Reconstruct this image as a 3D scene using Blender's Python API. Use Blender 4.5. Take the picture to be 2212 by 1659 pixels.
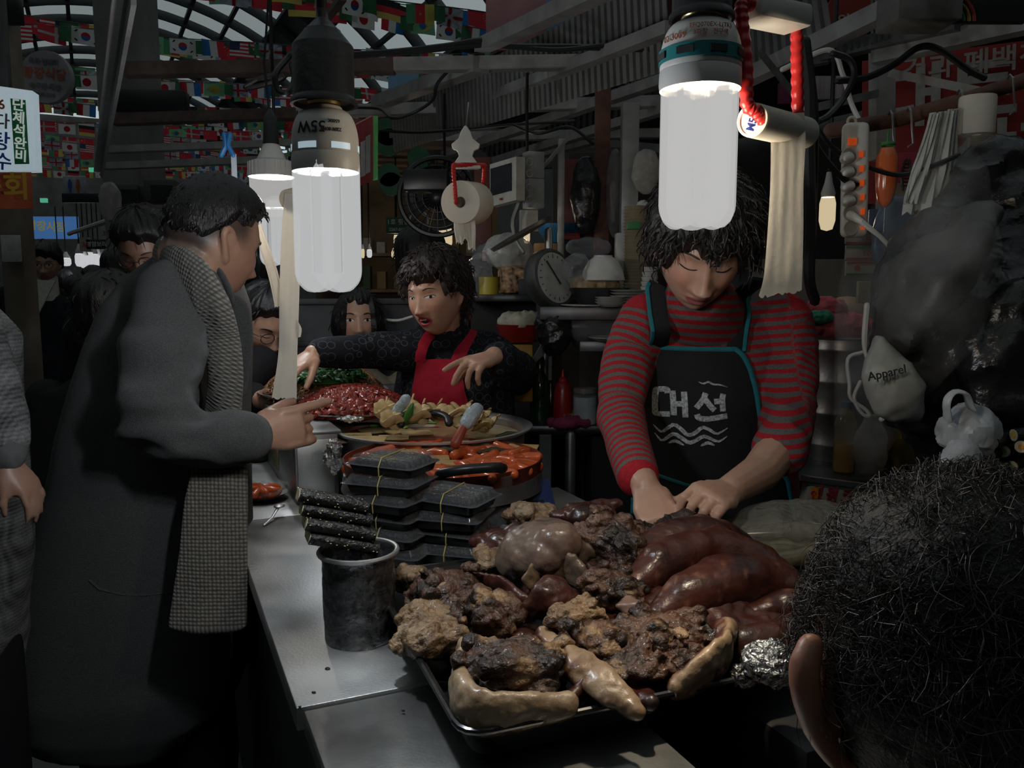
import bpy, bmesh, math, random
import numpy as np
from mathutils import Vector, Matrix, Quaternion
from mathutils.bvhtree import BVHTree
from math import sin, cos, pi, radians, sqrt, atan2
# ------------------------------------------------------------------ scene, camera, light
SC = bpy.context.scene
for o in list(bpy.data.objects):
 bpy.data.objects.remove(o)
COL = SC.collection
FPX = 1780.0                    # focal length in pixels of the 2212 x 1659 frame
CAMZ = 1.28
TH = radians(6.7)               # camera pitched down a little
cam_d = bpy.data.cameras.new('camera')
cam_d.sensor_width = 36.0
cam_d.lens = 36.0 * FPX / 2212.0
cam_d.clip_start = 0.02
cam = bpy.data.objects.new('camera', cam_d)
cam.location = (0, 0, CAMZ)
cam.rotation_euler = (pi / 2 - TH, 0, 0)
COL.objects.link(cam)
SC.camera = cam
SC.view_settings.view_transform = 'Standard'
SC.view_settings.look = 'None'
SC.view_settings.exposure = 0.0
SC.view_settings.gamma = 1.0
SC.view_settings.use_curve_mapping = False
SC.cycles.max_bounces = 4
SC.cycles.diffuse_bounces = 2
SC.cycles.glossy_bounces = 2
SC.cycles.transmission_bounces = 2
SC.cycles.transparent_max_bounces = 8
SC.cycles.volume_bounces = 0
SC.cycles.use_adaptive_sampling = True
SC.cycles.adaptive_threshold = .08
SC.cycles.adaptive_min_samples = 16
SC.cycles.caustics_reflective = False
SC.cycles.caustics_refractive = False
SC.cycles.sample_clamp_indirect = 2.0
W = bpy.data.worlds.new('daylight'); SC.world = W
W.use_nodes = True
_bg = W.node_tree.nodes['Background']
_bg.inputs[0].default_value = (0.80, 0.93, 0.95, 1)
_bg.inputs[1].default_value = 0.50          # grey winter sky above the arcade
random.seed(7)
RNG = np.random.default_rng(7)
# ------------------------------------------------------------------ pixel -> place
def ray(px, py):
 x = (px - 1106.0) / FPX; u = (829.5 - py) / FPX
 return Vector((x, cos(TH) + u * sin(TH), -sin(TH) + u * cos(TH)))
def at(px, py, Y):
 d = ray(px, py); return Vector((0, 0, CAMZ)) + d * (Y / d.y)
def gp(px, py, z):
 d = ray(px, py); return Vector((0, 0, CAMZ)) + d * ((z - CAMZ) / d.z)
def ps(n, Y):
 return n * Y / FPX
# ------------------------------------------------------------------ noise (numpy)
def _hash(i, j, k, s):
 h = (i * 374761393 + j * 668265263 + k * 2147483647 + s * 1274126177) & 0xffffffff
 h = ((h ^ (h >> 13)) * 1274126177) & 0xffffffff
 return ((h ^ (h >> 16)) & 0xffff) / 32767.5 - 1.0
def vnoise(p, scale=1.0, seed=0):
 p = np.asarray(p, float) * scale + 100.0
 i = np.floor(p).astype(np.int64); f = p - i; f = f * f * (3 - 2 * f)
 x, y, z = i[:, 0], i[:, 1], i[:, 2]; u, v, w = f[:, 0], f[:, 1], f[:, 2]
 def h(a, b, c): return _hash(x + a, y + b, z + c, seed)
 a = h(0,0,0)*(1-u)+h(1,0,0)*u; b = h(0,1,0)*(1-u)+h(1,1,0)*u
 c = h(0,0,1)*(1-u)+h(1,0,1)*u; d = h(0,1,1)*(1-u)+h(1,1,1)*u
 return (a*(1-v)+b*v)*(1-w)+(c*(1-v)+d*v)*w
def fbm(p, scale=1.0, seed=0, octv=3):
 r = 0; a = 1.0; t = 0
 for k in range(octv):
  r = r + a * vnoise(p, scale * 2**k, seed + k); t += a; a *= .5
 return r / t
def sstep(a, b, x):
 t = np.clip((x - a) / (b - a), 0, 1); return t * t * (3 - 2 * t)
def mixc(a, b, t):
 t = np.asarray(t)[:, None]
 return np.asarray(a) * (1 - t) + np.asarray(b) * t
# ------------------------------------------------------------------ materials
MATS = {}
def M(name, col=(.5,.5,.5), rough=.6, metal=0., var=.12, ns=25., bump=0., bs=90., attr=None, emit=None, es=1.,
  alpha=1., trans=0., ior=1.45, sss=0., coat=0., sheen=0., stretch=None, rvar=0., spec=.5):
 """A procedural Principled material: colour (or a mesh attribute) with noise mottling, roughness variation and fine bump."""
 if name in MATS: return MATS[name]
 m = bpy.data.materials.new(name); m.use_nodes = True; MATS[name] = m
 nt = m.node_tree; N = nt.nodes; L = nt.links
 b = N['Principled BSDF']
 tc = N.new('ShaderNodeTexCoord'); src = tc.outputs['Object']
 if stretch:
  mp = N.new('ShaderNodeMapping'); mp.inputs['Scale'].default_value = stretch
  L.new(src, mp.inputs[0]); src = mp.outputs[0]
 no = N.new('ShaderNodeTexNoise'); no.inputs['Scale'].default_value = ns; no.inputs['Detail'].default_value = 5
 L.new(src, no.inputs['Vector'])
 rm = N.new('ShaderNodeMapRange'); rm.inputs[3].default_value = 1 - var * 1.6; rm.inputs[4].default_value = 1 + var * 1.6
 rm.inputs[1].default_value = .25; rm.inputs[2].default_value = .75
 L.new(no.outputs['Fac'], rm.inputs[0])
 mul = N.new('ShaderNodeVectorMath'); mul.operation = 'SCALE'
 if attr:
  a = N.new('ShaderNodeAttribute'); a.attribute_name = attr; L.new(a.outputs['Color'], mul.inputs[0])
 else:
  mul.inputs[0].default_value = col[:3]
 L.new(rm.outputs[0], mul.inputs['Scale']); L.new(mul.outputs[0], b.inputs['Base Color'])
 b.inputs['Roughness'].default_value = rough; b.inputs['Metallic'].default_value = metal
 b.inputs['Specular IOR Level'].default_value = spec
 if rvar:
  r2 = N.new('ShaderNodeMapRange'); r2.inputs[1].default_value = .3; r2.inputs[2].default_value = .7
  r2.inputs[3].default_value = max(.02, rough - rvar); r2.inputs[4].default_value = min(1, rough + rvar)
  L.new(no.outputs['Fac'], r2.inputs[0]); L.new(r2.outputs[0], b.inputs['Roughness'])
 if bump:
  n2 = N.new('ShaderNodeTexNoise'); n2.inputs['Scale'].default_value = bs; n2.inputs['Detail'].default_value = 6
  L.new(src, n2.inputs['Vector'])
  bp = N.new('ShaderNodeBump'); bp.inputs['Strength'].default_value = bump; bp.inputs['Distance'].default_value = .01
  L.new(n2.outputs['Fac'], bp.inputs['Height']); L.new(bp.outputs[0], b.inputs['Normal'])
 b.inputs['IOR'].default_value = ior
 if alpha < 1: b.inputs['Alpha'].default_value = alpha
 if trans: b.inputs['Transmission Weight'].default_value = trans
 if sss:
  b.inputs['Subsurface Weight'].default_value = sss; b.inputs['Subsurface Radius'].default_value = (.012, .005, .003); b.inputs['Subsurface Scale'].default_value = 1.0
 if coat: b.inputs['Coat Weight'].default_value = coat; b.inputs['Coat Roughness'].default_value = .12
 if sheen: b.inputs['Sheen Weight'].default_value = sheen; b.inputs['Sheen Roughness'].default_value = .5
 if emit:
  b.inputs['Emission Color'].default_value = (*emit, 1); b.inputs['Emission Strength'].default_value = es
 return m
def nodes_of(m):
 nt = m.node_tree; return nt.nodes, nt.links, nt.nodes['Principled BSDF']
def film(name, col=(.8,.85,.9), amount=.25, rough=.15, ns=40., bump=.5, graz=.5):
 """Thin clear plastic: mostly see-through, glossy creases."""
 if name in MATS: return MATS[name]
 m = M(name, tuple(c * (.25 + .75 * min(1, amount * 1.2)) for c in col), rough, var=.05, bump=bump, bs=ns, spec=.8)
 N, L, b = nodes_of(m)
 out = [n for n in N if n.type == 'OUTPUT_MATERIAL'][0]
 t = N.new('ShaderNodeBsdfTransparent'); mx = N.new('ShaderNodeMixShader')
 lw = N.new('ShaderNodeLayerWeight'); lw.inputs[0].default_value = .35
 mr = N.new('ShaderNodeMapRange'); mr.inputs[3].default_value = amount; mr.inputs[4].default_value = min(1., amount + graz)
 L.new(lw.outputs['Facing'], mr.inputs[0]); L.new(mr.outputs[0], mx.inputs[0])
 L.new(t.outputs[0], mx.inputs[1]); L.new(b.outputs[0], mx.inputs[2]); L.new(mx.outputs[0], out.inputs[0])
 return m
# ------------------------------------------------------------------ mesh building
class MB:
 def __init__(s): s.v = []; s.f = []; s.m = []; s.mi = 0
 def add(s, vs, fs):
  o = len(s.v); s.v.extend([tuple(v) for v in vs]); s.f.extend([[i + o for i in f] for f in fs]); s.m.extend([s.mi] * len(fs))
  return s
 def box(s, c, size, rot=None, taper=1.0):
  hx, hy, hz = [k / 2 for k in size]; vs = []
  for z, t in ((-hz, 1), (hz, taper)):
   for x, y in ((-hx, -hy), (hx, -hy), (hx, hy), (-hx, hy)):
    p = Vector((x * t, y * t, z))
    if rot is not None: p = rot @ p
    vs.append(p + Vector(c))
  return s.add(vs, [(3,2,1,0),(4,5,6,7),(0,1,5,4),(1,2,6,5),(2,3,7,6),(3,0,4,7)])
 def bar(s, a, b, w, h=None, up=(0, 0, 1)):
  a, b = Vector(a), Vector(b); h = h or w; d = (b - a)
  x = d.normalized(); y = Vector(up).cross(x)
  if y.length < 1e-4: y = Vector((0, 1, 0)).cross(x)
  y.normalize(); z = x.cross(y)
  R = Matrix((x, y, z)).transposed()
  return s.box((a + b) / 2, (d.length, w, h), R)
 def tube(s, pts, ra, rb=None, side=None, n=12, cap='round', phase=0.):
  P = [Vector(p) for p in pts]; k = len(P)
  ra = list(ra) if hasattr(ra, '__len__') else [ra] * k
  rb = ra if rb is None else (list(rb) if hasattr(rb, '__len__') else [rb] * k)
  if len(ra) != k: ra = list(np.interp(np.linspace(0, 1, k), np.linspace(0, 1, len(ra)), ra))
  if len(rb) != k: rb = list(np.interp(np.linspace(0, 1, k), np.linspace(0, 1, len(rb)), rb))
  T = []
  for i in range(k):
   t = (P[min(i + 1, k - 1)] - P[max(i - 1, 0)]); T.append(t.normalized() if t.length > 1e-9 else Vector((0, 0, 1)))
  sd = Vector(side) if side is not None else (Vector((0, 0, 1)) if abs(T[0].z) < .9 else Vector((1, 0, 0))).cross(T[0])
  rings = []
  frames = []
  for i in range(k):
   sd = sd - T[i] * sd.dot(T[i])
   sd = sd.normalized() if sd.length > 1e-6 else T[i].orthogonal().normalized()
   frames.append((P[i], T[i], sd.copy(), ra[i], rb[i]))
  if cap == 'round':
   c, t, d, a, b = frames[0]; e = [(c - t * (min(a, b) * sin(q)), t, d, a * cos(q), b * cos(q)) for q in (1.35, .95, .5)]
   c2, t2, d2, a2, b2 = frames[-1]; e2 = [(c2 + t2 * (min(a2, b2) * sin(q)), t2, d2, a2 * cos(q), b2 * cos(q)) for q in (.5, .95, 1.35)]
   frames = e + frames + e2
  vs = []
  for c, t, d, a, b in frames:
   w = t.cross(d)
   for j in range(n):
    q = 2 * pi * j / n + phase; vs.append(c + d * (a * cos(q)) + w * (b * sin(q)))
  fs = []
  for i in range(len(frames) - 1):
   for j in range(n):
    a0 = i * n + j; a1 = i * n + (j + 1) % n; fs.append((a0, a1, a1 + n, a0 + n))
  if cap:
   fs.append(tuple(range(n - 1, -1, -1))); fs.append(tuple(range((len(frames) - 1) * n, len(frames) * n)))
  return s.add(vs, fs)
 def rings(s, rs, n=None, caps=True):
  """loft through explicit rings (lists of points of equal length)"""
  n = len(rs[0]); vs = [p for r in rs for p in r]; fs = []
  for i in range(len(rs) - 1):
   for j in range(n):
    a0 = i * n + j; a1 = i * n + (j + 1) % n; fs.append((a0, a1, a1 + n, a0 + n))
  if caps: fs.append(tuple(range(n - 1, -1, -1))); fs.append(tuple(range((len(rs) - 1) * n, len(rs) * n)))
  return s.add(vs, fs)
 def lathe(s, prof, c=(0, 0, 0), n=32, R=None, closed=False):
  vs = []
  for r, z in prof:
   for j in range(n):
    q = 2 * pi * j / n; p = Vector((r * cos(q), r * sin(q), z))
    if R is not None: p = R @ p
    vs.append(p + Vector(c))
  fs = []
  K = len(prof)
  for i in range(K - 1 + (1 if closed else 0)):
   i2 = (i + 1) % K
   for j in range(n):
    a, b = i * n + j, i * n + (j + 1) % n; fs.append((a, b, i2 * n + (j + 1) % n, i2 * n + j))
  if not closed:
   if prof[0][0] > 1e-5 and not (prof[1][0] < 1e-5 and abs(prof[0][1] - prof[1][1]) < 1e-6): fs.append(tuple(range(n - 1, -1, -1)))
   if prof[-1][0] > 1e-5 and not (prof[-2][0] < 1e-5 and abs(prof[-1][1] - prof[-2][1]) < 2e-3): fs.append(tuple(range((K - 1) * n, K * n)))
  return s.add(vs, fs)
 def ell(s, c, r, n=16, m=10, R=None):
  vs = []; fs = []
  for i in range(m + 1):
   a = pi * i / m
   for j in range(n):
    q = 2 * pi * j / n; p = Vector((r[0] * sin(a) * cos(q), r[1] * sin(a) * sin(q), -r[2] * cos(a)))
    if R is not None: p = R @ p
    vs.append(p + Vector(c))
  for i in range(m):
   for j in range(n):
    a0 = i * n + j; a1 = i * n + (j + 1) % n; fs.append((a0, a1, a1 + n, a0 + n))
  return s.add(vs, fs)
 def grid(s, fn, nu, nv, wrap=False):
  vs = [fn(i / nu, j / nv) for j in range(nv + 1) for i in range(nu + 1)]
  fs = [(j * (nu + 1) + i, j * (nu + 1) + i + 1, (j + 1) * (nu + 1) + i + 1, (j + 1) * (nu + 1) + i) for j in range(nv) for i in range(nu)]
  return s.add(vs, fs)
 def disc(s, c, r, n=24, R=None):
  vs = []
  for j in range(n):
   q = 2 * pi * j / n; p = Vector((r * cos(q), r * sin(q), 0))
   if R is not None: p = R @ p
   vs.append(p + Vector(c))
  return s.add(vs, [tuple(range(n))])
 def poly(s, pts): return s.add(pts, [tuple(range(len(pts)))])
 def torus(s, c, R0, r, n=32, m=10, R=None, arc=2 * pi, a0=0.):
  full = abs(arc - 2 * pi) < 1e-6
  pts = []
  for i in range(n + (0 if full else 1)):
   q = a0 + arc * i / n; p = Vector((R0 * cos(q), R0 * sin(q), 0)); pts.append(p)
  vs = []; fs = []
  for i, p in enumerate(pts):
   d = p.normalized()
   for j in range(m):
    a = 2 * pi * j / m; v = p + d * (r * cos(a)) + Vector((0, 0, r * sin(a)))
    if R is not None: v = R @ v
    vs.append(v + Vector(c))
  K = len(pts)
  for i in range(K if full else K - 1):
   for j in range(m):
    i2 = (i + 1) % K; fs.append((i * m + j, i2 * m + j, i2 * m + (j + 1) % m, i * m + (j + 1) % m))
  return s.add(vs, fs)
 def mesh(s, name='m', smooth=True, clean=False):
  me = bpy.data.meshes.new(name); me.from_pydata([tuple(v) for v in s.v], [], s.f)
  if len(s.m) == len(me.polygons) and any(s.m): me.polygons.foreach_set('material_index', s.m)
  me.validate(); me.update()
  bm = bmesh.new(); bm.from_mesh(me)
  bmesh.ops.remove_doubles(bm, verts=bm.verts, dist=1e-6)
  bmesh.ops.recalc_face_normals(bm, faces=bm.faces)
  bm.to_mesh(me); bm.free()
  if smooth: shade(me)
  return me
def shade(me, ang=40):
 me.polygons.foreach_set('use_smooth', [True] * len(me.polygons))
 if ang:
  try: me.set_sharp_from_angle(angle=radians(ang))
  except Exception: pass
 return me
TMP = bpy.data.scenes.new('tmp_eval')
def evaluate(me_or_data, mods=()):
 """mesh after modifiers, worked out in a scratch scene"""
 ob = bpy.data.objects.new('tmp', me_or_data); TMP.collection.objects.link(ob)
 for typ, kw in mods:
  md = ob.modifiers.new(typ, typ)
  for k, v in kw.items(): setattr(md, k, v)
 TMP.view_layers[0].update(); dg = TMP.view_layers[0].depsgraph
 me = bpy.data.meshes.new_from_object(ob.evaluated_get(dg), depsgraph=dg)
 bpy.data.objects.remove(ob)
 return me
def blob(mb, voxel=.008, smooth=4, fac=.5, sub=0):
 """union of overlapping closed shapes as one continuous smooth skin"""
 me = mb.mesh(smooth=False) if isinstance(mb, MB) else mb
 mods = [('REMESH', dict(mode='VOXEL', voxel_size=voxel))]
 if smooth: mods.append(('SMOOTH', dict(iterations=smooth, factor=fac)))
 if sub: mods.append(('SUBSURF', dict(levels=sub, render_levels=sub)))
 r = evaluate(me, mods); shade(r, None); return r
def bevel(me, w=.003, seg=2):
 r = evaluate(me, [('BEVEL', dict(width=w, segments=seg, limit_method='ANGLE', angle_limit=radians(35)))]); shade(r, 35); return r
def solidify(me, t=.002, off=0.):
 r = evaluate(me, [('SOLIDIFY', dict(thickness=t, offset=off))]); shade(r, 50); return r
def getv(me):
 a = np.empty(len(me.vertices) * 3); me.vertices.foreach_get('co', a); return a.reshape(-1, 3)
def getn(me):
 a = np.empty(len(me.vertices) * 3, dtype=np.float32); me.vertex_normals.foreach_get('vector', a); return a.reshape(-1, 3).astype(float)
def setv(me, a):
 me.vertices.foreach_set('co', np.ascontiguousarray(a, dtype=np.float32).ravel()); me.update()
def bumpy(me, amp, scale, seed=0, octv=3, fn=None):
 v = getv(me); n = getn(me); d = fbm(v, scale, seed, octv) * amp
 if fn is not None: d = d * fn(v)
 setv(me, v + n * d[:, None]); return me
def paint(me, cols, name='col'):
 a = me.attributes.get(name) or me.attributes.new(name, 'FLOAT_COLOR', 'POINT')
 c = np.ones((len(me.vertices), 4)); c[:, :3] = np.clip(cols, 0, 1); a.data.foreach_set('color', c.astype(np.float32).ravel()); return me
def fattr(me, vals, name):
 a = me.attributes.get(name) or me.attributes.new(name, 'FLOAT', 'POINT'); a.data.foreach_set('value', np.asarray(vals, dtype=np.float32)); return me
def bvh(me): return BVHTree.FromPolygons([v.co for v in me.vertices], [p.vertices for p in me.polygons])
# ------------------------------------------------------------------ objects
def thing(name, label, cat, base=(0, 0, 0), group=None, rz=0., kind=None):
 o = bpy.data.objects.new(name, None); COL.objects.link(o); o.empty_display_size = .05
 o.location = base; o.rotation_euler = (0, 0, rz)
 if label: o['label'] = label
 if cat: o['category'] = cat
 if group: o['group'] = group
 if kind: o['kind'] = kind
 return o
def obj(name, me, mat, parent=None, label=None, cat=None, group=None, kind=None, local=False):
 """links a mesh (world coordinates) as one object; children are stored relative to their thing"""
 if isinstance(me, MB): me = me.mesh()
 o = bpy.data.objects.new(name, me); me.name = name; COL.objects.link(o)
 if mat is not None:
  for m in (mat if isinstance(mat, (list, tuple)) else [mat]): me.materials.append(m)
 if parent is not None:
  o.parent = parent
  if not local:
   p = Vector((0, 0, 0)); q = parent
   while q is not None: p += q.location; q = q.parent
   me.transform(Matrix.Translation(-p))
 elif not local:
  v = getv(me)
  if len(v):
   b = Vector(((v[:, 0].min() + v[:, 0].max()) / 2, (v[:, 1].min() + v[:, 1].max()) / 2, v[:, 2].min()))
   me.transform(Matrix.Translation(-b)); o.location = b
 if label: o['label'] = label
 if cat: o['category'] = cat
 if group: o['group'] = group
 if kind: o['kind'] = kind
 return o
def copy_tree(o, parent=None):
 c = o.copy(); COL.objects.link(c); c.parent = parent
 for ch in o.children: copy_tree(ch, c)
 return c
def basis(x, y, z): return Matrix((Vector(x), Vector(y), Vector(z))).transposed()
def rotz(a): return Matrix.Rotation(a, 3, 'Z')
def look(fwd, up=(0, 0, 1)):
 """3x3 with local +Y along fwd and local +Z near up"""
 y = Vector(fwd).normalized(); x = y.cross(Vector(up)).normalized(); z = x.cross(y)
 return basis(x, y, z)
def spline(pts, n):
 """Catmull-Rom resampling of a list of tuples (any dimension) to n points"""
 P = np.asarray(pts, float); k = len(P)
 Q = np.vstack([2 * P[0] - P[1], P, 2 * P[-1] - P[-2]]); out = []
 for i in range(n):
  t = i / (n - 1) * (k - 1); j = min(int(t), k - 2); u = t - j
  a, b, c, d = Q[j], Q[j + 1], Q[j + 2], Q[j + 3]
  out.append(.5 * ((2*b) + (-a + c) * u + (2*a - 5*b + 4*c - d) * u*u + (-a + 3*b - 3*c + d) * u**3))
 return [Vector(p) if len(p) == 3 else p for p in out]
def text_mesh(s, size=.1, depth=.001, bold=0., align='CENTER', spacing=1.0):
 cu = bpy.data.curves.new('txt', 'FONT'); cu.body = s; cu.size = size; cu.extrude = depth; cu.offset = bold
 cu.align_x = align; cu.align_y = 'CENTER'; cu.resolution_u = 3; cu.space_character = spacing
 me = evaluate(cu); bpy.data.curves.remove(cu); return me
def place_text(me, origin, right, up):
 """lay a text mesh (in its XY plane) on the plane spanned by right and up"""
 r = Vector(right).normalized(); u = Vector(up); u = (u - r * u.dot(r)).normalized(); n = r.cross(u)
 me.transform(Matrix.Translation(Vector(origin)) @ basis(r, u, n).to_4x4()); return me
def point_light(name, loc, power, col, radius, parent=None):
 l = bpy.data.lights.new(name, 'POINT'); l.energy = power; l.color = col; l.shadow_soft_size = radius
 o = bpy.data.objects.new(name, l); COL.objects.link(o)
 if parent is not None:
  o.parent = parent; o.location = Vector(loc) - parent.location
 else: o.location = loc
 o.visible_camera = False
 return o
def merge(*mbs):
 r = MB()
 for b in mbs: r.add(b.v, b.f)
 return r
# ------------------------------------------------------------------ the hall: floor, walls, vaulted glass roof
AA = radians(27)                                  # the market aisle runs up and to the left of the view
DV = Vector((-sin(AA), cos(AA), 0)); EV = Vector((cos(AA), sin(AA), 0))
def aw(s, t, z): return DV * s + EV * t + Vector((0, 0, z))
def struct(name, me, mat, label=None):
 o = obj(name, me, mat, kind='structure', label=label)
 return o
concrete = M('concrete', (.16, .155, .15), .8, var=.25, ns=3, bump=.3, bs=20)
dark_steel = M('dark_steel', (.075, .075, .075), .5, .3, var=.2)
grey_steel = M('grey_steel', (.30, .30, .29), .45, .5, var=.2, ns=12)
brown_steel = M('brown_steel', (.07, .05, .042), .5, .3, var=.25)
rust = M('rust', (.11, .05, .035), .75, 0, var=.35, ns=14, bump=.3)
white_paint = M('white_paint', (.42, .42, .41), .45, 0, var=.08)
mb = MB(); mb.grid(lambda u, v: aw(-9 + 56 * v, -8 + 18 * u, 0), 18, 56)
struct('floor', mb.mesh(), M('floor_slab', (.10, .10, .10), .45, var=.3, ns=2.5, bump=.2, bs=15), 'dark worn concrete market floor')
wallm = M('wall_plaster', (.17, .16, .155), .85, var=.2, ns=2)
def wall(name, a, b, z1, lab):
 m = MB(); d = (b - a).normalized(); m.bar(a + Vector((0, 0, z1 / 2)), b + Vector((0, 0, z1 / 2)), .12, z1); struct(name, m.mesh(), wallm, lab)
wall('wall_left', aw(-9, -6.6, 0), aw(47, -6.6, 0), 6.0, 'dim plaster facade along the left of the aisle')
wall('wall_right', aw(-9, 8.6, 0), aw(47, 8.6, 0), 6.0, 'dim plaster facade along the right of the aisle')
wall('wall_far', aw(47, -6.6, 0), aw(47, 8.6, 0), 9.6, 'far end wall of the arcade')
wall('wall_near', aw(-9, -6.6, 0), aw(-9, 8.6, 0), 9.6, 'near end wall of the arcade')
VR, VT, VZ = 8.9, 1.0, 5.9                           # arch radius, centre line, springing height
VH = math.asin(7.6 / VR); VC = VZ - VR * cos(VH)
NSEG, BAY = 16, 2.0
roof = thing('ceiling', 'curved arcade roof of pale glass panes on dark steel ribs', None, aw(18, VT, VZ), kind='structure')
def arch(s, q, dr=0.): return aw(s, VT + (VR + dr) * sin(q), VC + (VR + dr) * cos(q))
rib = MB()
prof = [(arch(0, -VH + 2 * VH * i / 32) - aw(0, VT, VZ)) for i in range(33)]
rib.tube(prof, .10, .16, side=DV, n=6, cap=None)
rib_me = rib.mesh('rib')
ribm = M('roof_rib', (.035, .04, .04), .6, var=.15)
rib_me.materials.append(ribm)
for k in range(-4, 24):
 o = bpy.data.objects.new('rib', rib_me); COL.objects.link(o); o.parent = roof; o.location = aw(k * BAY, VT, VZ) - roof.location
for i in range(NSEG + 1):
 q = -VH + 2 * VH * i / NSEG
 m = MB(); m.bar(arch(-9, q), arch(47, q), .12, .10); obj('purlin', m.mesh(), ribm, roof)
pane_m = film('roof_glass', (.55, .6, .6), .06, .3, 3, .05)
pw = 2 * VR * sin(VH / NSEG)
m = MB(); m.box((0, 0, 0), (pw * .97, BAY * .97, .012)); pane_me = m.mesh('pane', smooth=False); pane_me.materials.append(pane_m)
blank_m = M('roof_sheet', (.10, .11, .11), .6)
blank_me = pane_me.copy(); blank_me.materials.clear(); blank_me.materials.append(blank_m)
for k in range(-4, 23):
 for i in range(NSEG):
  q = -VH + 2 * VH * (i + .5) / NSEG
  glazed = (i % 4 != 0) and 1 <= i <= 14
  o = bpy.data.objects.new('pane' if glazed else 'roof_sheet', pane_me if glazed else blank_me); COL.objects.link(o); o.parent = roof
  o.location = arch(k * BAY + BAY / 2, q, .12) - roof.location
  n = (EV * sin(q) + Vector((0, 0, cos(q)))); t = (EV * cos(q) - Vector((0, 0, sin(q))))
  o.rotation_euler = basis(t, DV, n).to_euler()
# ------------------------------------------------------------------ strings of world flags
def flag_mesh(kind):
 w, h = .36, .24
 fm = MB(); mats = []
 def mi(c):
  n = 'flag_%02x%02x%02x' % tuple(int(k * 255) for k in c)
  if n not in MATS:
   m = M(n, c, .85, var=.06)
   N, L, b = nodes_of(m); out = [x for x in N if x.type == 'OUTPUT_MATERIAL'][0]
   tr = N.new('ShaderNodeBsdfTranslucent'); tr.inputs[0].default_value = (*c, 1); mx = N.new('ShaderNodeMixShader'); mx.inputs[0].default_value = .5
   L.new(b.outputs[0], mx.inputs[1]); L.new(tr.outputs[0], mx.inputs[2]); L.new(mx.outputs[0], out.inputs[0])
  if MATS[n] not in mats: mats.append(MATS[n])
  return mats.index(MATS[n])
 def wav(x, z, o): return Vector((x, .012 * sin(x * 14 + z * 5) * (-z / h) + o, z))
 def rect(x0, x1, z0, z1, c, lay=0):
  fm.mi = mi(c); nx = max(1, int((x1 - x0) / w * 6))
  offs = (0,) if lay == 0 else (lay * .0015, -lay * .0015)
  for o in offs: fm.grid(lambda u, v: wav((x0 + (x1 - x0) * u) * w - w / 2, -h + (z0 + (z1 - z0) * v) * h, o), nx, 3)
 def disc(cx, cz, r, c, lay=1, half=None, n=14):
  fm.mi = mi(c)
  for o in (lay * .0015, -lay * .0015):
   a0, a1 = (0, 2 * pi) if half is None else half
   fm.poly([wav(cx * w - w / 2 + r * cos(a0 + (a1 - a0) * k / n), -h + cz * h + r * sin(a0 + (a1 - a0) * k / n), o) for k in range(n if half is None else n + 1)])
 def pl(pts, c, lay=1):
  fm.mi = mi(c)
  for o in (lay * .0015, -lay * .0015): fm.poly([wav(x * w - w / 2, -h + z * h, o) for x, z in pts])
 Wt, Rd, Bl, Gn, Ye, Bk = (.68, .69, .67), (.62, .04, .06), (.04, .18, .48), (.08, .30, .14), (.68, .56, .14), (.03, .03, .03)
 if kind == 'japan': rect(0, 1, 0, 1, Wt); disc(.5, .5, .07, Rd)
 elif kind == 'korea':
  rect(0, 1, 0, 1, Wt); disc(.5, .5, .06, Rd, 1, (0, pi)); disc(.5, .5, .06, Bl, 1, (pi, 2 * pi))
  for sx in (-1, 1):
   for sz in (-1, 1): pl([(.5 + sx * .27, .5 + sz * .30), (.5 + sx * .36, .5 + sz * .18), (.5 + sx * .40, .5 + sz * .24), (.5 + sx * .31, .5 + sz * .36)], Bk)
 elif kind == 'china':
  rect(0, 1, 0, 1, Rd)
  pl([(.17 + (.10 if k % 2 == 0 else .04) * cos(pi / 2 + k * pi / 5) * .67, .72 + (.10 if k % 2 == 0 else .04) * 1.3 * sin(pi / 2 + k * pi / 5)) for k in range(10)], Ye)
  for x, z in ((.32, .9), (.38, .78), (.38, .62), (.32, .5)): disc(x, z, .008, Ye, 1, None, 5)
 elif kind == 'france': rect(0, .333, 0, 1, Bl); rect(.333, .667, 0, 1, Wt); rect(.667, 1, 0, 1, Rd)
 elif kind == 'germany': rect(0, 1, .667, 1, Bk); rect(0, 1, .333, .667, Rd); rect(0, 1, 0, .333, Ye)
 elif kind == 'usa':
  for k in range(9): rect(0, 1, k / 9, (k + 1) / 9, Rd if k % 2 == 0 else Wt)
  rect(0, .42, .45, 1, (.08, .12, .25), 1)
 elif kind == 'brazil':
  rect(0, 1, 0, 1, (.20, .50, .28)); pl([(.08, .5), (.5, .1), (.92, .5), (.5, .9)], Ye, 1); disc(.5, .5, .05, Bl, 2)
 elif kind == 'cameroon': rect(0, .333, 0, 1, Gn); rect(.333, .667, 0, 1, Rd); rect(.667, 1, 0, 1, Ye); disc(.5, .5, .02, Ye, 1, None, 5)
 elif kind == 'denmark': rect(0, 1, 0, 1, Rd); rect(.28, .40, 0, 1, Wt, 1); rect(0, 1, .42, .58, Wt, 1)
 elif kind == 'britain':
  rect(0, 1, 0, 1, (.36, .40, .50)); pl([(0, 0), (.1, 0), (1, .9), (1, 1), (.9, 1), (0, .1)], Wt); pl([(1, 0), (1, .1), (.1, 1), (0, 1), (0, .9), (.9, 0)], Wt)
  rect(.40, .60, 0, 1, Wt, 2); rect(0, 1, .36, .64, Wt, 2); rect(.44, .56, 0, 1, Rd, 3); rect(0, 1, .42, .58, Rd, 3)
 elif kind == 'green': rect(0, 1, 0, 1, (.05, .17, .08))
 me = fm.mesh('flag', smooth=False)
 for m in mats: me.materials.append(m)
 return me
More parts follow.
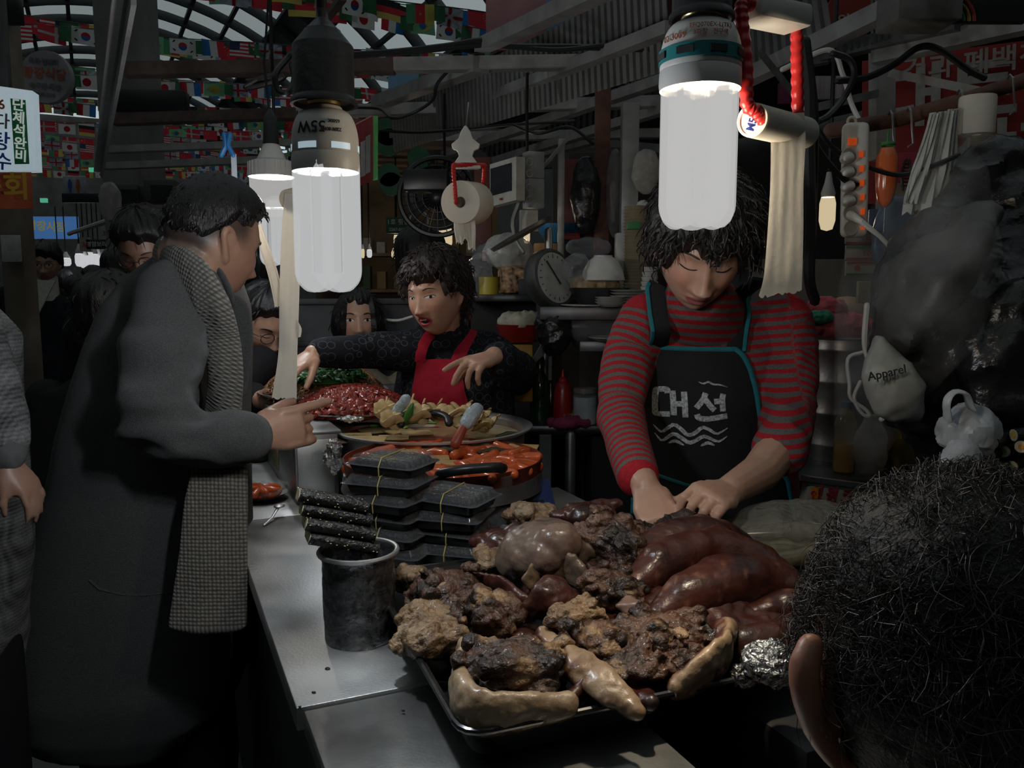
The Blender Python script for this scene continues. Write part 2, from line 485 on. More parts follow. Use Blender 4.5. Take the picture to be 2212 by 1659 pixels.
FK = ['korea', 'japan', 'china', 'france', 'germany', 'usa', 'brazil', 'cameroon', 'denmark', 'britain']
FM = {k: flag_mesh(k) for k in FK}; GREEN = flag_mesh('green')
string_m = M('string', (.10, .12, .10), .8)
ordn = ['nearest', 'second', 'third', 'fourth', 'fifth', 'sixth', 'seventh', 'eighth', 'ninth', 'tenth', 'eleventh', 'twelfth', 'thirteenth', 'fourteenth', 'fifteenth', 'sixteenth', 'seventeenth', 'eighteenth', 'nineteenth',
  'twentieth', 'twenty-first', 'twenty-second', 'twenty-third', 'twenty-fourth', 'twenty-fifth', 'farthest']
NSTR = 26
for k in range(NSTR):
 s0 = 8.3 + k * 1.05; z0 = 5.10 + .28 * sin(k * 2.1) + .02 * k; rr = random.Random(k); tilt = .05 * sin(k * 1.7)
 base = aw(s0, VT, z0)
 far = k >= 13
 st = thing('flag_string', ('string of small world flags across the arcade roof, %s from the front' % ordn[k]) if not far else
    ('string of tiny world flags far down the arcade, %s from the front' % ordn[k]), 'bunting', base, 'flag strings under the arcade roof' if not far else 'far flag strings')
 sp = .425; nfl = 34
 pts = []; joined = MB(); joined_m = []
 for j in range(nfl + 1):
  t = (j - nfl / 2) * sp; zz = tilt * t + .006 * t * t - .02 + .012 * sin(j * 1.3); pts.append(base + EV * t + Vector((0, 0, zz)))
  if not far:
   o = bpy.data.objects.new('flag', FM[FK[(j * 3 + k * 7 + rr.randint(0, 1)) % 10]]); COL.objects.link(o); o.parent = st
   o.location = pts[-1] - base; o.rotation_euler = (rr.uniform(-.25, .25), rr.uniform(-.08, .08), AA + rr.uniform(-.35, .35) + (pi if rr.random() < .3 else 0))
   if j % 2 == 0:
    o = bpy.data.objects.new('flag', GREEN); COL.objects.link(o); o.parent = st; o.scale = (.7, 1, .8)
    o.location = pts[-1] - base + EV * .21; o.rotation_euler = (rr.uniform(-.2, .2), 0, AA + rr.uniform(-.3, .3))
 m = MB(); m.tube(pts, .008, n=5, cap=None); obj('cord', m.mesh(), string_m, st)
 if far:
  bm = bmesh.new(); allm = []
  for j in range(nfl):
   src = FM[FK[(j * 3 + k * 7 + rr.randint(0, 1)) % 10]]
   M4 = Matrix.Translation(pts[j] - base) @ Matrix.Rotation(AA + rr.uniform(-.35, .35), 4, 'Z')
   tmp = src.copy(); tmp.transform(M4)
   idx = []
   for mm in src.materials:
    if mm not in allm: allm.append(mm)
    idx.append(allm.index(mm))
   for p in tmp.polygons: p.material_index = idx[p.material_index]
   bm.from_mesh(tmp); bpy.data.meshes.remove(tmp)
  me = bpy.data.meshes.new('flag_row'); bm.to_mesh(me); bm.free()
  for mm in allm: me.materials.append(mm)
  o = obj('flag_row', me, None, st, local=True); o['kind'] = 'stuff'
# ------------------------------------------------------------------ concrete column and its fittings
cb = at(296, 480, 6.2); m = MB(); m.box((cb.x, cb.y, 3.2), (.32, .32, 6.4), rotz(-AA * .3)); struct('trim_1', bevel(m.mesh(), .02), concrete, 'square concrete column of the arcade behind the steel frame')
# ------------------------------------------------------------------ stall roof frame of steel angle bars
fr = thing('stall_roof_frame', 'grey steel angle frame over the food stalls', 'steel frame', at(700, 300, 3.5))
def beam(a, b, w, h, mat, name='beam'):
 m = MB(); a, b = Vector(a), Vector(b)
 x = (b - a).normalized(); m.bar(a, b, w * .18, h); m.bar(a + Vector((0, w / 2, -h / 2)), b + Vector((0, w / 2, -h / 2)), w, h * .12)
 return obj(name, m.mesh(smooth=False), mat, fr)
beam(at(262, 147, 2.85), at(850, 139, 2.85), .05, .042, brown_steel)
beam(at(850, 137, 2.85), at(1455, 127, 2.85), .05, .040, grey_steel)
beam(at(240, 256, 3.7), at(640, 243, 3.7), .05, .045, brown_steel)
beam(at(640, 240, 3.7), at(1450, 216, 3.7), .05, .045, grey_steel)
beam(at(224, 322, 4.5), at(660, 306, 4.5), .05, .035, grey_steel)
beam(at(770, 297, 4.5), at(1450, 286, 4.5), .05, .045, grey_steel)
beam(at(214, 358, 5.2), at(620, 342, 5.2), .05, .04, grey_steel)
beam(at(880, 335, 5.2), at(1350, 326, 5.2), .05, .045, dark_steel)
beam(at(880, 362, 6.0), at(1240, 354, 6.0), .05, .045, dark_steel)
m = MB(); m.bar(at(287, -30, 2.02), at(219, 370, 5.3), .012, .085); m.bar(at(270, -30, 2.04), at(212, 370, 5.3), .05, .012); obj('edge_beam', m.mesh(smooth=False), white_paint, fr)
def strut(a, b, w=.05, mat=grey_steel):
 m = MB(); m.bar(a, b, w, w * .8); obj('strut', m.mesh(smooth=False), mat, fr)
strut(at(1310, -25, 2.05), at(1040, 100, 2.85), .05)
strut(at(1040, 140, 2.85), at(815, 222, 3.7), .06)
strut(at(740, -5, 2.4), at(705, 40, 2.55), .022, brown_steel)
strut(at(1500, 150, 3.1), at(960, 335, 4.9), .05)
strut(at(1470, 225, 3.6), at(900, 400, 6.0), .05)
strut(at(1290, 300, 4.6), at(1100, 350, 5.6), .06)
strut(at(1450, 60, 2.4), at(850, 292, 4.4), .045)
# posts of the stall behind
def post(px, py0, py1, Y, w, mat, name='post'):
 a, b = at(px, py0, Y), at(px, py1, Y); m = MB(); m.box(((a.x + b.x) / 2, Y, (a.z + b.z) / 2), (w, w, abs(a.z - b.z))); obj(name, bevel(m.mesh(), .004), mat, fr)
post(1300, 140, 640, 3.0, .052, rust)
post(1358, 225, 640, 2.9, .058, grey_steel)
post(1212, 300, 560, 2.95, .024, grey_steel)
post(932, 330, 440, 5.8, .05, dark_steel)
strut(at(1225, 300, 2.95), at(1170, 365, 2.9), .012)
# corrugated roof sheets over the neighbouring stalls
def corrugated(name, c00, c10, c11, c01, nwave, amp, mat, label, nv=6):
 c00, c10, c11, c01 = [Vector(c) for c in (c00, c10, c11, c01)]
 n = (c10 - c00).cross(c01 - c00).normalized()
 def fn(u, v):
  return (c00 * (1 - u) + c10 * u) * (1 - v) + (c01 * (1 - u) + c11 * u) * v + n * (amp * (1 if (u * nwave) % 1 < .5 else -1))
 mb = MB(); K = nwave * 4
 us = []
 for i in range(nwave): us += [(i + .02) / nwave, (i + .48) / nwave, (i + .52) / nwave, (i + .98) / nwave]
 vs = [fn(u, v / nv) for v in range(nv + 1) for u in us]; w = len(us)
 fs = [(j * w + i, j * w + i + 1, (j + 1) * w + i + 1, (j + 1) * w + i) for j in range(nv) for i in range(w - 1)]
 mb.add(vs, fs)
 return obj(name, solidify(mb.mesh(smooth=False), .004), mat, label=label, cat='roof sheet')
sheet_m = M('corrugated_grey', (.17, .175, .17), .55, .2, var=.2, ns=6)
corrugated('corrugated_sheet', at(845, 232, 4.0), at(1440, -60, 2.5), at(1450, 150, 2.55), at(850, 330, 4.15), 60, .006, sheet_m, 'grey corrugated roof sheet sloping over the middle stalls')
corrugated('corrugated_sheet', at(960, 330, 5.4), at(1440, 150, 4.2), at(1440, 225, 4.3), at(960, 405, 5.6), 40, .008, M('corrugated_dark', (.10, .10, .10), .6, .2, var=.2), 'darker corrugated roof sheet behind the middle roof frame')
corrugated('corrugated_sheet', at(1560, 60, 3.6), at(1780, -60, 3.0), at(1800, 60, 3.0), at(1560, 190, 3.6), 14, .008, sheet_m, 'short corrugated sheet behind the red coiled rope')
corrugated('corrugated_sheet', at(1880, 0, 3.6), at(1990, -60, 3.4), at(2000, 40, 3.4), at(1880, 75, 3.6), 12, .008, sheet_m, 'louvred dark sheet beneath the grey box at top right')
# roof that shades the stalls on the right
m = MB(); m.grid(lambda u, v: aw(1.2 + 9 * v, 3.4 + 5 * u, 3.4), 4, 4); obj('canopy_sheet', solidify(m.mesh(), .02), M('canopy_dark', (.05, .05, .05), .8), label='dark canopy roof over the stalls at the right', cat='canopy')
# ------------------------------------------------------------------ lamps
def glow(name, col, strength, fac=.42):
 """lit frosted glass: emits, and lets the filament light inside it through"""
 m = bpy.data.materials.new(name); m.use_nodes = True; MATS[name] = m
 N = m.node_tree.nodes; L = m.node_tree.links; N.clear()
 e = N.new('ShaderNodeEmission'); e.inputs[0].default_value = (*col, 1); e.inputs[1].default_value = strength
 t = N.new('ShaderNodeBsdfTransparent'); mx = N.new('ShaderNodeMixShader'); mx.inputs[0].default_value = fac
 out = N.new('ShaderNodeOutputMaterial'); L.new(t.outputs[0], mx.inputs[1]); L.new(e.outputs[0], mx.inputs[2]); L.new(mx.outputs[0], out.inputs[0])
 return m
COOL, WARM = (.86, .93, 1.0), (1.0, .84, .62)
glow_cool = glow('lit_tube_cool', (.97, .99, 1.0), .50, .5); glow_warm = glow('lit_tube_warm', (1.0, .99, .97), .50, .5)
blackp = M('black_plastic', (.012, .012, .013), .35, var=.1)
socket_m = M('black_socket', (.014, .014, .015), .42, var=.15, bump=.1)
ballast_m = M('ballast_white', (.55, .53, .50), .4, var=.04)
brass = M('brass', (.6, .42, .18), .3, 1.)
teal_m = M('teal_ring', (.02, .18, .19), .4)
print_dark = M('print_dark', (.02, .02, .02), .6); print_red = M('print_red', (.35, .07, .03), .6)
def cfl(label, ax, Y, y_sock, y_lip, y_neck, y_base, y_tube, y_end, wsock, wbody, wtube, nU, glowm, tint, power, ring=None, group=None):
 """compact fluorescent lamp hanging cap-up from a black socket; heights are picture rows at distance Y"""
 k = Y / FPX; c = at(ax, y_tube, Y); zz = lambda py: at(ax, py, Y).z
 t = thing('fluorescent_lamp', label, 'lamp', (c.x, Y, zz(y_end)), group)
 def lat(name, prof, mat, n=36):
  m = MB(); m.lathe(prof, (c.x, Y, 0), n); return obj(name, m.mesh(), mat, t)
 rs, rb, rt = wsock * k / 2, wbody * k / 2, wtube * k / 2
 zs, zl, zn, zb, zt, ze = [zz(v) for v in (y_sock, y_lip, y_neck, y_base, y_tube, y_end)]
 hs = zs - zl
 s = lat('socket', [(.004, zs + .12 * hs), (rs * .18, zs + .10 * hs), (rs * .20, zs), (rs * .55, zs - .13 * hs), (rs * .60, zs - .14 * hs), (rs * .62, zs - .16 * hs), (rs * .97, zs - .31 * hs), (rs, zs - .33 * hs), (rs, zs - .9 * hs),
      (rs * 1.02, zs - .92 * hs), (rs * 1.10, zs - .95 * hs), (rs * 1.11, zl), (rs * 1.0, zl), (rs * .9, zl + .05 * hs), (rs * .3, zl + .1 * hs)], socket_m)
 m = MB(); m.tube([(c.x, Y, zs + .1 * hs), (c.x, Y, zs + .5), (c.x + .05, Y + .1, zs + 1.0)], rs * .17, n=10); obj('cord', m.mesh(), blackp, t)
 lat('screw_cap', [(rb * .48, zl + .06 * hs), (rb * .5, zl + .03 * hs), (rb * .46, zl), (rb * .5, zn)], brass, 24)
 prof = [(rb * .50, zn + .004), (rb * .56, zn)]
 for i in range(1, 9):
  q = i / 8 * pi / 2; prof.append((rb * (.56 + .42 * sin(q)), zn + (zb - zn) * .55 * (1 - cos(q))))
 prof += [(rb * .985, zn + (zb - zn) * .70), (rb * .975, zn + (zb - zn) * .71), (rb * .99, zn + (zb - zn) * .73), (rb, zn + (zb - zn) * .92), (rb * .98, zb), (rb * .90, zb + .003), (rb * .5, zb + .004)]
 h = lat('ballast_housing', prof, ballast_m)
 if ring:
  z0, z1 = zz(ring[0]), zz(ring[1]); lat('ring_band', [(rb * .93, z0), (rb * 1.012, z0), (rb * 1.012, z1), (rb * .93, z1)], teal_m)
  for j in range(8):
   a = j * pi / 4 - pi / 2 + .2; m = MB()
   for i in range(6):
    pass
   R = rotz(a); m.box(Vector((c.x, Y, (z0 + z1) / 2)) + R @ Vector((rb * 1.01, 0, 0)), (.0016, rb * .42, (z0 - z1) * .5), R); obj('vent_slot', m.mesh(smooth=False), print_dark, t)
 else:
  z0 = zz(323)
  for j in range(6):
   a = j * pi / 3 - pi / 2 - .35; m = MB()
   aa = [a + (i / 6 - .5) * .62 for i in range(7)]
   vs = [(c.x + rb * .992 * cos(q), Y + rb * .992 * sin(q), z0 + d) for d in (-.0035, .0035) for q in aa]
   m.add(vs, [(i, i + 1, i + 8, i + 7) for i in range(6)]); obj('vent_slot', m.mesh(), M('slot_light', (.6, .7, .8), .3, emit=(.7, .9, 1), es=.35), t)
 tr = .0095 if nU == 4 else .0105
 for j in range(nU):
  a = 2 * pi * j / nU + (pi / 4 if nU == 4 else pi / 6); ctr = Vector((c.x, Y, 0)) + Vector((cos(a), sin(a), 0)) * (rt - tr)* .80
  tg = Vector((-sin(a), cos(a), 0)); hw = rt * (.52 if nU == 4 else .42)
  zl0 = ze + hw + tr * .2
  pts = [ctr + tg * hw + Vector((0, 0, zb + .008))] + [ctr + tg * hw * cos(q) + Vector((0, 0, zl0 - hw * .8 * sin(q))) for q in [pi * i / 12 for i in range(13)]] + [ctr - tg * hw + Vector((0, 0, zb + .008))]
  m = MB(); m.tube(pts, tr * 1.15, n=12); o = obj('tube', m.mesh(), glowm, t)
 for q in (.3, .75):
  point_light('bulb_light', (c.x, Y, zt + (ze - zt) * q), power / 2, tint, .02, t)
 return t, c, rb
LW = 15.5; RW = 23.0
lampA, cA, rA = cfl('cool white fluorescent bulb in a black socket, marked 55W, above the steel counter', 704, .97, 40, 228, 240, 372, 366, 622, 126, 142, 130, 4, glow_cool, COOL, LW)
lampB, cB, rB = cfl('largest fluorescent bulb with a teal ring, hanging in front of the striped woman', 1512, .92, -160, 44, 50, 196, 186, 482, 122, 170, 158, 6, glow_warm, WARM, RW, ring=(112, 142))
# printing on the two housings
def wrap_text(s, size, c, r, z, ang, parent, mat, bold=0., flip=False):
 me = text_mesh(s, size, .0003, bold); v = getv(me)
 x, y, d = v[:, 0].copy(), v[:, 1].copy(), v[:, 2].copy()
 if flip: x, y = -x, -y
 a = ang + x / r; rr = r + .0006 + d
 setv(me, np.stack([c.x + rr * np.cos(a), c.y + rr * np.sin(a), z + y], 1)); obj('print', me, mat, parent)
zc = at(704, 285, .97).z
wrap_text('55W', .0165, cA, rA * .985, zc, -pi / 2 - .20, lampA, print_dark, .0003, True)
wrap_text('220V 60Hz', .0050, cA, rA * .985, zc - .003, -pi / 2 + .40, lampA, print_dark, .0002, True)
wrap_text('6500K', .0050, cA, rA * .975, zc + .006, -pi / 2 + .48, lampA, print_dark, .0002, True)
zc = at(1512, 84, .92).z
wrap_text('EFQ070EX-L(TK)', .0062, cB, rB * .985, zc + .002, -pi / 2 + .02, lampB, print_red)
wrap_text('3파장   전구색', .0062, cB, rB * .985, zc - .005, -pi / 2 + .02, lampB, print_red)
wrap_text('02-3009', .009, cB, rB * .985, zc - .006, -pi / 2 - .92, lampB, print_red)
def led_dome(label, ax, Y, y_sock, y_top, y_fin, y_dome, y_end, w, power, tint):
 k = Y / FPX; c = at(ax, y_dome, Y); zz = lambda py: at(ax, py, Y).z; r = w * k / 2
 t = thing('led_bulb', label, 'lamp', (c.x, Y, zz(y_end)))
 m = MB(); m.lathe([(r * .06, zz(y_sock) + .02), (r * .28, zz(y_sock)), (r * .34, zz(y_top) + .005), (r * .36, zz(y_top)), (.002, zz(y_top))], (c.x, Y, 0), 20); obj('socket', m.mesh(), socket_m, t)
 m = MB(); m.tube([(c.x, Y, zz(y_sock)), (c.x - .01, Y, zz(y_sock) + .12), (c.x + .03, Y, zz(y_sock) + .5)], r * .05, n=8); obj('cord', m.mesh(), blackp, t)
 m = MB(); m.lathe([(r * .33, zz(y_top)), (r * .42, zz(y_top) - .01), (r * .62, zz(y_fin) + .006), (r * .92, zz(y_fin)), (r * .96, zz(y_fin) - .004), (r, zz(y_dome)), (r * .8, zz(y_dome))], (c.x, Y, 0), 28); obj('heat_sink', m.mesh(), ballast_m, t)
 for j in range(28):
  a = 2 * pi * j / 28; R = rotz(a); m = MB(); m.box(Vector((c.x, Y, (zz(y_fin) + zz(y_dome)) / 2)) + R @ Vector((r * .985, 0, 0)), (r * .06, r * .06, (zz(y_fin) - zz(y_dome)) * .9), R); obj('fin', m.mesh(smooth=False), ballast_m, t)
 h = zz(y_dome) - zz(y_end); m = MB()
 m.lathe([(r * .97, zz(y_dome) + .002)] + [(r * .97 * cos(q * pi / 2 / 8) ** .6, zz(y_dome) - h * sin(q * pi / 2 / 8)) for q in range(1, 8)] + [(.001, zz(y_end))], (c.x, Y, 0), 28); obj('diffuser', m.mesh(), glow_warm, t)
 point_light('bulb_light', (c.x, Y, zz(y_dome) - h * .5), power, tint, r * .5, t)
 return t
led_dome('ribbed white dome bulb hanging behind the coat man\'s face', 588, 1.95, 255, 312, 350, 383, 468, 98, 6.5, (1, .93, .84))
cfl('fluorescent bulb half hidden behind the hanging paper strip', 598, 2.35, 395, 425, 428, 450, 448, 572, 40, 62, 74, 4, glow_cool, COOL, 5.0)
# ------------------------------------------------------------------ steel counter
steel = M('counter_steel', (.55, .55, .54), .44, 1., var=.10, ns=6, bump=.05, bs=240, rvar=.10, stretch=(1, 1, 1))
steel_dull = M('dull_steel', (.32, .32, .32), .4, .9, var=.15, ns=10, bump=.05, rvar=.1)
steel_dark = M('dark_sheet_steel', (.06, .062, .065), .35, .8, var=.2, ns=8)
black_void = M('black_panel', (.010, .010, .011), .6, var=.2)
ZC = .78
E1, E0 = gp(640, 1530, ZC), gp(530, 1210, ZC)
ed = (E0 - E1).normalized(); er = Vector((ed.y, -ed.x, 0))
ct = thing('steel_counter', 'brushed steel counter running away between the coat man and the stall', 'counter', (E1 + er * .4) - Vector((0, 0, ZC)))
def slab(a, l, w, z, th, mat, name, par):
 """rectangle from corner a along ed by l, along er by w"""
 m = MB(); c = a + ed * l / 2 + er * w / 2; m.box((c.x, c.y, z - th / 2), (w, l, th), basis(er, ed, (0, 0, 1))); return obj(name, bevel(m.mesh(), .002), mat, par)
slab(E1, .86, .78, ZC, .03, steel, 'sheet', ct); slab(E1 + ed * .861, .74, .50, ZC, .03, steel, 'sheet', ct)
E2 = E1 - ed * .7 + er * .008
slab(E2, .696, .36, ZC - .003, .03, steel, 'sheet', ct)
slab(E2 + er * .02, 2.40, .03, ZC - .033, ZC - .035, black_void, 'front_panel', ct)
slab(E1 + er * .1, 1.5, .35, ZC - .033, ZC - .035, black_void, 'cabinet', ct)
# crumbs and drips on the steel
for px, py, r in ((708, 1446, .0028), (678, 1497, .002), (871, 1537, .0018), (648, 1528, .0015)):
 p = gp(px, py, ZC); m = MB(); m.ell((p.x, p.y, ZC + .001), (r * 1.3, r, r * .7), 8, 6); me = m.mesh(); bumpy(me, .0008, 500)
 obj('seaweed_crumb', me, M('crumb', (.01, .012, .01), .6), label='black seaweed crumb on the steel counter', cat='crumb', group='crumbs on the counter')
# glass/steel box sides, second counter under the stall woman's hands: rear worktop
# ------------------------------------------------------------------ tray of pork
ZT = .83
FL, FR, BL = gp(1000, 1590, ZT), gp(1730, 1440, ZT), gp(800, 1240, ZT)
BR = FR + (BL - FL) * 1.02
tray = thing('meat_tray', 'wide black tray heaped with braised pork', 'tray', (FL + BR) / 2 - Vector((0, 0, .045)))
def quadring(f, z):
 c = (FL + FR + BL + BR) / 4; out = []
 Q = [FL, FR, BR, BL]
 for i in range(4):
  a, b = Q[i], Q[(i + 1) % 4]; a0 = Q[i - 1]
  da, db = (a0 - a).normalized() * .03, (b - a).normalized() * .03
  for k in range(5):
   u = k / 4; p = a + da * (1 - u) ** 2 + db * u ** 2; out.append(Vector((c.x + (p.x - c.x) * f, c.y + (p.y - c.y) * f, z)))
 return out
m = MB(); m.rings([quadring(.90, ZT - .038), quadring(.97, ZT - .001), quadring(1.0, ZT + .001), quadring(1.0, ZT - .004), quadring(.965, ZT - .008), quadring(.90, ZT - .043)], caps=False)
m.poly(quadring(.90, ZT - .038)); m.poly(quadring(.90, ZT - .043))
trm = M('tray_enamel', (.035, .035, .036), .28, .6, var=.2)
obj('pan', m.mesh(), trm, tray)
m = MB(); r_ = quadring(1.0, ZT); m.tube(r_ + [r_[0]], .004, n=8, cap=None); obj('rolled_rim', m.mesh(), M('tray_rim', (.10, .10, .10), .25, .9), tray)
# crate that carries the tray beyond the counter's end
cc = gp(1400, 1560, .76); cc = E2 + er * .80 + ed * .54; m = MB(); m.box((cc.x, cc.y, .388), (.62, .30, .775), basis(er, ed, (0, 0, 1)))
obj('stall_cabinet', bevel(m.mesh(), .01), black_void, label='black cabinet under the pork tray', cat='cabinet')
# red printed carton under the tray
cb_ = gp(1085, 1650, .70); cart = thing('carton', 'red printed carton below the front of the pork tray', 'carton', (cb_.x, cb_.y, 0))
m = MB(); m.box((cb_.x, cb_.y + .03, .35), (.085, .07, .70), rotz(.25)); obj('box', bevel(m.mesh(), .003), M('carton_red', (.22, .02, .03), .6, var=.2, ns=20), cart)
m = MB(); m.box((cb_.x + .028, cb_.y - .016, .66), (.02, .003, .18), rotz(.25)); obj('label_strip', m.mesh(smooth=False), M('carton_pale', (.3, .25, .22), .6), cart)
# ------------------------------------------------------------------ braised pork pieces
meat_skin = M('pork_skin', rough=.34, var=.18, ns=30, bump=.12, bs=160, attr='col', coat=.10, rvar=.1)
meat_cut = M('pork_cut', rough=.40, var=.28, ns=90, bump=.6, bs=140, attr='col', coat=.08, rvar=.15)
BROWN, DBROWN = np.array((.052, .0145, .0095)), np.array((.018, .0065, .0045))
MUSC, DMUSC, FAT, CREAM, TAN = np.array((.080, .038, .023)), np.array((.013, .0075, .0055)), np.array((.19, .118, .062)), np.array((.26, .185, .115)), np.array((.115, .080, .060))
PORK = 'braised pork pieces on the tray'
def trotter(label, path, rad, seed, tone=1.0, flat=1.0):
 """whole braised foot: thick shank tapering to a knuckled toe end"""
 P = spline(path, 12); R = [float(x[0]) for x in spline([(r,) for r in rad], 12)]
 mb = MB(); mb.tube(P, R, [r * flat for r in R], n=18)
 for i in (3, 6, 8):
  q = P[i] + Vector((random.Random(seed + i).uniform(-.3, .3), random.Random(seed * 3 + i).uniform(-.3, .3), .25)) * R[i]; mb.ell(q, (R[i] * .8,) * 3)
 e = P[-1]; d = (P[-1] - P[-2]).normalized(); s = d.cross(Vector((0, 0, 1))).normalized()
 for sg in (-1, 1): mb.tube([e - d * R[-1] + s * sg * R[-1] * .5, e + d * R[-1] * .4 + s * sg * R[-1] * .55, e + d * R[-1] * 1.5 + s * sg * R[-1] * .42 - Vector((0, 0, .006))], [R[-1] * .72, R[-1] * .66, R[-1] * .36], n=12)
 me = blob(mb, .0035, 6); bumpy(me, .004, 22, seed, 2); bumpy(me, .0008, 90, seed + 9, 2)
 v = getv(me); n = getn(me); f = fbm(v, 22, seed); g = fbm(v, 70, seed + 4)
 c = mixc(BROWN * tone, DBROWN, sstep(-.1, .7, f)); c = mixc(c, np.array((.20, .085, .045)) * tone, sstep(.25, .7, g) * .5); paint(me, c)
 return obj('pork_trotter', me, meat_skin, label=label, cat='pork', group=PORK)
def chunk(label, px, py, z, dims, rz, seed, kind='cut', tilt=0.):
 """hacked piece: lumpy muscle over a pale rind shell"""
 c = gp(px, py, z); rr = random.Random(seed); a, b, h = dims
 mb = MB(); R = rotz(rz) @ Matrix.Rotation(tilt, 3, 'Y')
 mb.ell((0, 0, 0), (a * .40, b * .40, h * .42), 18, 12)
 for i in range(6):
  q = 2 * pi * i / 6 + rr.uniform(-.4, .4); mb.ell((a * .27 * cos(q), b * .27 * sin(q), rr.uniform(-.22, .22) * h), (a * rr.uniform(.16, .28), b * rr.uniform(.16, .28), h * rr.uniform(.18, .34)), 12, 8)
 if kind == 'cut':
  for i in range(12): mb.box((a * rr.uniform(-.34, .34), b * rr.uniform(-.34, .34), h * rr.uniform(-.1, .35)), (a * rr.uniform(.2, .45), b * rr.uniform(.08, .2), h * rr.uniform(.1, .4)), Matrix.Rotation(rr.uniform(0, 3), 3, (rr.random() - .5, rr.random() - .5, rr.random() + .3)))
 me = blob(mb, .0031, 1 if kind in ('cut', 'fat') else 4); v = getv(me); n = getn(me)
 up = n[:, 2]; lump = fbm(v, 34, seed); fib = 1 - np.abs(fbm(v * np.array((1, 3, 2)), 40, seed + 3, 2)) * 2
 if kind in ('cut', 'fat'): d = .007 * lump + .006 * np.clip(fib, -1, 1) * sstep(-.3, .3, up) + .004 * fbm(v * np.array((1, 2.5, 1)), 110, seed + 5, 2)
 elif kind in ('rind', 'pale'): d = .004 * lump + .001 * fbm(v, 90, seed + 5, 2)
 else: d = .008 * lump + .003 * fbm(v, 80, seed + 5, 2)
 setv(me, v + n * d[:, None]); v = getv(me)
 f = fbm(v, 26, seed + 7); g = fbm(v, 80, seed + 8); zz = v[:, 2] / h
 if kind == 'cut':
  col = mixc(MUSC, DMUSC, sstep(-.30, .30, f + .5 * np.abs(fbm(v, 60, seed + 2)) - .1)); col = mixc(col, FAT * 1.25, sstep(.22, .42, fbm(v, 20, seed + 11) + .25 * g)); side = sstep(.0, -.25, zz + .15 * f) * sstep(.75, .2, np.abs(up))
  col = mixc(col, CREAM, sstep(.02, -.22, zz + .12 * f)); col = mixc(col, BROWN, sstep(-.22, -.38, zz + .12 * g))
 elif kind == 'rind':
  col = mixc(CREAM, np.array((.30, .20, .12)), sstep(-.2, .6, f)); col = mixc(col, MUSC, sstep(.12, .35, zz + .2 * f)); col = mixc(col, BROWN, sstep(.45, .8, g) * .6)
 elif kind == 'pale': col = mixc(TAN, np.array((.17, .105, .08)), sstep(-.2, .6, f)); col = mixc(col, DBROWN, sstep(.35, .7, g) * .5)
 elif kind == 'fat': col = mixc(FAT, CREAM, sstep(-.4, .5, f)); col = mixc(col, MUSC, sstep(.1, .55, g) * .8)
 else: col = mixc(BROWN, DBROWN, sstep(-.2, .6, f)); col = mixc(col, TAN, sstep(.4, .8, g) * .5)
 paint(me, col); me.transform(Matrix.Translation(c) @ R.to_4x4())
 return obj('pork_piece', me, meat_cut if kind in ('cut', 'fat') else meat_skin, label=label, cat='pork', group=PORK)
def sheet_piece(label, path, width, th, seed, kind='rind', side=(0, 0, 1)):
 """slab of rind or ear: a thick flat strip along a path"""
 P = spline(path, 14); Wd = [float(x[0]) for x in spline([(w,) for w in width], 14)]
 mb = MB(); mb.tube(P, Wd, th, side=side, n=16); me = blob(mb, .0032, 4)
 bumpy(me, .006, 30, seed, 3); bumpy(me, .002, 110, seed + 2, 2); v = getv(me); nn = getn(me); f = fbm(v, 30, seed + 5); g = fbm(v, 90, seed + 6)
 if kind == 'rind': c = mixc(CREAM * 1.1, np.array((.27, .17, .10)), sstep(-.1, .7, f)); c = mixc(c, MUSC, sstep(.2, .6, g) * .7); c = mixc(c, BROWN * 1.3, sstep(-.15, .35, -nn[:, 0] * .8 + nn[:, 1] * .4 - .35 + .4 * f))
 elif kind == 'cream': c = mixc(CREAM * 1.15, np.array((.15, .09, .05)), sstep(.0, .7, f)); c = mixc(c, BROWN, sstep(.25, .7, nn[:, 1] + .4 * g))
 elif kind == 'tan': c = mixc(TAN * 1.1, FAT * .8, sstep(-.2, .5, f)); c = mixc(c, DBROWN, sstep(.4, .8, g) * .5)
 else: c = mixc(BROWN, DBROWN, sstep(-.2, .6, f)); c = mixc(c, TAN, sstep(.35, .8, g) * .4)
 paint(me, c); return obj('pork_piece', me, meat_skin, label=label, cat='pork', group=PORK)
def gq(px, py, z): return tuple(gp(px, py, z))
# lower layer, mostly covered
chunk('dark braised pork lump in the middle of the heap, under the rind strips', 1300, 1380, .825, (.17, .13, .06), .3, 90, 'skin')
chunk('dark braised pork lump under the back of the heap, below the pale dome', 1230, 1230, .845, (.24, .20, .09), .1, 91, 'skin')
chunk('dark braised pork lump under the shiny trotters', 1530, 1330, .835, (.22, .16, .08), .4, 92, 'skin')
chunk('dark braised pork lump at the left under the hacked pieces', 1060, 1390, .82, (.16, .14, .05), .3, 93, 'skin')
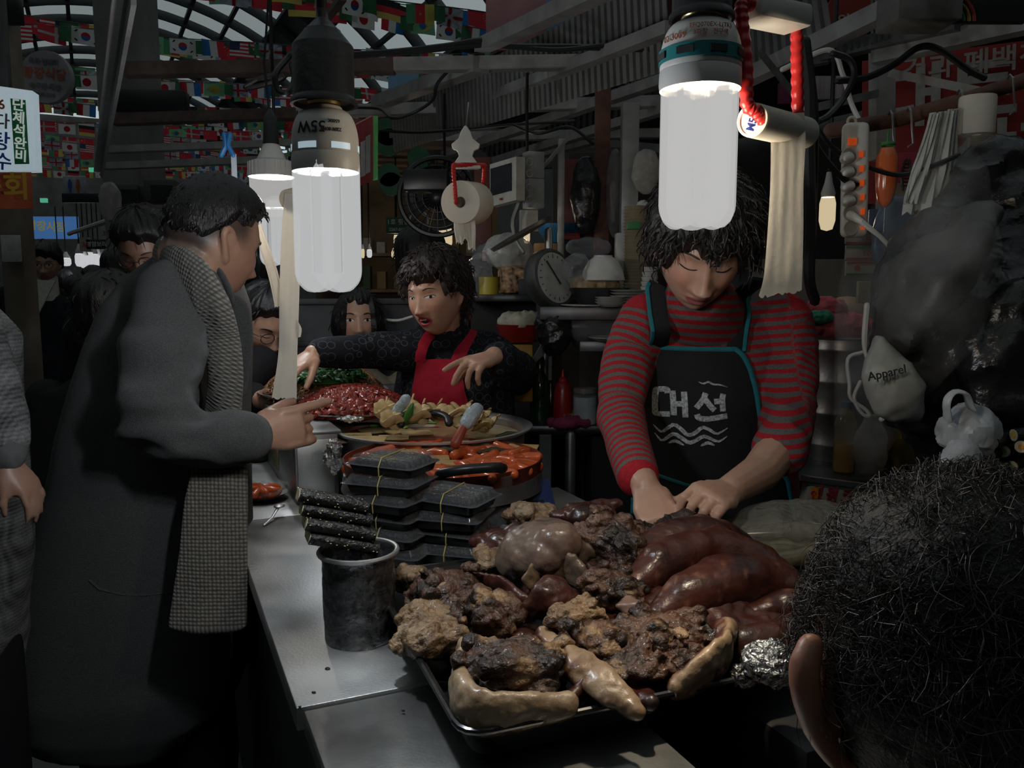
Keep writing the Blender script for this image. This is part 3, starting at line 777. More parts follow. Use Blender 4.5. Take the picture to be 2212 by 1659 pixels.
# shiny whole trotters on the right
trotter('dark shiny trotter nearest the striped woman\'s hands', [gq(1390, 1190, .885), gq(1470, 1170, .89), gq(1545, 1165, .885), gq(1600, 1172, .875)], (.026, .036, .034, .018), 3, .95)
trotter('long glossy brown trotter, second from the striped woman\'s hands', [gq(1375, 1262, .87), gq(1440, 1215, .885), gq(1540, 1195, .885), gq(1650, 1210, .875)], (.022, .036, .040, .024), 5)
trotter('biggest glossy red-brown trotter with a blunt rounded end', [gq(1430, 1330, .85), gq(1500, 1285, .868), gq(1600, 1262, .868), gq(1688, 1262, .86)], (.022, .037, .043, .032), 8, 1.05)
trotter('small glossy trotter with a split pale toe, beside the curly head', [gq(1760, 1330, .84), gq(1700, 1318, .845), gq(1640, 1330, .842), gq(1590, 1338, .838)], (.034, .028, .020, .016), 11, .9)
trotter('dark trotter lying lowest behind the crumpled foil', [gq(1560, 1400, .83), gq(1640, 1395, .835), gq(1720, 1370, .835)], (.020, .030, .026), 14, .75)
# back of the heap
chunk('big pale leathery dome of boiled pork skin at the back of the heap', 1180, 1190, .885, (.18, .155, .11), .15, 21, 'pale')
chunk('open hacked hock with pale marrow at the top of the heap', 1318, 1185, .888, (.125, .10, .115), -.5, 22, 'cut', .7)
chunk('flat dark slab of pork at the very back of the heap', 1270, 1110, .895, (.13, .09, .05), .2, 23, 'skin')
chunk('pale torn flap of pork beside the clear plastic cup', 1150, 1118, .885, (.10, .07, .05), .1, 24, 'fat')
chunk('brown rounded hock at the back left of the heap', 1078, 1178, .865, (.095, .08, .06), .2, 25, 'skin')
chunk('glistening pale knuckle below the brown rounded hock', 1070, 1215, .85, (.075, .06, .045), .4, 26, 'fat')
chunk('dark meaty lump between the hock and the trotters', 1420, 1165, .885, (.12, .07, .06), .2, 27, 'cut')
sheet_piece('thin curved dark rind lying below the pale knuckle', [gq(1020, 1238, .85), gq(1080, 1262, .852), gq(1120, 1290, .848), gq(1150, 1300, .845)], (.006, .013, .012, .006), .006, 28, 'dark')
sheet_piece('tan curled skin flap leaning on the pale dome', [gq(1140, 1265, .855), gq(1180, 1232, .875), gq(1225, 1228, .878), gq(1265, 1262, .86)], (.018, .026, .026, .016), .006, 29, 'tan')
sheet_piece('dark folded ear in the middle of the heap', [gq(1130, 1330, .85), gq(1175, 1300, .872), gq(1195, 1280, .88), gq(1240, 1310, .86)], (.012, .024, .026, .02), .008, 30, 'dark')
# left side
chunk('hacked pork joint at the left end of the heap below the stacked boxes', 960, 1275, .842, (.125, .07, .06), .2, 31, 'cut')
chunk('knobbly fatty bone end sticking out at the far left of the heap', 890, 1252, .842, (.055, .05, .045), .2, 32, 'fat')
chunk('fatty pork joint with a bone tip at the left edge of the tray', 935, 1375, .835, (.12, .11, .06), .3, 33, 'fat')
chunk('reddish ball of muscle near the left edge of the tray', 1060, 1340, .85, (.085, .08, .06), .2, 34, 'cut')
chunk('cube of orange-brown pork standing on the muscle ball', 1055, 1305, .855, (.03, .03, .04), .5, 35, 'skin')
# front
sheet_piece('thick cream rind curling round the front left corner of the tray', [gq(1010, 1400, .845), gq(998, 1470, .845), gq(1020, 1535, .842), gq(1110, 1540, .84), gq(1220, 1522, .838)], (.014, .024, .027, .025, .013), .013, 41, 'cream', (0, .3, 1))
chunk('brown lump bedded inside the front left rind', 1110, 1490, .828, (.14, .07, .04), .18, 56, 'cut')
chunk('dark torn muscle lying on the front left rind slab', 1115, 1450, .855, (.14, .095, .06), .3, 42, 'cut')
sheet_piece('dark curled skin edge right of the front left slab', [gq(1180, 1400, .85), gq(1240, 1430, .848), gq(1262, 1480, .84), gq(1220, 1530, .83)], (.010, .020, .022, .012), .009, 52, 'dark')
chunk('hacked joint between the left joint and the muscle ball', 1000, 1330, .845, (.10, .09, .06), .7, 53, 'cut')
chunk('torn pale shreds above the long rind strip', 1250, 1345, .862, (.09, .06, .05), .4, 54, 'fat')
chunk('dark shredded meat in front of the right trotters', 1390, 1430, .842, (.12, .09, .05), .8, 55, 'cut')
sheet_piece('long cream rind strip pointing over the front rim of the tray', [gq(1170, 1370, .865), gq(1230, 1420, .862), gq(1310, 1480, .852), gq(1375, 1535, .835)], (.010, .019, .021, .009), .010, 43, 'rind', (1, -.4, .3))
chunk('ragged muscle beside the long cream rind strip', 1290, 1395, .852, (.115, .085, .055), .5, 44, 'cut')
chunk('shredded dark muscle at the front centre of the heap', 1430, 1385, .85, (.13, .095, .065), .1, 45, 'cut')
chunk('brown chunk with a fatty rim in the centre of the heap', 1330, 1278, .868, (.10, .07, .05), .1, 46, 'cut')
chunk('small tan oval of fat in the centre of the heap', 1365, 1310, .862, (.055, .03, .025), -.1, 47, 'pale')
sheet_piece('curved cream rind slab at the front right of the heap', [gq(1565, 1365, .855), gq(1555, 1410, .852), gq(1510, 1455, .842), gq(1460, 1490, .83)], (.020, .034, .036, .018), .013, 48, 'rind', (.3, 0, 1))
chunk('dark piece tucked under the right rind slab', 1470, 1440, .835, (.10, .08, .05), .2, 49, 'cut')
chunk('brown sausage-shaped piece beside the tip of the long rind strip', 1370, 1500, .825, (.05, .075, .03), .5, 50, 'skin')
chunk('white bone knob standing between the ear and the strip', 1262, 1330, .87, (.035, .035, .05), .2, 51, 'fat')
# ------------------------------------------------------------------ people: head, hand, hair and figure builders
skin_m = M('skin', rough=.42, var=.05, ns=60, bump=.04, bs=300, attr='col', sss=.06, spec=.45)
hair_m = M('black_hair', (.010, .009, .009), .38, var=.3, ns=120, bump=.35, bs=400, stretch=(1, 1, .25))
HA, HB, HC = .075, .095, .115
def head_points(n=180, m=130, female=True, mouth_open=0., jaw=0., nose=1.0):
 th = np.linspace(.0, pi, m + 1); ph = np.linspace(0, 2 * pi, n, endpoint=False)
 T, P = np.meshgrid(th, ph, indexing='ij')
 ux, uy, uz = np.sin(T) * np.sin(P), np.sin(T) * np.cos(P), np.cos(T)
 x, y, z = HA * ux, HB * uy, HC * uz
 t = np.clip(-z / HC, 0, 1)
 x = x * (1 - (.26 - jaw) * t ** 1.7) * (1 + .05 * np.exp(-((z + .02) / .04) ** 2))
 y = np.where(y < 0, y * (1 - .5 * t), y * (1 - .06 * t)) + .012 * t ** 2
 y = np.where(y > 0, y * (1 - .05 * np.exp(-(z / .06) ** 2)), y)
 w = sstep(.15, .55, uy)
 g = lambda cx, cz, sx, sz: np.exp(-((x - cx) / sx) ** 2 - ((z - cz) / sz) ** 2)
 g2 = lambda cx, cz, sx, sz: g(cx, cz, sx, sz) + g(-cx, cz, sx, sz)
 d = 0
 nz = np.clip((.012 - z) / .052, 0, 1)
 ridge = np.exp(-(x / (.008 + .006 * nz)) ** 2) * sstep(.020, .0, z) * sstep(-.058, -.044, z)
 d = d + nose * ridge * (.004 + .017 * nz ** 1.4)
 d = d + .010 * nose * g2(.0135, -.043, .007, .007) + .004 * g(0, -.041, .012, .009)
 d = d - .009 * g2(.031, .002, .020, .011) + .0055 * g2(.031, .000, .013, .0085)
 d = d + .0045 * g2(.030, .024, .022, .008) + .003 * g(0, .028, .03, .02)
 d = d + .0055 * g2(.042, -.028, .020, .020)
 d = d - .003 * g2(.022, -.058, .008, .018)
 d = d + .0065 * g(0, -.0625, .019, .0055) + .0070 * g(0, -.0755, .017, .006) + .004 * g(0, -.068, .028, .016)
 d = d - .0055 * g(0, -.0685 , .022, .0019) * (1 - .6 * mouth_open)
 d = d - .022 * mouth_open * g(0, -.069, .014, .0065) + .004 * mouth_open * (g(0, -.056, .018, .005) + g(0, -.084, .016, .005))
 d = d - .003 * g(0, -.086, .02, .005) + .0065 * g(0, -.102, .017, .013)
 y = y + w * d
 v = np.stack([x, y, z], -1).reshape(-1, 3)
 f = [(i * n + j, i * n + (j + 1) % n, (i + 1) * n + (j + 1) % n, (i + 1) * n + j) for i in range(m) for j in range(n)]
 return v, f
class Head:
 def __init__(s, c, fwd, up=(0, 0, 1), scale=1.0, **kw):
  s.c = Vector(c); s.R = look(fwd, up); s.sc = scale; s.kw = kw
  s.v, s.f = head_points(**kw)
  s.bv = BVHTree.FromPolygons([Vector(p) for p in s.v], s.f)
 def w(s, p): return s.c + s.R @ (Vector(p) * s.sc)
 def wa(s, a): return (np.asarray(a) * s.sc) @ np.array(s.R).T + np.array(s.c)
 def loc(s, a): return ((np.asarray(a) - np.array(s.c)) @ np.array(s.R)) / s.sc
 def surf(s, x, z, off=.0):
  h = s.bv.ray_cast(Vector((x, .3, z)), Vector((0, -1, 0)))
  y = h[0].y if h[0] is not None else .08
  return Vector((x, y + off, z))
 def add(s, mb): mb.add([tuple(p) for p in s.wa(s.v)], s.f)
 def ears(s, mb, which=(-1, 1)):
  for sg in which:
   pts = [(sg * .072, -.006, -.030), (sg * .078, -.012, -.018), (sg * .083, -.022, .002), (sg * .085, -.028, .018), (sg * .082, -.022, .030), (sg * .077, -.008, .027), (sg * .075, .002, .012)]
   mb.tube([s.w(p) for p in spline(pts, 14)], [.0085 * s.sc * k for k in (.85, .95, .9, .8, .75, .75, .8, .85, .85, .8, .75, .7, .6, .5)], n=10)
   mb.ell(s.w((sg * .075, -.012, .004)), [.006 * s.sc, .016 * s.sc, .020 * s.sc], R=s.R)
 def face(s, par, eyes='open', brow=(.02, .015, .012), lip=None, gaze=(0, 0), lash=True, brow_w=1.0):
  bm_ = M('brow_%d' % int(brow[0] * 1000), brow, .6)
  for sg in (-1, 1):
   ex = sg * .031
   if eyes == 'open' or eyes == 'narrow':
    hh = .0052 if eyes == 'open' else .0036
    mb = MB(); K = 16
    ring = []
    for i in range(K):
     q = 2 * pi * i / K; ring.append((ex + .0135 * cos(q), .001 + hh * sin(q) * (1 if sin(q) < 0 else 1.1) + .0012 * sg * cos(q)))
    vs = [s.w(s.surf(ex, .001, .0022))] + [s.w(s.surf(a, b, .0009)) for a, b in ring]
    mb.add(vs, [(0, 1 + i, 1 + (i + 1) % K) for i in range(K)])
    o = obj('eye', mb.mesh(), M('eye_white', (.55, .52, .48), .15), par)
    mb = MB(); r = min(.0052, hh * 1.05); ix, iz = ex + gaze[0], .001 + gaze[1]
    ring = [(ix + r * cos(2 * pi * i / 14), iz + r * sin(2 * pi * i / 14)) for i in range(14)]
    mb.add([s.w(s.surf(ix, iz, .0034))] + [s.w(s.surf(a, b, .0026)) for a, b in ring], [(0, 1 + i, 1 + (i + 1) % 14) for i in range(14)])
    obj('iris', mb.mesh(), M('iris_dark', (.012, .008, .006), .08), par)
    top = [s.w(s.surf(ex + .0145 * cos(q), .001 + hh * 1.15 * sin(q) + .0012 * sg * cos(q), .0012)) for q in [pi * i / 10 for i in range(11)]]
   else:
    top = [s.w(s.surf(ex + .0150 * k / 5, -.0052 + .0035 * (abs(k) / 5) ** 2 + .001 * sg * k / 5, .0006)) for k in range(-5, 6)]
   if lash:
    mb = MB(); mb.tube(top, [.0005 * s.sc] + [.0012 * s.sc] * (len(top) - 2) + [.0005 * s.sc], n=6); obj('eyelash', mb.mesh(), M('lash', (.012, .01, .01), .5), par)
   mb = MB()
   pts = [s.w(s.surf(ex + sg * (-.014 + .032 * k / 8), .0205 + .006 * sin(pi * k / 9) - .002 * k / 8, .0005)) for k in range(9)]
   mb.tube(pts, [.0022 * s.sc * brow_w * k for k in (.6, 1, 1.1, 1.1, 1, .9, .7, .5, .2)], [.0009 * s.sc] * 9, side=s.R @ Vector((0, 0, 1)), n=8); obj('eyebrow', mb.mesh(), bm_, par)
 def glasses(s, par, mat, r=.021, dz=-.002):
  mb = MB()
  for sg in (-1, 1):
   c = s.surf(sg * .031, dz, .012); c.y = max(c.y, .098)
   ring = [s.w((c.x + r * 1.12 * cos(2 * pi * i / 20), c.y - abs(cos(2 * pi * i / 20)) * .003, dz + r * .85 * sin(2 * pi * i / 20))) for i in range(21)]
   mb.tube(ring, .0014 * s.sc, n=6, cap=None)
   mb.tube([s.w((sg * (.031 + r * 1.1), c.y - .004, dz + .006)), s.w((sg * .080, .06, dz + .008)), s.w((sg * .083, -.01, dz + .012))], .0013 * s.sc, n=6)
  mb.tube([s.w((-.010, .104, dz + .004)), s.w((0, .106, dz + .007)), s.w((.010, .104, dz + .004))], .0013 * s.sc, n=6)
  obj('glasses', mb.mesh(), mat, par)
 def hair(s, par, mask, thick, seed=1, freq=26, amp=.006, strands=160, length=.05, mat=None, vox=None, curl=0., name='hair', bang=.035):
  """hair mass: the scalp pushed out where mask(x,y,z) is 1, furrowed along the locks, with loose strands over it"""
  v, f = head_points(150, 110); l = v / np.array((HA, HB, HC))
  mk = mask(l[:, 0], l[:, 1], l[:, 2]); tk = thick(l[:, 0], l[:, 1], l[:, 2])
  n = l / np.array((HA, HB, HC)); n /= np.linalg.norm(n, axis=1)[:, None]
  az = np.arctan2(l[:, 0], l[:, 1])
  q = np.stack([np.cos(az) * freq / 6, np.sin(az) * freq / 6, l[:, 2] * (1.2 + curl * 5)], 1)
  fur = (vnoise(q, 1.6, seed) * .6 + vnoise(q, 3.6, seed + 1) * .4) * (freq > 0) + curl * fbm(v, 55, seed + 2)
  out = (tk + amp * fur) * mk - .007 * (1 - mk)
  hv = v + n * out[:, None]
  mb = MB(); mb.add([tuple(p) for p in s.wa(hv)], s_f(150, 110))
  rr = np.random.default_rng(seed); cand = np.where(mk > .6)[0]
  if strands and len(cand):
   for i in rr.choice(cand, strands):
    p = Vector(v[i] + n[i] * (tk[i] * .75)); nn = Vector(n[i]); dn = Vector((0, 0, -1)) - nn * nn.z * -1
    dn = (Vector((rr.normal() * .35, rr.normal() * .35, -1)) - nn * Vector((0, 0, -1)).dot(nn)); dn.normalize(); L = length * rr.uniform(.5, 1.1)
    wob = Vector((rr.normal(), rr.normal(), rr.normal())) * (.001 + curl * .008); ph0 = rr.uniform(0, 6)
    pts = [p + dn * L * k / 5 + nn * (amp * 1.1 * sin(pi * k / 5) + amp * .3) + wob * sin(ph0 + k * 1.3) for k in range(6)]
    e = pts[-1]
    if e.y > .03 and abs(e.x) < .058 and e.z < bang: pts = [p + (q - p) * max(.15, min(1., (p.z - bang) / max(.004, p.z - e.z))) for q in pts]
    # keep the lock outside the skull
    for j, pt in enumerate(pts):
     e = sqrt((pt.x / HA) ** 2 + (pt.y / HB) ** 2 + (pt.z / HC) ** 2)
     if e < 1.03: pts[j] = pt * (1.03 / max(e, .2))
    mb.tube([s.w(k) for k in pts], [.0019 * s.sc * k for k in (.8, 1.0, 1, .8, .5, .12)], n=5)
  return obj(name, mb.mesh(), mat or hair_m, par)
_sf = {}
def s_f(n, m):
 if (n, m) not in _sf: _sf[(n, m)] = [(i * n + j, i * n + (j + 1) % n, (i + 1) * n + (j + 1) % n, (i + 1) * n + j) for i in range(m) for j in range(n)]
 return _sf[(n, m)]
def hand(mb, wrist, f, palm, thumb_side, curl=(.3, .3, .3, .35), size=1.0, thumb=(.5, .3), spread=.06, r=.0086, wr=.026):
 """five-fingered hand; f = pointing direction, palm = direction the palm faces, thumb_side = side of the thumb"""
 f = Vector(f).normalized(); n = Vector(palm); n = (n - f * n.dot(f)).normalized(); s = Vector(thumb_side); s = (s - f * s.dot(f) - n * s.dot(n)).normalized()
 w = Vector(wrist); k = size
 mb.tube([w - f * .012 * k, w + f * .018 * k, w + f * .050 * k, w + f * .082 * k - n * .004 * k], [wr * k, .030 * k, .040 * k, .040 * k], [.019 * k, .018 * k, .017 * k, .012 * k], side=s, n=16)
 mb.ell(w + f * .035 * k + s * .022 * k + n * .008 * k, [.02 * k] * 3, 12, 8)
 tips = []
 for i, (o, L) in enumerate(zip((.0295, .0100, -.0100, -.0290), (.072, .080, .075, .060))):
  c = curl[i] if hasattr(curl, '__len__') else curl
  p = w + f * (.082 - .004 * abs(i - 1.2)) * k + s * o * k - n * .004 * k; d = (f + s * (1.5 - i) * spread).normalized(); pts = [p - f * .02 * k, p]; ang = c * .6
  for seg, fr in enumerate((.44, .31, .25)):
   d2 = (d * cos(ang) + n * sin(ang)).normalized(); p = p + d2 * L * fr * k; pts.append(p.copy()); ang += c * (1.0 if seg == 0 else .7)
  mb.tube(pts, [r * 1.05 * k, r * 1.1 * k, r * k, r * .92 * k, r * .75 * k], n=10); tips.append(p)
 tb = w + f * .022 * k + s * .026 * k + n * .006 * k
 d0 = (f * cos(thumb[0]) + s * sin(thumb[0]) + n * thumb[1]).normalized(); d1 = (d0 * .9 + f * .25 + n * thumb[1] * .5).normalized(); d2 = (d1 + f * .25 - s * .15 + n * thumb[1] * .4).normalized()
 mb.tube([tb, tb + d0 * .036 * k, tb + (d0 * .036 + d1 * .030) * k, tb + (d0 * .036 + d1 * .030 + d2 * .024) * k], [.014 * k, .0115 * k, .0102 * k, .0078 * k], n=10)
 return tips
SKIN_A, SKIN_B = np.array((.40, .235, .165)), np.array((.46, .22, .16))
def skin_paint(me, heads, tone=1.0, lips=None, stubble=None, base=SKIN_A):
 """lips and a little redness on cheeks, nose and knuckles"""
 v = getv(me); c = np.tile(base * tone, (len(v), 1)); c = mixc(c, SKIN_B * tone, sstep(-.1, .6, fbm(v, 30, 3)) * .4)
 for h in heads:
  l = h.loc(v); x, y, z = l[:, 0], l[:, 1], l[:, 2]; front = sstep(.03, .06, y) * (np.abs(z) < .13)
  ch = np.exp(-((np.abs(x) - .04) / .02) ** 2 - ((z + .03) / .02) ** 2) * front; c = mixc(c, SKIN_B * tone * np.array((1.05, .9, .9)), ch * .5)
  if lips is not None:
   op = h.kw.get('mouth_open', 0.)
   hz = .0100 + .0050 * op; e = (x / .0225) ** 2 + ((z + .069) / hz) ** 2
   m = sstep(1.25, .85, e) * front; c = mixc(c, np.array(lips), m)
   if op: c = mixc(c, np.array((.10, .02, .02)), sstep(1.1, .6, (x / .013) ** 2 + ((z + .069) / (.0075 * op + .0005)) ** 2) * front)
  if stubble is not None:
   c = mixc(c, np.array((.03, .026, .025)), stubble(x / HA, y / HB, z / HC) * (np.abs(z) < .14) * (np.abs(x) < .0765))
 paint(me, c); return me
def cloth(name, col, rough=.85, weave=0., var=.10, **kw):
 return M(name, col, rough, var=var, ns=kw.pop('ns', 60), bump=kw.pop('bump', .25), bs=kw.pop('bs', 700), spec=kw.pop('spec', .2), **kw)
def folds(me, amp, scale, seed, axis=(1, 1, 1), fn=None):
 v = getv(me); n = getn(me); q = v * np.array(axis); d = (1 - 2 * np.abs(vnoise(q, scale, seed))) * .6 + vnoise(q, scale * 2.1, seed + 1) * .3
 if fn is not None: d = d * fn(v)
 setv(me, v + n * (amp * d)[:, None]); return me
def seg_param(v, pts):
 """distance to a polyline and arclength along it, per vertex"""
 best = np.full(len(v), 1e9); arc = np.zeros(len(v)); a0 = 0.
 for a, b in zip(pts[:-1], pts[1:]):
  a, b = np.array(a), np.array(b); d = b - a; L = np.linalg.norm(d); t = np.clip((v - a) @ d / (L * L), 0, 1)
  dist = np.linalg.norm(v - (a + t[:, None] * d), axis=1); m = dist < best; best = np.where(m, dist, best); arc = np.where(m, a0 + t * L, arc); a0 += L
 return best, arc
def plain_person(label, head_px, Y, fwd, up=(0, 0, 1), scale=1.0, shirt=None, hairmask=None, hairthick=None, lean=(0, 0), glasses=None, eyes='open', lips=(.25, .09, .08), tone=.9, shw=.20,
     female=True, arms=True, legs=True, face=True, group=None, strands=90, collar=None, drop=None, trouser=None, vox=.009, armpose=None, hand_show=False, skirt=0., mouth=0., parts=True):
 """a standing or seated figure seen small or from far: one body, clothes and hair on it"""
 c = at(head_px[0], head_px[1], Y); h = Head(c, fwd, up, scale, n=110, m=84, mouth_open=mouth)
 foot = Vector((c.x + lean[0], c.y + lean[1], 0)); t = thing('person', label, 'person', foot, group)
 nb = c + Vector((lean[0] * .15, lean[1] * .15, -.165 * scale)); sh = c + Vector((lean[0] * .25, lean[1] * .25, -.26 * scale)); hip = Vector((c.x + lean[0], c.y + lean[1], c.z - .78 * scale if drop is None else c.z - drop))
 mb = MB(); h.add(mb); h.ears(mb); mb.tube([h.w((0, -.02, -.05)), nb, sh], [.052 * scale, .05 * scale, .07 * scale], n=14)
 rt = Vector(h.R @ Vector((1, 0, 0))); rt.z = 0; rt.normalize()
 bf = Vector((-rt.y, rt.x, 0))
 ap = []
 for sg in (-1, 1):
  s0 = sh + rt * sg * shw * .82 * scale + Vector((0, 0, .0))
  if armpose: ap.append([Vector(p) for p in armpose[0 if sg < 0 else 1]])
  else: ap.append([s0, s0 + Vector((0, 0, -.28 * scale)) + rt * sg * .05 - bf * .02, s0 + Vector((0, 0, -.50 * scale)) + rt * sg * .03 + bf * .08])
 for a in ap:
  d = (a[-1] - a[-2]).normalized(); hand(mb, a[-1], d, -rt, bf, size=.95 * scale)
  mb.tube(a, [.03 * scale] * 3, n=10)
 mb.tube([sh, hip], .08 * scale, n=12)
 me = blob(mb, .0055 if face else .008, 2); skin_paint(me, [h], tone, lips); obj('body', me, skin_m, t)
 mb = MB(); P = [hip + Vector((0, 0, -.06)), hip, hip * .5 + sh * .5, sh + Vector((0, 0, -.06)), sh + Vector((0, 0, .03)), nb + Vector((0, 0, -.02))]
 mb.tube(P, [shw * .82 * scale, shw * .85 * scale, shw * .82 * scale, shw * .95 * scale, shw * .7 * scale, .066 * scale], [.12 * scale, .125 * scale, .12 * scale, .115 * scale, .09 * scale, .062 * scale], side=rt, n=20)
 for a in ap: mb.tube([a[0] - (a[1] - a[0]) * .05, a[0], a[1], a[2] - (a[2] - a[1]).normalized() * .03], [.06 * scale, .062 * scale, .055 * scale, .045 * scale], n=14)
 me = blob(mb, vox, 4); folds(me, .010, 11, int(head_px[0]), (1, 1, .6)); obj('top', me, shirt, t)
 if legs:
  mb = MB()
  for sg in (-1, 1): mb.tube([hip + rt * sg * .08, hip + rt * sg * .09 + Vector((0, 0, -hip.z * .5)), Vector((hip.x, hip.y, .06)) + rt * sg * .1], [.10, .075, .06], n=12)
  me = blob(mb, .012, 3); obj('trousers', me, trouser or cloth('dark_trousers', (.012, .012, .014)), t)
  for sg in (-1, 1):
   mb = MB(); q = Vector((hip.x, hip.y, .03)) + rt * sg * .1; mb.tube([q - bf * .08, q + bf * .05, q + bf * .15], [.04, .042, .03], [.03, .035, .02], side=rt, n=12); obj('shoe', mb.mesh(), M('shoe_dark', (.02, .02, .02), .5), t)
 if collar is not None:
  mb = MB(); mb.tube([nb + Vector((0, 0, -.07)) + bf * .02, nb + Vector((0, 0, .0)) + bf * .008, h.w((0, -.012, -.075))], [.075 * scale, .066 * scale, .060 * scale], n=18, cap=None); obj('collar', solidify(mb.mesh(), .004), collar, t)
 if face: h.face(t, eyes)
 if glasses is not None: h.glasses(t, glasses)
 if hairmask is not None: h.hair(t, hairmask, hairthick, int(head_px[0]) + 3, strands=strands)
 return t, h
# hair masks in head coordinates scaled to -1..1 (x right, y front, z up)
def hm_short(front=.62, side=.28, back=-.35, w=.16):
 def f(x, y, z):
  z = z + .10 * vnoise(np.stack([x * 5, y * 5, x * 0], 1), 1., 3); lim = np.where(y > .0, side + (front - side) * sstep(.05, .75, y), side + (back - side) * sstep(.1, -.6, y)); return sstep(lim - w, lim + w, z)
 return f
def hm_bob(front=.30, low=-.25, xf=.72, back=-.7, w=.15):
 def f(x, y, z):
  z = z + .10 * vnoise(np.stack([x * 6, y * 6, x * 0], 1), 1., 5); open_ = sstep(.12, .30, y) * sstep(xf + .1, xf - .1, np.abs(x)); lim = np.where(y > .0, low, low + (back - low) * sstep(.0, -.5, y)); lim = lim * (1 - open_) + front * open_; return sstep(lim - w, lim + w, z)
 return f
# ------------------------------------------------------------------ drape helpers
def drape_sheet(bv, edges, n=26, m=40, off=.006, Yguess=1.66, y_from=.7, smooth=6):
 """cloth panel between left/right outlines given as (row, left px, right px), laid on the body in front"""
 rows = np.array([e[0] for e in edges], float)
 yr = np.linspace(rows[0], rows[-1], m + 1); Ls = np.interp(yr, rows, [e[1] for e in edges]); Rs = np.interp(yr, rows, [e[2] for e in edges])
 X = np.zeros((m + 1, n + 1)); Z = X.copy(); Yv = X.copy()
 for j in range(m + 1):
  a, b = at(Ls[j], yr[j], Yguess), at(Rs[j], yr[j], Yguess)
  for i in range(n + 1):
   p = a.lerp(b, i / n); h = bv.ray_cast(Vector((p.x, y_from, p.z)), Vector((0, 1, 0)))
   X[j, i], Z[j, i] = p.x, p.z; Yv[j, i] = h[0].y if h[0] is not None else np.nan
 ok = ~np.isnan(Yv); fill = np.nanmean(Yv) if ok.any() else Yguess
 for j in range(m + 1):
  g = np.where(ok[j])[0]
  Yv[j] = np.interp(np.arange(n + 1), g, Yv[j, g]) if len(g) else (Yv[j - 1] if j else fill)
 base = Yv.copy()
 for _ in range(smooth):
  q = Yv.copy(); q[1:-1] = (q[:-2] + q[2:] + 2 * q[1:-1]) / 4; q[:, 1:-1] = (q[:, :-2] + q[:, 2:] + 2 * q[:, 1:-1]) / 4; Yv = np.minimum(q, base)
 Yv -= off
 V = [[Vector((X[j, i], Yv[j, i], Z[j, i])) for i in range(n + 1)] for j in range(m + 1)]
 mb = MB(); mb.add([p for r in V for p in r], [(j * (n + 1) + i, (j + 1) * (n + 1) + i, (j + 1) * (n + 1) + i + 1, j * (n + 1) + i + 1) for j in range(m) for i in range(n)])
 return mb, V
def drape_text(me, bv, cx, cy, Yg, s, off=.0015, y_from=.7):
 c = at(cx, cy, Yg); v = getv(me); out = []
 for p in v:
  x, z = c.x + p[0] * s, c.z + p[1] * s; h = bv.ray_cast(Vector((x, y_from, z)), Vector((0, 1, 0))); y = (h[0].y if h[0] is not None else Yg)
  out.append((x, y - off - p[2], z))
 setv(me, np.array(out)); return me
def strap(bv, pts, w, off=.006, Yg=1.66, y_from=.7, mat=None, par=None, name='strap'):
 P = []
 for px, py in pts:
  p = at(px, py, Yg); h = bv.ray_cast(Vector((p.x, y_from, p.z)), Vector((0, 1, 0))); P.append(Vector((p.x, (h[0].y if h[0] is not None else Yg) - off, p.z)))
 mb = MB(); mb.tube(spline(P, 18), w / 2, .0022, side=(1, 0, 0), n=8, cap=None); return obj(name, mb.mesh(), mat, par), P
# ------------------------------------------------------------------ the woman in the striped top
def stripes_mat():
 m = M('striped_jersey', (.5, .5, .5), .85, var=.14, ns=260, bump=.25, bs=900, spec=.2); N, L, b = nodes_of(m)
 a = N.new('ShaderNodeAttribute'); a.attribute_name = 'stripe'; mu = N.new('ShaderNodeMath'); mu.operation = 'MULTIPLY'; mu.inputs[1].default_value = 1 / .0175
 fr = N.new('ShaderNodeMath'); fr.operation = 'FRACT'; gt = N.new('ShaderNodeMath'); gt.operation = 'GREATER_THAN'; gt.inputs[1].default_value = .5
 L.new(a.outputs['Fac'], mu.inputs[0]); L.new(mu.outputs[0], fr.inputs[0]); L.new(fr.outputs[0], gt.inputs[0])
 mx = N.new('ShaderNodeMix'); mx.data_type = 'RGBA'; mx.inputs[6].default_value = (.10, .092, .086, 1); mx.inputs[7].default_value = (.30, .014, .020, 1)
 L.new(gt.outputs[0], mx.inputs[0]); sc = [n for n in N if n.type == 'VECT_MATH'][0]; L.new(mx.outputs[2], sc.inputs[0]); return m
W1 = thing('person', 'woman in red and grey striped top and black apron cutting pork', 'person', (at(1555, 1180, 1.82).x, 1.82, 0))
h1 = Head(at(1514, 530, 1.60), (-.06, -.83, -.50), (.05, -.5, .85), 1.06, n=200, m=150, nose=1.05)
aL = [at(1395, 695, 1.79), at(1358, 765, 1.76), at(1338, 885, 1.68), at(1356, 960, 1.57), at(1378, 1030, 1.47)]
aR = [at(1688, 695, 1.79), at(1708, 775, 1.76), at(1704, 890, 1.68), at(1690, 960, 1.58)]
wl, wr_ = at(1394, 1050, 1.43), at(1578, 1058, 1.42)
mb = MB(); h1.add(mb); h1.ears(mb)
mb.tube([h1.w((0, -.02, -.05)), at(1517, 660, 1.74), at(1527, 720, 1.80)], [.054, .052, .06], n=16)
mb.tube([aL[0], aL[1], aL[2], aL[3], wl], [.04, .04, .036, .034, .025], n=14); mb.tube([aR[0], aR[1], aR[2], aR[3], at(1640, 1022, 1.50), wr_], [.042, .042, .042, .042, .036, .027], n=14)
hand(mb, wl, at(1428, 1132, 1.36) - wl, (.1, .8, -.6), (1, .1, .2), (.6, .5, .5, .5), .95, (.35, .5))
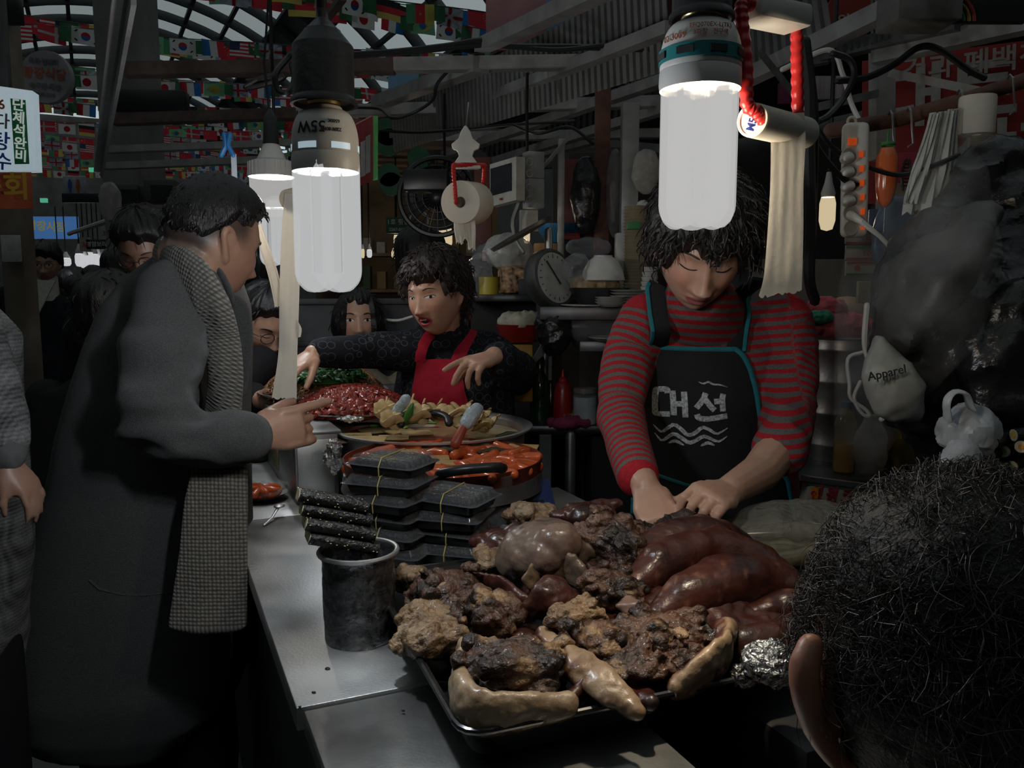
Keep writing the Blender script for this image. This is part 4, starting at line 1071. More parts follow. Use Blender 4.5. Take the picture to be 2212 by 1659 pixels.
hand(mb, wr_, at(1490, 1092, 1.31) - wr_, (-.25, .25, -.9), (-.5, .9, .1), (.95, 1.0, 1.0, .95), 1.0, (.5, .5), .05)
mb.tube([at(1527, 720, 1.80), at(1555, 1150, 1.82)], .08, n=12)
me = blob(mb, .0027, 3); skin_paint(me, [h1], 1.0, (.24, .075, .07)); obj('body', me, skin_m, W1)
h1.face(W1, 'down', brow_w=.8)
mb = MB()
mb.tube([at(1560, 1200, 1.82), at(1556, 1010, 1.82), at(1545, 850, 1.81), at(1534, 760, 1.81), at(1530, 700, 1.80), at(1524, 662, 1.78)], [.185, .17, .17, .168, .135, .075], [.14, .125, .125, .11, .085, .07], side=(1, 0, 0), n=28)
torso_only = merge(mb); mb.tube(aL, [.062, .056, .048, .044, .040], n=18); mb.tube(aR, [.066, .060, .054, .052], n=18)
mb.tube([at(1690, 960, 1.58), at(1686, 972, 1.565)], [.054, .053], n=18)
mb.tube([at(1524, 690, 1.77), at(1512, 655, 1.71), at(1508, 645, 1.69)], [.085, .074, .070], n=22)
sme = blob(mb, .0055, 4)
def near(pts, r): return lambda v: sstep(r, r * .3, np.min(np.stack([np.linalg.norm(v - np.array(p), axis=1) for p in pts], 1), axis=1))
folds(sme, .007, 16, 4, (1, 1, 1.6), near([aL[2], aR[2], aR[3], at(1400, 760, 1.75), at(1680, 760, 1.75)], .16))
v = getv(sme); dl, al = seg_param(v, aL); dr, ar = seg_param(v, aR); cx = at(1540, 800, 1.8).x
tors = -v[:, 2] + .06 * ((v[:, 0] - cx) / .17) ** 2 * .25
inL, inR = dl < np.where(al > .12, .085, .066), dr < np.where(ar > .12, .085, .066)
st = np.where(inL & (v[:, 0] < aL[0].x + .0), al - .98, tors); st = np.where(inR & (v[:, 0] > aR[0].x - .0), ar - .98, st)
fattr(sme, st + 5, 'stripe'); striped = stripes_mat(); obj('striped_top', sme, striped, W1)
tme = blob(torso_only, .01, 3); sbv = bvh(tme)
full_bv = BVHTree.FromPolygons([tuple(p) for p in v], [tuple(p.vertices) for p in sme.polygons])
apron_m = cloth('apron_black', (.012, .012, .013), .7); trim_m = cloth('apron_teal', (.015, .13, .155), .7)
ap = thing  # (apron pieces are clothing on the woman)
edges = [(757, 1418, 1600), (770, 1405, 1616), (800, 1396, 1630), (840, 1388, 1640), (905, 1379, 1650), (1000, 1384, 1676), (1050, 1390, 1720), (1140, 1384, 1738)]
amb, AV = drape_sheet(sbv, edges, smooth=14, off=.008)
ame = solidify(amb.mesh(), .0025); apron_o = obj('apron', ame, apron_m, W1)
abv = BVHTree.FromPolygons([tuple(p) for r in AV for p in r], amb.f)
def edge_tube(pts, w, mat, par, name='apron_trim'):
 mb = MB(); mb.tube([p + Vector((0, -.002, 0)) for p in pts], w, .0028, side=(1, 0, 0), n=8); obj(name, mb.mesh(), mat, par)
edge_tube([r[0] for r in AV], .0055, trim_m, W1); edge_tube([r[-1] for r in AV], .0055, trim_m, W1)
mb = MB(); mb.tube([p + Vector((0, -.002, -.001)) for p in AV[0]], .0055, .0028, side=(0, 0, 1), n=8); obj('apron_trim', mb.mesh(), trim_m, W1)
pk = [abv.ray_cast(Vector((at(px, py, 1.6).x, .7, at(px, py, 1.6).z)), Vector((0, 1, 0)))[0] for px, py in [(1412, 1072), (1422, 1062), (1445, 1062), (1480, 1070), (1540, 1082), (1600, 1086), (1650, 1078), (1672, 1060), (1712, 1046)]]
mb = MB(); mb.tube([p + Vector((0, -.003, 0)) for p in pk if p is not None], .0042, .0026, side=(0, 0, 1), n=8); obj('pocket_trim', mb.mesh(), trim_m, W1)
o, P_ = strap(sbv, [(1434, 758), (1428, 720), (1422, 680), (1418, 645), (1416, 622), (1420, 612)], .036, .007, 1.68, mat=apron_m, par=W1)
edge_tube([p + Vector((-.018, -.001, 0)) for p in spline(P_, 14)], .0045, trim_m, W1)
o, P_ = strap(sbv, [(1594, 758), (1602, 720), (1612, 680), (1622, 640), (1628, 612), (1630, 600)], .036, .007, 1.68, mat=apron_m, par=W1)
edge_tube([p + Vector((.018, -.001, 0)) for p in spline(P_, 14)], .0045, trim_m, W1)
# printed lettering on the bib
ink = M('silver_print', (.30, .31, .31), .5, var=.5, ns=220)
def bar2(pts, w, taper=False):
 mb = MB(); P = spline([(x, y, 0) for x, y in pts], 22); vs = []; K = len(P)
 for i, p in enumerate(P):
  d = (P[min(i + 1, K - 1)] - P[max(i - 1, 0)]).normalized(); n = Vector((-d.y, d.x, 0)); ww = w * (sin(pi * (i + .3) / (K - .4)) ** .5 if taper else 1) / 2
  vs += [p + n * ww, p - n * ww]
 mb.add(vs, [(2 * i, 2 * i + 1, 2 * i + 3, 2 * i + 2) for i in range(K - 1)]); return mb
def print_on(mb, cx, cy, name='apron_print'):
 me = mb.mesh(smooth=False) if isinstance(mb, MB) else mb; drape_text(me, abv, cx, cy, 1.62, 1.0, .0035); obj(name, me, ink, W1)
K = 1.62 / FPX
T = lambda px, py: ((px - 1510) * K, (900 - py) * K)
for strokes, w in (([[(1441, 855), (1436, 860), (1436, 905), (1441, 912), (1466, 910)], [(1441, 854), (1458, 853), (1460, 862)], [(1470, 855), (1472, 880), (1474, 912)], [(1494, 856), (1496, 885), (1498, 915)], [(1470, 885), (1496, 884)],
      [(1540, 857), (1534, 872), (1520, 892)], [(1538, 870), (1550, 886), (1560, 896)], [(1578, 858), (1576, 872), (1578, 898)], [(1558, 876), (1578, 874)], [(1522, 906), (1526, 914), (1545, 916), (1588, 908)]], .0115),
     ([[(1434, 940), (1450, 955), (1462, 945), (1475, 934), (1490, 943), (1505, 956), (1520, 950), (1535, 936), (1552, 942), (1568, 950), (1590, 936)], [(1438, 960), (1452, 976), (1464, 966), (1476, 956), (1492, 964), (1508, 974), (1522, 968), (1538, 957), (1554, 962), (1572, 968), (1590, 955)]], .0085)):
 for s in strokes: print_on(bar2([T(*p) for p in s], w, w < .01), 1510, 900)
for s in ([(1524, 832), (1535, 836), (1546, 832), (1556, 837), (1570, 838), (1588, 843)],): print_on(bar2([T(*p) for p in s], .004, True), 1510, 900)
for s in ([(1466, 980), (1480, 973), (1498, 981)], [(1533, 980), (1548, 972), (1563, 977)]): print_on(bar2([T(*p) for p in s], .007, True), 1510, 900)
# zip and its heart-shaped pull
zp = [sbv.ray_cast(Vector((at(1516, py, 1.66).x, .7, at(1516, py, 1.66).z)), Vector((0, 1, 0)))[0] for py in (680, 700, 720, 740, 756)]
mb = MB(); mb.tube([p + Vector((0, -.003, 0)) for p in zp if p is not None], .006, .002, side=(1, 0, 0), n=8); obj('zip', mb.mesh(), apron_m, W1)
p0 = [p for p in zp if p is not None][0] + Vector((.004, -.008, .004)); mb = MB()
mb.tube([p0 + Vector((x * .009, 0, z * .011)) for x, z in ((0, -1), (.7, -.1), (.9, .5), (.5, .9), (0, .5), (-.5, .9), (-.9, .5), (-.7, -.1), (0, -1))], .0013, n=6, cap=None); obj('zip_pull', mb.mesh(), M('pull_metal', (.6, .55, .42), .3, 1.), W1)
h1.hair(W1, hm_bob(.27, -.12, .72, -.55), lambda x, y, z: .014 + .018 * sstep(-.2, .8, z) + .003 * np.abs(x), 5, 30, .006, 1300, .050, curl=.22, bang=.020)
mb = MB()
for sg in (-1, 1): mb.tube([at(1560 + sg * 80, 1190, 1.82), Vector((at(1560 + sg * 80, 1190, 1.82).x, 1.84, .4)), Vector((at(1560 + sg * 80, 1190, 1.82).x, 1.82, .05))], [.11, .085, .07], n=14)
obj('trousers', blob(mb, .014, 3), cloth('navy_trousers', (.010, .012, .018)), W1)
# the knife hand holds a dark offcut
c = at(1470, 1122, 1.33); mb = MB(); mb.ell(c, (.022, .02, .012)); mb.ell(c + Vector((.01, 0, .008)), (.014, .016, .010)); me = blob(mb, .003, 3); bumpy(me, .004, 60, 4); paint(me, np.tile(DMUSC * 1.5, (len(me.vertices), 1)))
obj('pork_offcut', me, meat_cut, label='dark offcut of pork under the striped woman\'s fist', cat='pork', group=PORK)
# ------------------------------------------------------------------ the woman in the red apron
def rings_mat():
 m = M('ring_knit', (.012, .013, .016), .9, var=.1, ns=200, bump=.2, spec=.15); N, L, b = nodes_of(m)
 tc = [n for n in N if n.type == 'TEX_COORD'][0]; vo = N.new('ShaderNodeTexVoronoi'); vo.inputs['Scale'].default_value = 34; vo.inputs['Randomness'].default_value = .45
 L.new(tc.outputs['Object'], vo.inputs['Vector']); r = N.new('ShaderNodeMapRange'); r.inputs[1].default_value = .0; r.inputs[2].default_value = .05
 su = N.new('ShaderNodeMath'); su.operation = 'SUBTRACT'; su.inputs[1].default_value = .42; ab = N.new('ShaderNodeMath'); ab.operation = 'ABSOLUTE'
 L.new(vo.outputs['Distance'], su.inputs[0]); L.new(su.outputs[0], ab.inputs[0]); L.new(ab.outputs[0], r.inputs[0])
 mx = N.new('ShaderNodeMix'); mx.data_type = 'RGBA'; mx.inputs[6].default_value = (.07, .075, .09, 1); mx.inputs[7].default_value = (.012, .013, .017, 1)
 L.new(r.outputs[0], mx.inputs[0]); sc = [n for n in N if n.type == 'VECT_MATH'][0]; L.new(mx.outputs[2], sc.inputs[0]); return m
W2 = thing('person', 'woman in red apron reaching over the side dishes, mouth open', 'person', (at(990, 900, 2.42).x, 2.42, 0))
h2 = Head(at(942, 638, 2.30), (-.47, -.87, -.08), (-.08, 0, 1), .94, n=180, m=130, mouth_open=.9, nose=.95)
bL = [at(900, 760, 2.37), at(800, 758, 2.31), at(695, 762, 2.22)]; bR = [at(1050, 762, 2.46), at(1122, 808, 2.36), at(1078, 775, 2.16)]
w2l, w2r = at(678, 764, 2.20), at(1068, 770, 2.13)
mb = MB(); h2.add(mb); h2.ears(mb)
mb.tube([h2.w((0, -.02, -.05)), at(955, 720, 2.37), at(965, 760, 2.42)], [.054, .055, .06], n=14)
mb.tube(bL + [w2l], [.035, .034, .03, .026], n=12); mb.tube(bR + [w2r], [.035, .034, .03, .027], n=12)
hand(mb, w2l, at(628, 800, 2.14) - w2l, (.1, .3, -1), (.2, -1, .1), (.35, .4, .4, .45), .98, (.5, .3))
hand(mb, w2r, at(985, 800, 2.02) - w2r, (.2, .5, -1), (-.4, .8, -.2), (.12, .45, .75, .85), 1.0, (.5, .6), .08)
mb.tube([at(965, 760, 2.42), at(990, 1000, 2.42)], .08, n=10)
me = blob(mb, .003, 3); skin_paint(me, [h2], 1.08, (.36, .035, .06)); obj('body', me, skin_m, W2)
h2.face(W2, 'narrow', gaze=(-.004, 0), brow_w=.7)
tm = MB()
c0 = h2.surf(0, -.0615, -.004); tm.tube([h2.w(h2.surf(x, -.0632, -.0005) ) for x in (-.010, -.005, 0, .005, .010)], .0030, .0014, side=h2.R @ Vector((0, 0, 1)), n=8); obj('teeth', tm.mesh(), M('teeth', (.5, .47, .40), .25), W2)
mb = MB(); mb.ell(h2.w((.080, -.010, -.034)), (.004, .004, .004)); obj('earring', mb.mesh(), M('pearl', (.6, .55, .5), .2), W2)
sv = Vector((.88, -.47, 0))
mb = MB(); mb.tube([at(1000, 1060, 2.45), at(990, 930, 2.44), at(975, 830, 2.42), at(970, 775, 2.42), at(966, 745, 2.41), at(960, 722, 2.39)], [.20, .19, .185, .165, .12, .072], [.14, .14, .14, .11, .085, .068], side=sv, n=24)
mb.tube([bL[0] + Vector((.05, .03, 0))] + bL, [.066, .062, .050, .042], n=16); mb.tube([bR[0] + Vector((-.05, .0, 0))] + bR, [.07, .068, .06, .048], n=16)
mb.tube([at(962, 735, 2.40), at(952, 705, 2.36), at(950, 698, 2.35)], [.078, .068, .064], n=18)
sm2 = blob(mb, .006, 4); folds(sm2, .008, 13, 8, (1, 1, 1), near([bL[1], bR[1], bL[0], bR[0]], .15)); v2 = getv(sm2)
sb2 = BVHTree.FromPolygons([tuple(p) for p in v2], [tuple(p.vertices) for p in sm2.polygons]); obj('ring_patterned_top', sm2, rings_mat(), W2)
red_m = cloth('apron_red', (.33, .012, .030), .75)
amb, AV2 = drape_sheet(sb2, [(781, 896, 994), (800, 892, 996), (850, 884, 1004), (900, 880, 1020), (950, 884, 1050), (1010, 890, 1085)], 22, 30, .008, 2.25, 1.2, 12); obj('apron', solidify(amb.mesh(), .003), red_m, W2)
strap(sb2, [(905, 784), (907, 765), (913, 745), (922, 730), (930, 722)], .030, .007, 2.28, 1.2, red_m, W2); strap(sb2, [(985, 784), (994, 765), (1003, 745), (1012, 728), (1016, 716)], .036, .007, 2.32, 1.2, red_m, W2)
h2.hair(W2, hm_bob(.42, .05, .78, -.6), lambda x, y, z: .012 + .022 * sstep(-.1, .8, z) + .016 * sstep(.1, -.7, y), 9, 24, .006, 1000, .040, curl=.25, bang=.045, mat=M('dark_brown_hair', (.016, .010, .009), .4, var=.3, ns=120, bump=.35, bs=400))
mb = MB()
for sg in (-1, 1): mb.tube([at(1000 + sg * 55, 1050, 2.45), Vector((at(1000 + sg * 55, 1050, 2.45).x, 2.45, .05))], [.11, .07], n=12)
obj('trousers', blob(mb, .016, 2), cloth('navy_trousers', (.010, .012, .018)), W2)
# ------------------------------------------------------------------ the man in the long grey coat
def tweed(name, a, b, scale=420.):
 m = M(name, a, .95, var=.22, ns=scale, bump=.5, bs=scale * 1.5, spec=.1, sheen=.15); return m
coat_m = tweed('coat_wool', (.062, .063, .062), (.1, .1, .1))
def knit_mat():
 m = M('scarf_knit', (.19, .175, .15), .95, var=.12, ns=150, spec=.1, sheen=.2); N, L, b = nodes_of(m)
 a = N.new('ShaderNodeAttribute'); a.attribute_name = 'uvw'
 w1 = N.new('ShaderNodeTexVoronoi'); w1.inputs['Scale'].default_value = 1.0; w1.inputs['Randomness'].default_value = .12; L.new(a.outputs['Vector'], w1.inputs['Vector'])
 bp = N.new('ShaderNodeBump'); bp.inputs['Strength'].default_value = 1.0; bp.inputs['Distance'].default_value = .004; bp.invert = True
 L.new(w1.outputs['Distance'], bp.inputs['Height']); L.new(bp.outputs[0], b.inputs['Normal'])
 r = N.new('ShaderNodeMapRange'); r.inputs[1].default_value = .1; r.inputs[2].default_value = .6; r.inputs[3].default_value = 1.15; r.inputs[4].default_value = .30
 L.new(w1.outputs['Distance'], r.inputs[0]); sc = [n for n in N if n.type == 'VECT_MATH'][0]; s2 = N.new('ShaderNodeVectorMath'); s2.operation = 'SCALE'
 L.new(sc.outputs[0], s2.inputs[0]); L.new(r.outputs[0], s2.inputs['Scale']); L.new(s2.outputs[0], b.inputs['Base Color']); return m
CY = 1.68
M1 = thing('person', 'man in long grey wool coat and knitted scarf pointing at the food', 'person', (at(300, 1400, CY).x, CY, 0))
h3 = Head(at(458, 524, 1.60), (.62, .75, -.22), (.26, .1, .95), .97, n=170, m=120, jaw=.06)
sl = [at(392, 640, 1.52), at(352, 770, 1.46), at(336, 905, 1.43), at(430, 948, 1.43), at(534, 946, 1.43)]
wm = at(548, 940, 1.44)
mb = MB(); h3.add(mb); h3.ears(mb)
mb.tube([h3.w((0, -.03, -.045)), at(425, 600, 1.62), at(390, 660, 1.66)], [.066, .066, .075], n=16)
mb.tube(sl + [wm], [.045, .04, .034, .03, .028, .027], n=12)
hand(mb, wm, (.80, .55, .10), (-.55, .8, -.1), (0, .1, 1), (.06, .95, 1.0, .55), 1.0, (.3, .5), .05, r=.0095)
mb.tube([at(390, 660, 1.66), at(330, 1200, CY)], .09, n=12)
fade = lambda x, y, z: sstep(-.12, .30, z - .10 * y) * sstep(.55, .2, y) * .85 + sstep(-.55, -.1, z) * sstep(-.3, -.6, y) * .8
me = blob(mb, .003, 3); skin_paint(me, [h3], .92, (.26, .10, .09), stubble=lambda x, y, z: np.clip(fade(x, y, z), 0, .92), base=np.array((.40, .225, .15))); obj('body', me, skin_m, M1)
h3.face(M1, 'open')
h3.hair(M1, hm_short(.58, .46, .06, .14), lambda x, y, z: .009 + .013 * sstep(.1, .9, z) + .005 * sstep(.2, .8, y), 12, 34, .0015, 700, .016)
rows = [(548, 352, 455), (575, 322, 488), (605, 292, 508), (660, 250, 526), (740, 214, 532), (830, 182, 530), (930, 152, 528), (1030, 136, 530), (1130, 112, 531), (1230, 82, 531), (1330, 50, 529), (1430, 22, 520), (1500, 24, 500), (1545, 60, 455)]
hd = [.07, .11, .15, .175, .18, .18, .18, .19, .20, .21, .215, .22, .21, .19]
rgs = []
for (y, l, r), d in zip(rows, hd):
 a, b = at(l, y, CY), at(r, y, CY); c = (a + b) / 2; hw = (b.x - a.x) / 2
 rgs.append([Vector((c.x + hw * math.copysign(abs(cos(q)) ** .85, cos(q)), CY + d * math.copysign(abs(sin(q)) ** .85, sin(q)), c.z + .012 * cos(q * 3) * (y > 1500))) for q in [2 * pi * i / 48 for i in range(48)]])
mb = MB(); mb.rings(rgs)
mb.tube([at(400, 640, 1.60)] + sl, [.085, .078, .074, .066, .052, .045], n=20)
cme = blob(mb, .0075, 4)
folds(cme, .013, 12, 3, (.5, .5, 1.9), near([sl[1], sl[2], at(385, 720, 1.5), at(420, 870, 1.45)], .17)); folds(cme, .010, 16, 13, (.8, .8, 1.6), near([sl[2], at(400, 880, 1.44), sl[3]], .14)); folds(cme, .010, 6, 6, (1, 1, .22), lambda v: sstep(1.0, .6, v[:, 2]))
v3 = getv(cme); cbv = BVHTree.FromPolygons([tuple(p) for p in v3], [tuple(p.vertices) for p in cme.polygons]); coat_o = obj('coat', cme, coat_m, M1)
# lapel, stand collar, cuff
mb = MB(); mb.tube(spline([at(452, 560, 1.70), at(470, 590, 1.58), at(488, 622, 1.56), at(496, 652, 1.58)], 10), [.016, .03, .032, .018], .008, side=(-.3, 0, 1), n=12); obj('collar', blob(mb, .005, 3), coat_m, M1)
mb = MB(); mb.tube(spline([at(492, 640, 1.60), at(517, 672, 1.60), at(522, 760, 1.60), at(518, 850, 1.60)], 12), [.012, .022, .022, .014], .010, side=(1, .2, 0), n=12); obj('lapel', blob(mb, .005, 3), coat_m, M1)
mb = MB(); mb.tube([sl[4], wm - Vector((.004, 0, 0))], [.040, .036], n=20); obj('knit_cuff', mb.mesh(), cloth('cuff_black', (.010, .011, .012), .95, bump=.6, bs=400), M1)
mb = MB()
p_ = [cbv.ray_cast(at(px, py, .6), (at(px, py, 2.) - at(px, py, .6)).normalized())[0] for px, py in [(195, 1255), (215, 1273), (260, 1284), (310, 1286), (365, 1280)]]
mb.tube([q + Vector((0, .003, 0)) for q in p_ if q is not None], .005, .004, n=6); obj('pocket_seam', mb.mesh(), coat_m, M1)
# scarf: a loop round the neck and one long hanging end
def scarf_piece(path, wid, th, side, name):
 P = spline(path, 60); Wd = [float(x[0]) for x in spline([(w,) for w in wid], 60)]; mb = MB(); mb.tube(P, Wd, th, side=side, n=20); me = mb.mesh()
 me = evaluate(me, [('SUBSURF', dict(levels=1, render_levels=1))]); folds(me, .007, 14, 5, (1.6, 1, .25)); v = getv(me); dd, aa = seg_param(v, P); lat = np.zeros(len(v))
 sdv = np.array(Vector(side).normalized()); lat = v @ sdv
 a = me.attributes.new('uvw', 'FLOAT_VECTOR', 'POINT'); k = 1 / .0068
 a.data.foreach_set('vector', np.stack([aa * k, lat * k, np.zeros(len(v))], 1).astype(np.float32).ravel()); shade(me, None); return obj(name, me, scarf_m, M1)
scarf_m = knit_mat()
scarf_piece([at(452, 545, 1.76), at(396, 536, 1.73), at(350, 552, 1.63), at(362, 575, 1.53), at(412, 592, 1.47), at(452, 648, 1.45), at(478, 720, 1.47), at(487, 800, 1.47), at(484, 880, 1.48), at(475, 960, 1.50)],
   (.02, .028, .034, .036, .040, .040, .040, .042, .042, .036), .014, (.55, .2, .8), 'scarf')
scarf_piece([at(474, 930, 1.50), at(472, 1010, 1.46), at(466, 1090, 1.44), at(460, 1200, 1.42), at(454, 1290, 1.41), at(450, 1352, 1.40)], (.035, .045, .055, .060, .064, .066), .012, (1, .25, 0), 'scarf_end')
mb = MB()
for k, (px, py) in enumerate(((260, 1480), (400, 1480))):
 a = at(px, py, 1.66); mb.tube([a, Vector((a.x, 1.66 + .06 * k, .25)), Vector((a.x, 1.66, .05))], [.10, .085, .075], n=14)
obj('trousers', blob(mb, .012, 3), cloth('dark_jeans', (.010, .013, .018)), M1)
for px in (260, 400):
 a = at(px, 1480, 1.66); mb = MB(); mb.tube([Vector((a.x - .08, 1.66, .035)), Vector((a.x + .06, 1.66, .04)), Vector((a.x + .17, 1.66, .03))], [.045, .045, .03], [.035, .04, .025], side=(0, 1, 0), n=12); obj('shoe', mb.mesh(), M('shoe_dark', (.02, .02, .02), .5), M1)
# ------------------------------------------------------------------ cooking end of the counter
C0 = gp(640, 1090, ZC)
st_ = thing('stove_cabinet', 'low steel stove cabinet holding the side dishes behind the boxes', 'stove', C0 + er * .1 + ed * .4)
def bx(a, l, w, z0, z1, mat, name, par, bv=.002):
 m = MB(); c = a + ed * l / 2 + er * w / 2; m.box((c.x, c.y, (z0 + z1) / 2), (w, l, z1 - z0), basis(er, ed, (0, 0, 1))); return obj(name, bevel(m.mesh(), bv), mat, par)
bx(C0, .85, .10, ZC, .945, steel_dull, 'body', st_)
bx(C0 - ed * .002 - er * .002, .86, .11, .940, .948, steel_dull, 'top_plate', st_)
bx(C0 + ed * .36 + er * .108, .50, .42, .920, .948, steel_dull, 'rear_plate', st_)
bx(C0 + er * .005 - ed * .003, .006, .085, ZC + .004, .93, steel, 'door_panel', st_)
bx(C0 - er * .003 + ed * .28, .10, .004, .80, .90, M('sticker', (.25, .22, .08), .5, var=.4, ns=60), 'sticker', st_)
bu = thing('gas_burner', 'black gas burner under the red rice cake pan', 'burner', Vector((-.12, 1.78, ZC)))
m = MB(); m.box((-.14, 1.70, .815), (.34, .26, .066), basis(er, ed, (0, 0, 1))); obj('casing', bevel(m.mesh(), .004), black_void, bu)
m = MB(); m.torus((-.14, 1.72, .852), .11, .008, 32, 8); obj('burner_ring', m.mesh(), dark_steel, bu)
m = MB(); m.tube([(-.33, 1.80, .83), (-.36, 1.76, .82)], .014, n=14); obj('knob', m.mesh(), blackp, bu)
# tteokbokki pan
PC = Vector((-.146, 1.72, .925)); PR = .208
pan = thing('rice_cake_pan', 'wide shallow pan with red sauce-stained rim and black handles', 'pan', PC - Vector((0, 0, .065)))
m = MB(); m.lathe([(.0, PC.z - .062), (PR * .93, PC.z - .062), (PR * .985, PC.z - .02), (PR, PC.z), (PR * 1.012, PC.z), (PR * 1.0, PC.z - .02), (PR * .95, PC.z - .066), (0, PC.z - .066)], (PC.x, PC.y, 0), 72)
obj('pan_wall', m.mesh(), M('pan_stained', (.15, .035, .02), .4, .3, var=.5, ns=18, rvar=.15), pan)
m = MB(); m.lathe([(PR * 1.005, PC.z - .03), (PR * 1.02, PC.z - .055), (PR * 1.03, PC.z - .062), (PR * .96, PC.z - .066)], (PC.x, PC.y, 0), 72, closed=False); obj('outer_base', m.mesh(), steel_dull, pan)
def handle(pts, r=.011):
 m = MB(); m.tube(spline(pts, 14), r, r * .8, n=12); obj('handle', m.mesh(), blackp, pan)
hz = PC.z
handle([at(866, 918, 1.92), at(872, 902, 1.95), at(905, 893, 1.97), at(945, 893, 1.97), at(966, 902, 1.95), at(970, 915, 1.93)], .010)
handle([at(950, 1030, 1.52), at(958, 1022, 1.49), at(1010, 1014, 1.48), at(1070, 1010, 1.49), at(1084, 1012, 1.52)], .012)
sauce = M('chili_sauce', (.34, .045, .012), .18, var=.35, ns=40, bump=.3, bs=50, coat=.3)
m = MB(); m.lathe([(0, hz - .028), (PR * .6, hz - .027), (PR * .975, hz - .026)], (PC.x, PC.y, 0), 48); me = m.mesh()
obj('sauce', me, sauce, pan)
rice_m = M('rice_cake_red', (.55, .10, .025), .22, var=.25, ns=30, coat=.25, sss=.05)
rrs = random.Random(4); capm = []
for k in range(5):
 mb = MB(); L = (.050, .058, .064, .046, .054)[k]; b = .006 * (k - 2) / 2
 mb.tube([(-L / 2, 0, 0), (0, b, .002), (L / 2, 0, 0)], [.0112, .012, .0112], n=12); me = mb.mesh('rice_cake'); me.materials.append(rice_m); capm.append(me)
n = 0; placed = []
for ring in range(400):
 if n >= 95: break
 a = rrs.uniform(0, 2 * pi); r = PR * .88 * sqrt(rrs.uniform(.12, 1))
 if -.03 < r * cos(a) < .07 and -.02 < r * sin(a) < .10 and rrs.random() < .8: continue
 p = Vector((PC.x + r * cos(a), PC.y + r * sin(a), hz - .021 + rrs.uniform(0, .012)))
 if any((p - q).length < .020 for q in placed): continue
 placed.append(p); n += 1
 o = bpy.data.objects.new('rice_cake', capm[n % 5]); COL.objects.link(o); o.location = p; o.rotation_euler = (rrs.uniform(-.2, .2), rrs.uniform(-.25, .25), rrs.uniform(0, pi))
 o['label'] = 'glossy orange-red rice cake in the red pan'; o['category'] = 'rice cake'; o['group'] = 'rice cakes in the red pan'
fc_m = M('fish_cake', (.42, .25, .10), .5, var=.15, ns=30); sc_m = M('scallion_dark', (.05, .05, .025), .35, var=.3)
for k, (px, py, rz, kind) in enumerate([(985, 958, .3, 0), (1045, 965, -.5, 1), (960, 975, .1, 1), (1100, 940, .5, 1), (1130, 965, -.2, 0), (900, 975, .2, 0), (975, 1000, .0, 0), (935, 990, .15, 0), (1065, 975, .3, 1)]):
 p = gp(px, py, hz - .006); mb = MB()
 if kind == 0: mb.box((0, 0, 0), (.07, .028, .004)); me = bevel(mb.mesh(), .0012); nm, lb, ct_, mt = 'fish_cake_slice', 'flat yellow fish cake slice among the red rice cakes', 'fish cake', fc_m
 else: mb.tube([(-.035, 0, 0), (0, .006, .004), (.035, 0, 0)], [.004, .009, .005], [.002, .004, .003], n=10); me = mb.mesh(); nm, lb, ct_, mt = 'scallion_piece', 'dark limp scallion piece among the red rice cakes', 'scallion', sc_m
 me.transform(Matrix.Translation(p) @ Matrix.Rotation(rz, 4, 'Z') @ Matrix.Rotation(.15, 4, 'X')); obj(nm, me, mt, label=lb, cat=ct_, group=nm + ' in the red pan')
# ladle wrapped in film, standing in the pan
ld = thing('ladle', 'film-wrapped ladle handle standing in the red pan', 'ladle', gp(985, 955, hz - .02))
m = MB(); m.tube([at(984, 958, 1.78), at(1002, 922, 1.80), at(1012, 905, 1.81)], [.012, .010, .012], n=12); obj('stem', m.mesh(), M('ladle_stain', (.3, .06, .03), .35), ld)
m = MB(); m.tube([at(1008, 915, 1.805), at(1022, 893, 1.82), at(1030, 884, 1.83)], [.016, .018, .015], n=14); me = blob(m, .003, 2); bumpy(me, .002, 80); obj('wrapped_grip', me, M('film_blue', (.40, .48, .52), .25, var=.2, bump=.6, bs=120), ld)
# fish cake pot with broth
FC = Vector((-.20, 2.06, .93)); FR_ = .245
fp = thing('fish_cake_pot', 'round steel pot of pale broth behind the red pan', 'pot', FC - Vector((0, 0, .12)))
m = MB(); m.lathe([(0, FC.z - .12), (FR_ * .92, FC.z - .12), (FR_ * .95, FC.z - .01), (FR_ * 1.03, FC.z), (FR_ * 1.03, FC.z + .004), (FR_ * .97, FC.z + .003), (FR_ * .93, FC.z - .005), (FR_ * .90, FC.z - .112), (0, FC.z - .112)], (FC.x, FC.y, 0), 64); obj('pot_wall', m.mesh(), steel, fp)
m = MB(); m.lathe([(0, FC.z - .022), (FR_ * .92, FC.z - .022)], (FC.x, FC.y, 0), 48); obj('broth', m.mesh(), M('broth', (.40, .30, .15), .08, var=.3, ns=12, trans=.0), fp)
fcm2 = M('fish_cake_pale', (.50, .36, .17), .45, var=.12, ns=25); leek = M('leek', (.16, .30, .06), .35, var=.3)
for k, (px, py, rz) in enumerate([(770, 940, .2), (810, 930, .5), (800, 950, -.1), (850, 945, .1), (745, 950, .6), (860, 930, .9), (900, 935, .3)]):
 p = gp(px, py, FC.z - .014); m = MB(); m.box((0, 0, 0), (.075, .05, .005)); me = bevel(m.mesh(), .0015); me.transform(Matrix.Translation(p) @ Matrix.Rotation(rz, 4, 'Z') @ Matrix.Rotation(.06 * (k % 3), 4, 'X'))
 obj('fish_cake_slice', me, fcm2, label='pale fish cake slice floating in the broth', cat='fish cake', group='fish cake slices in the broth')
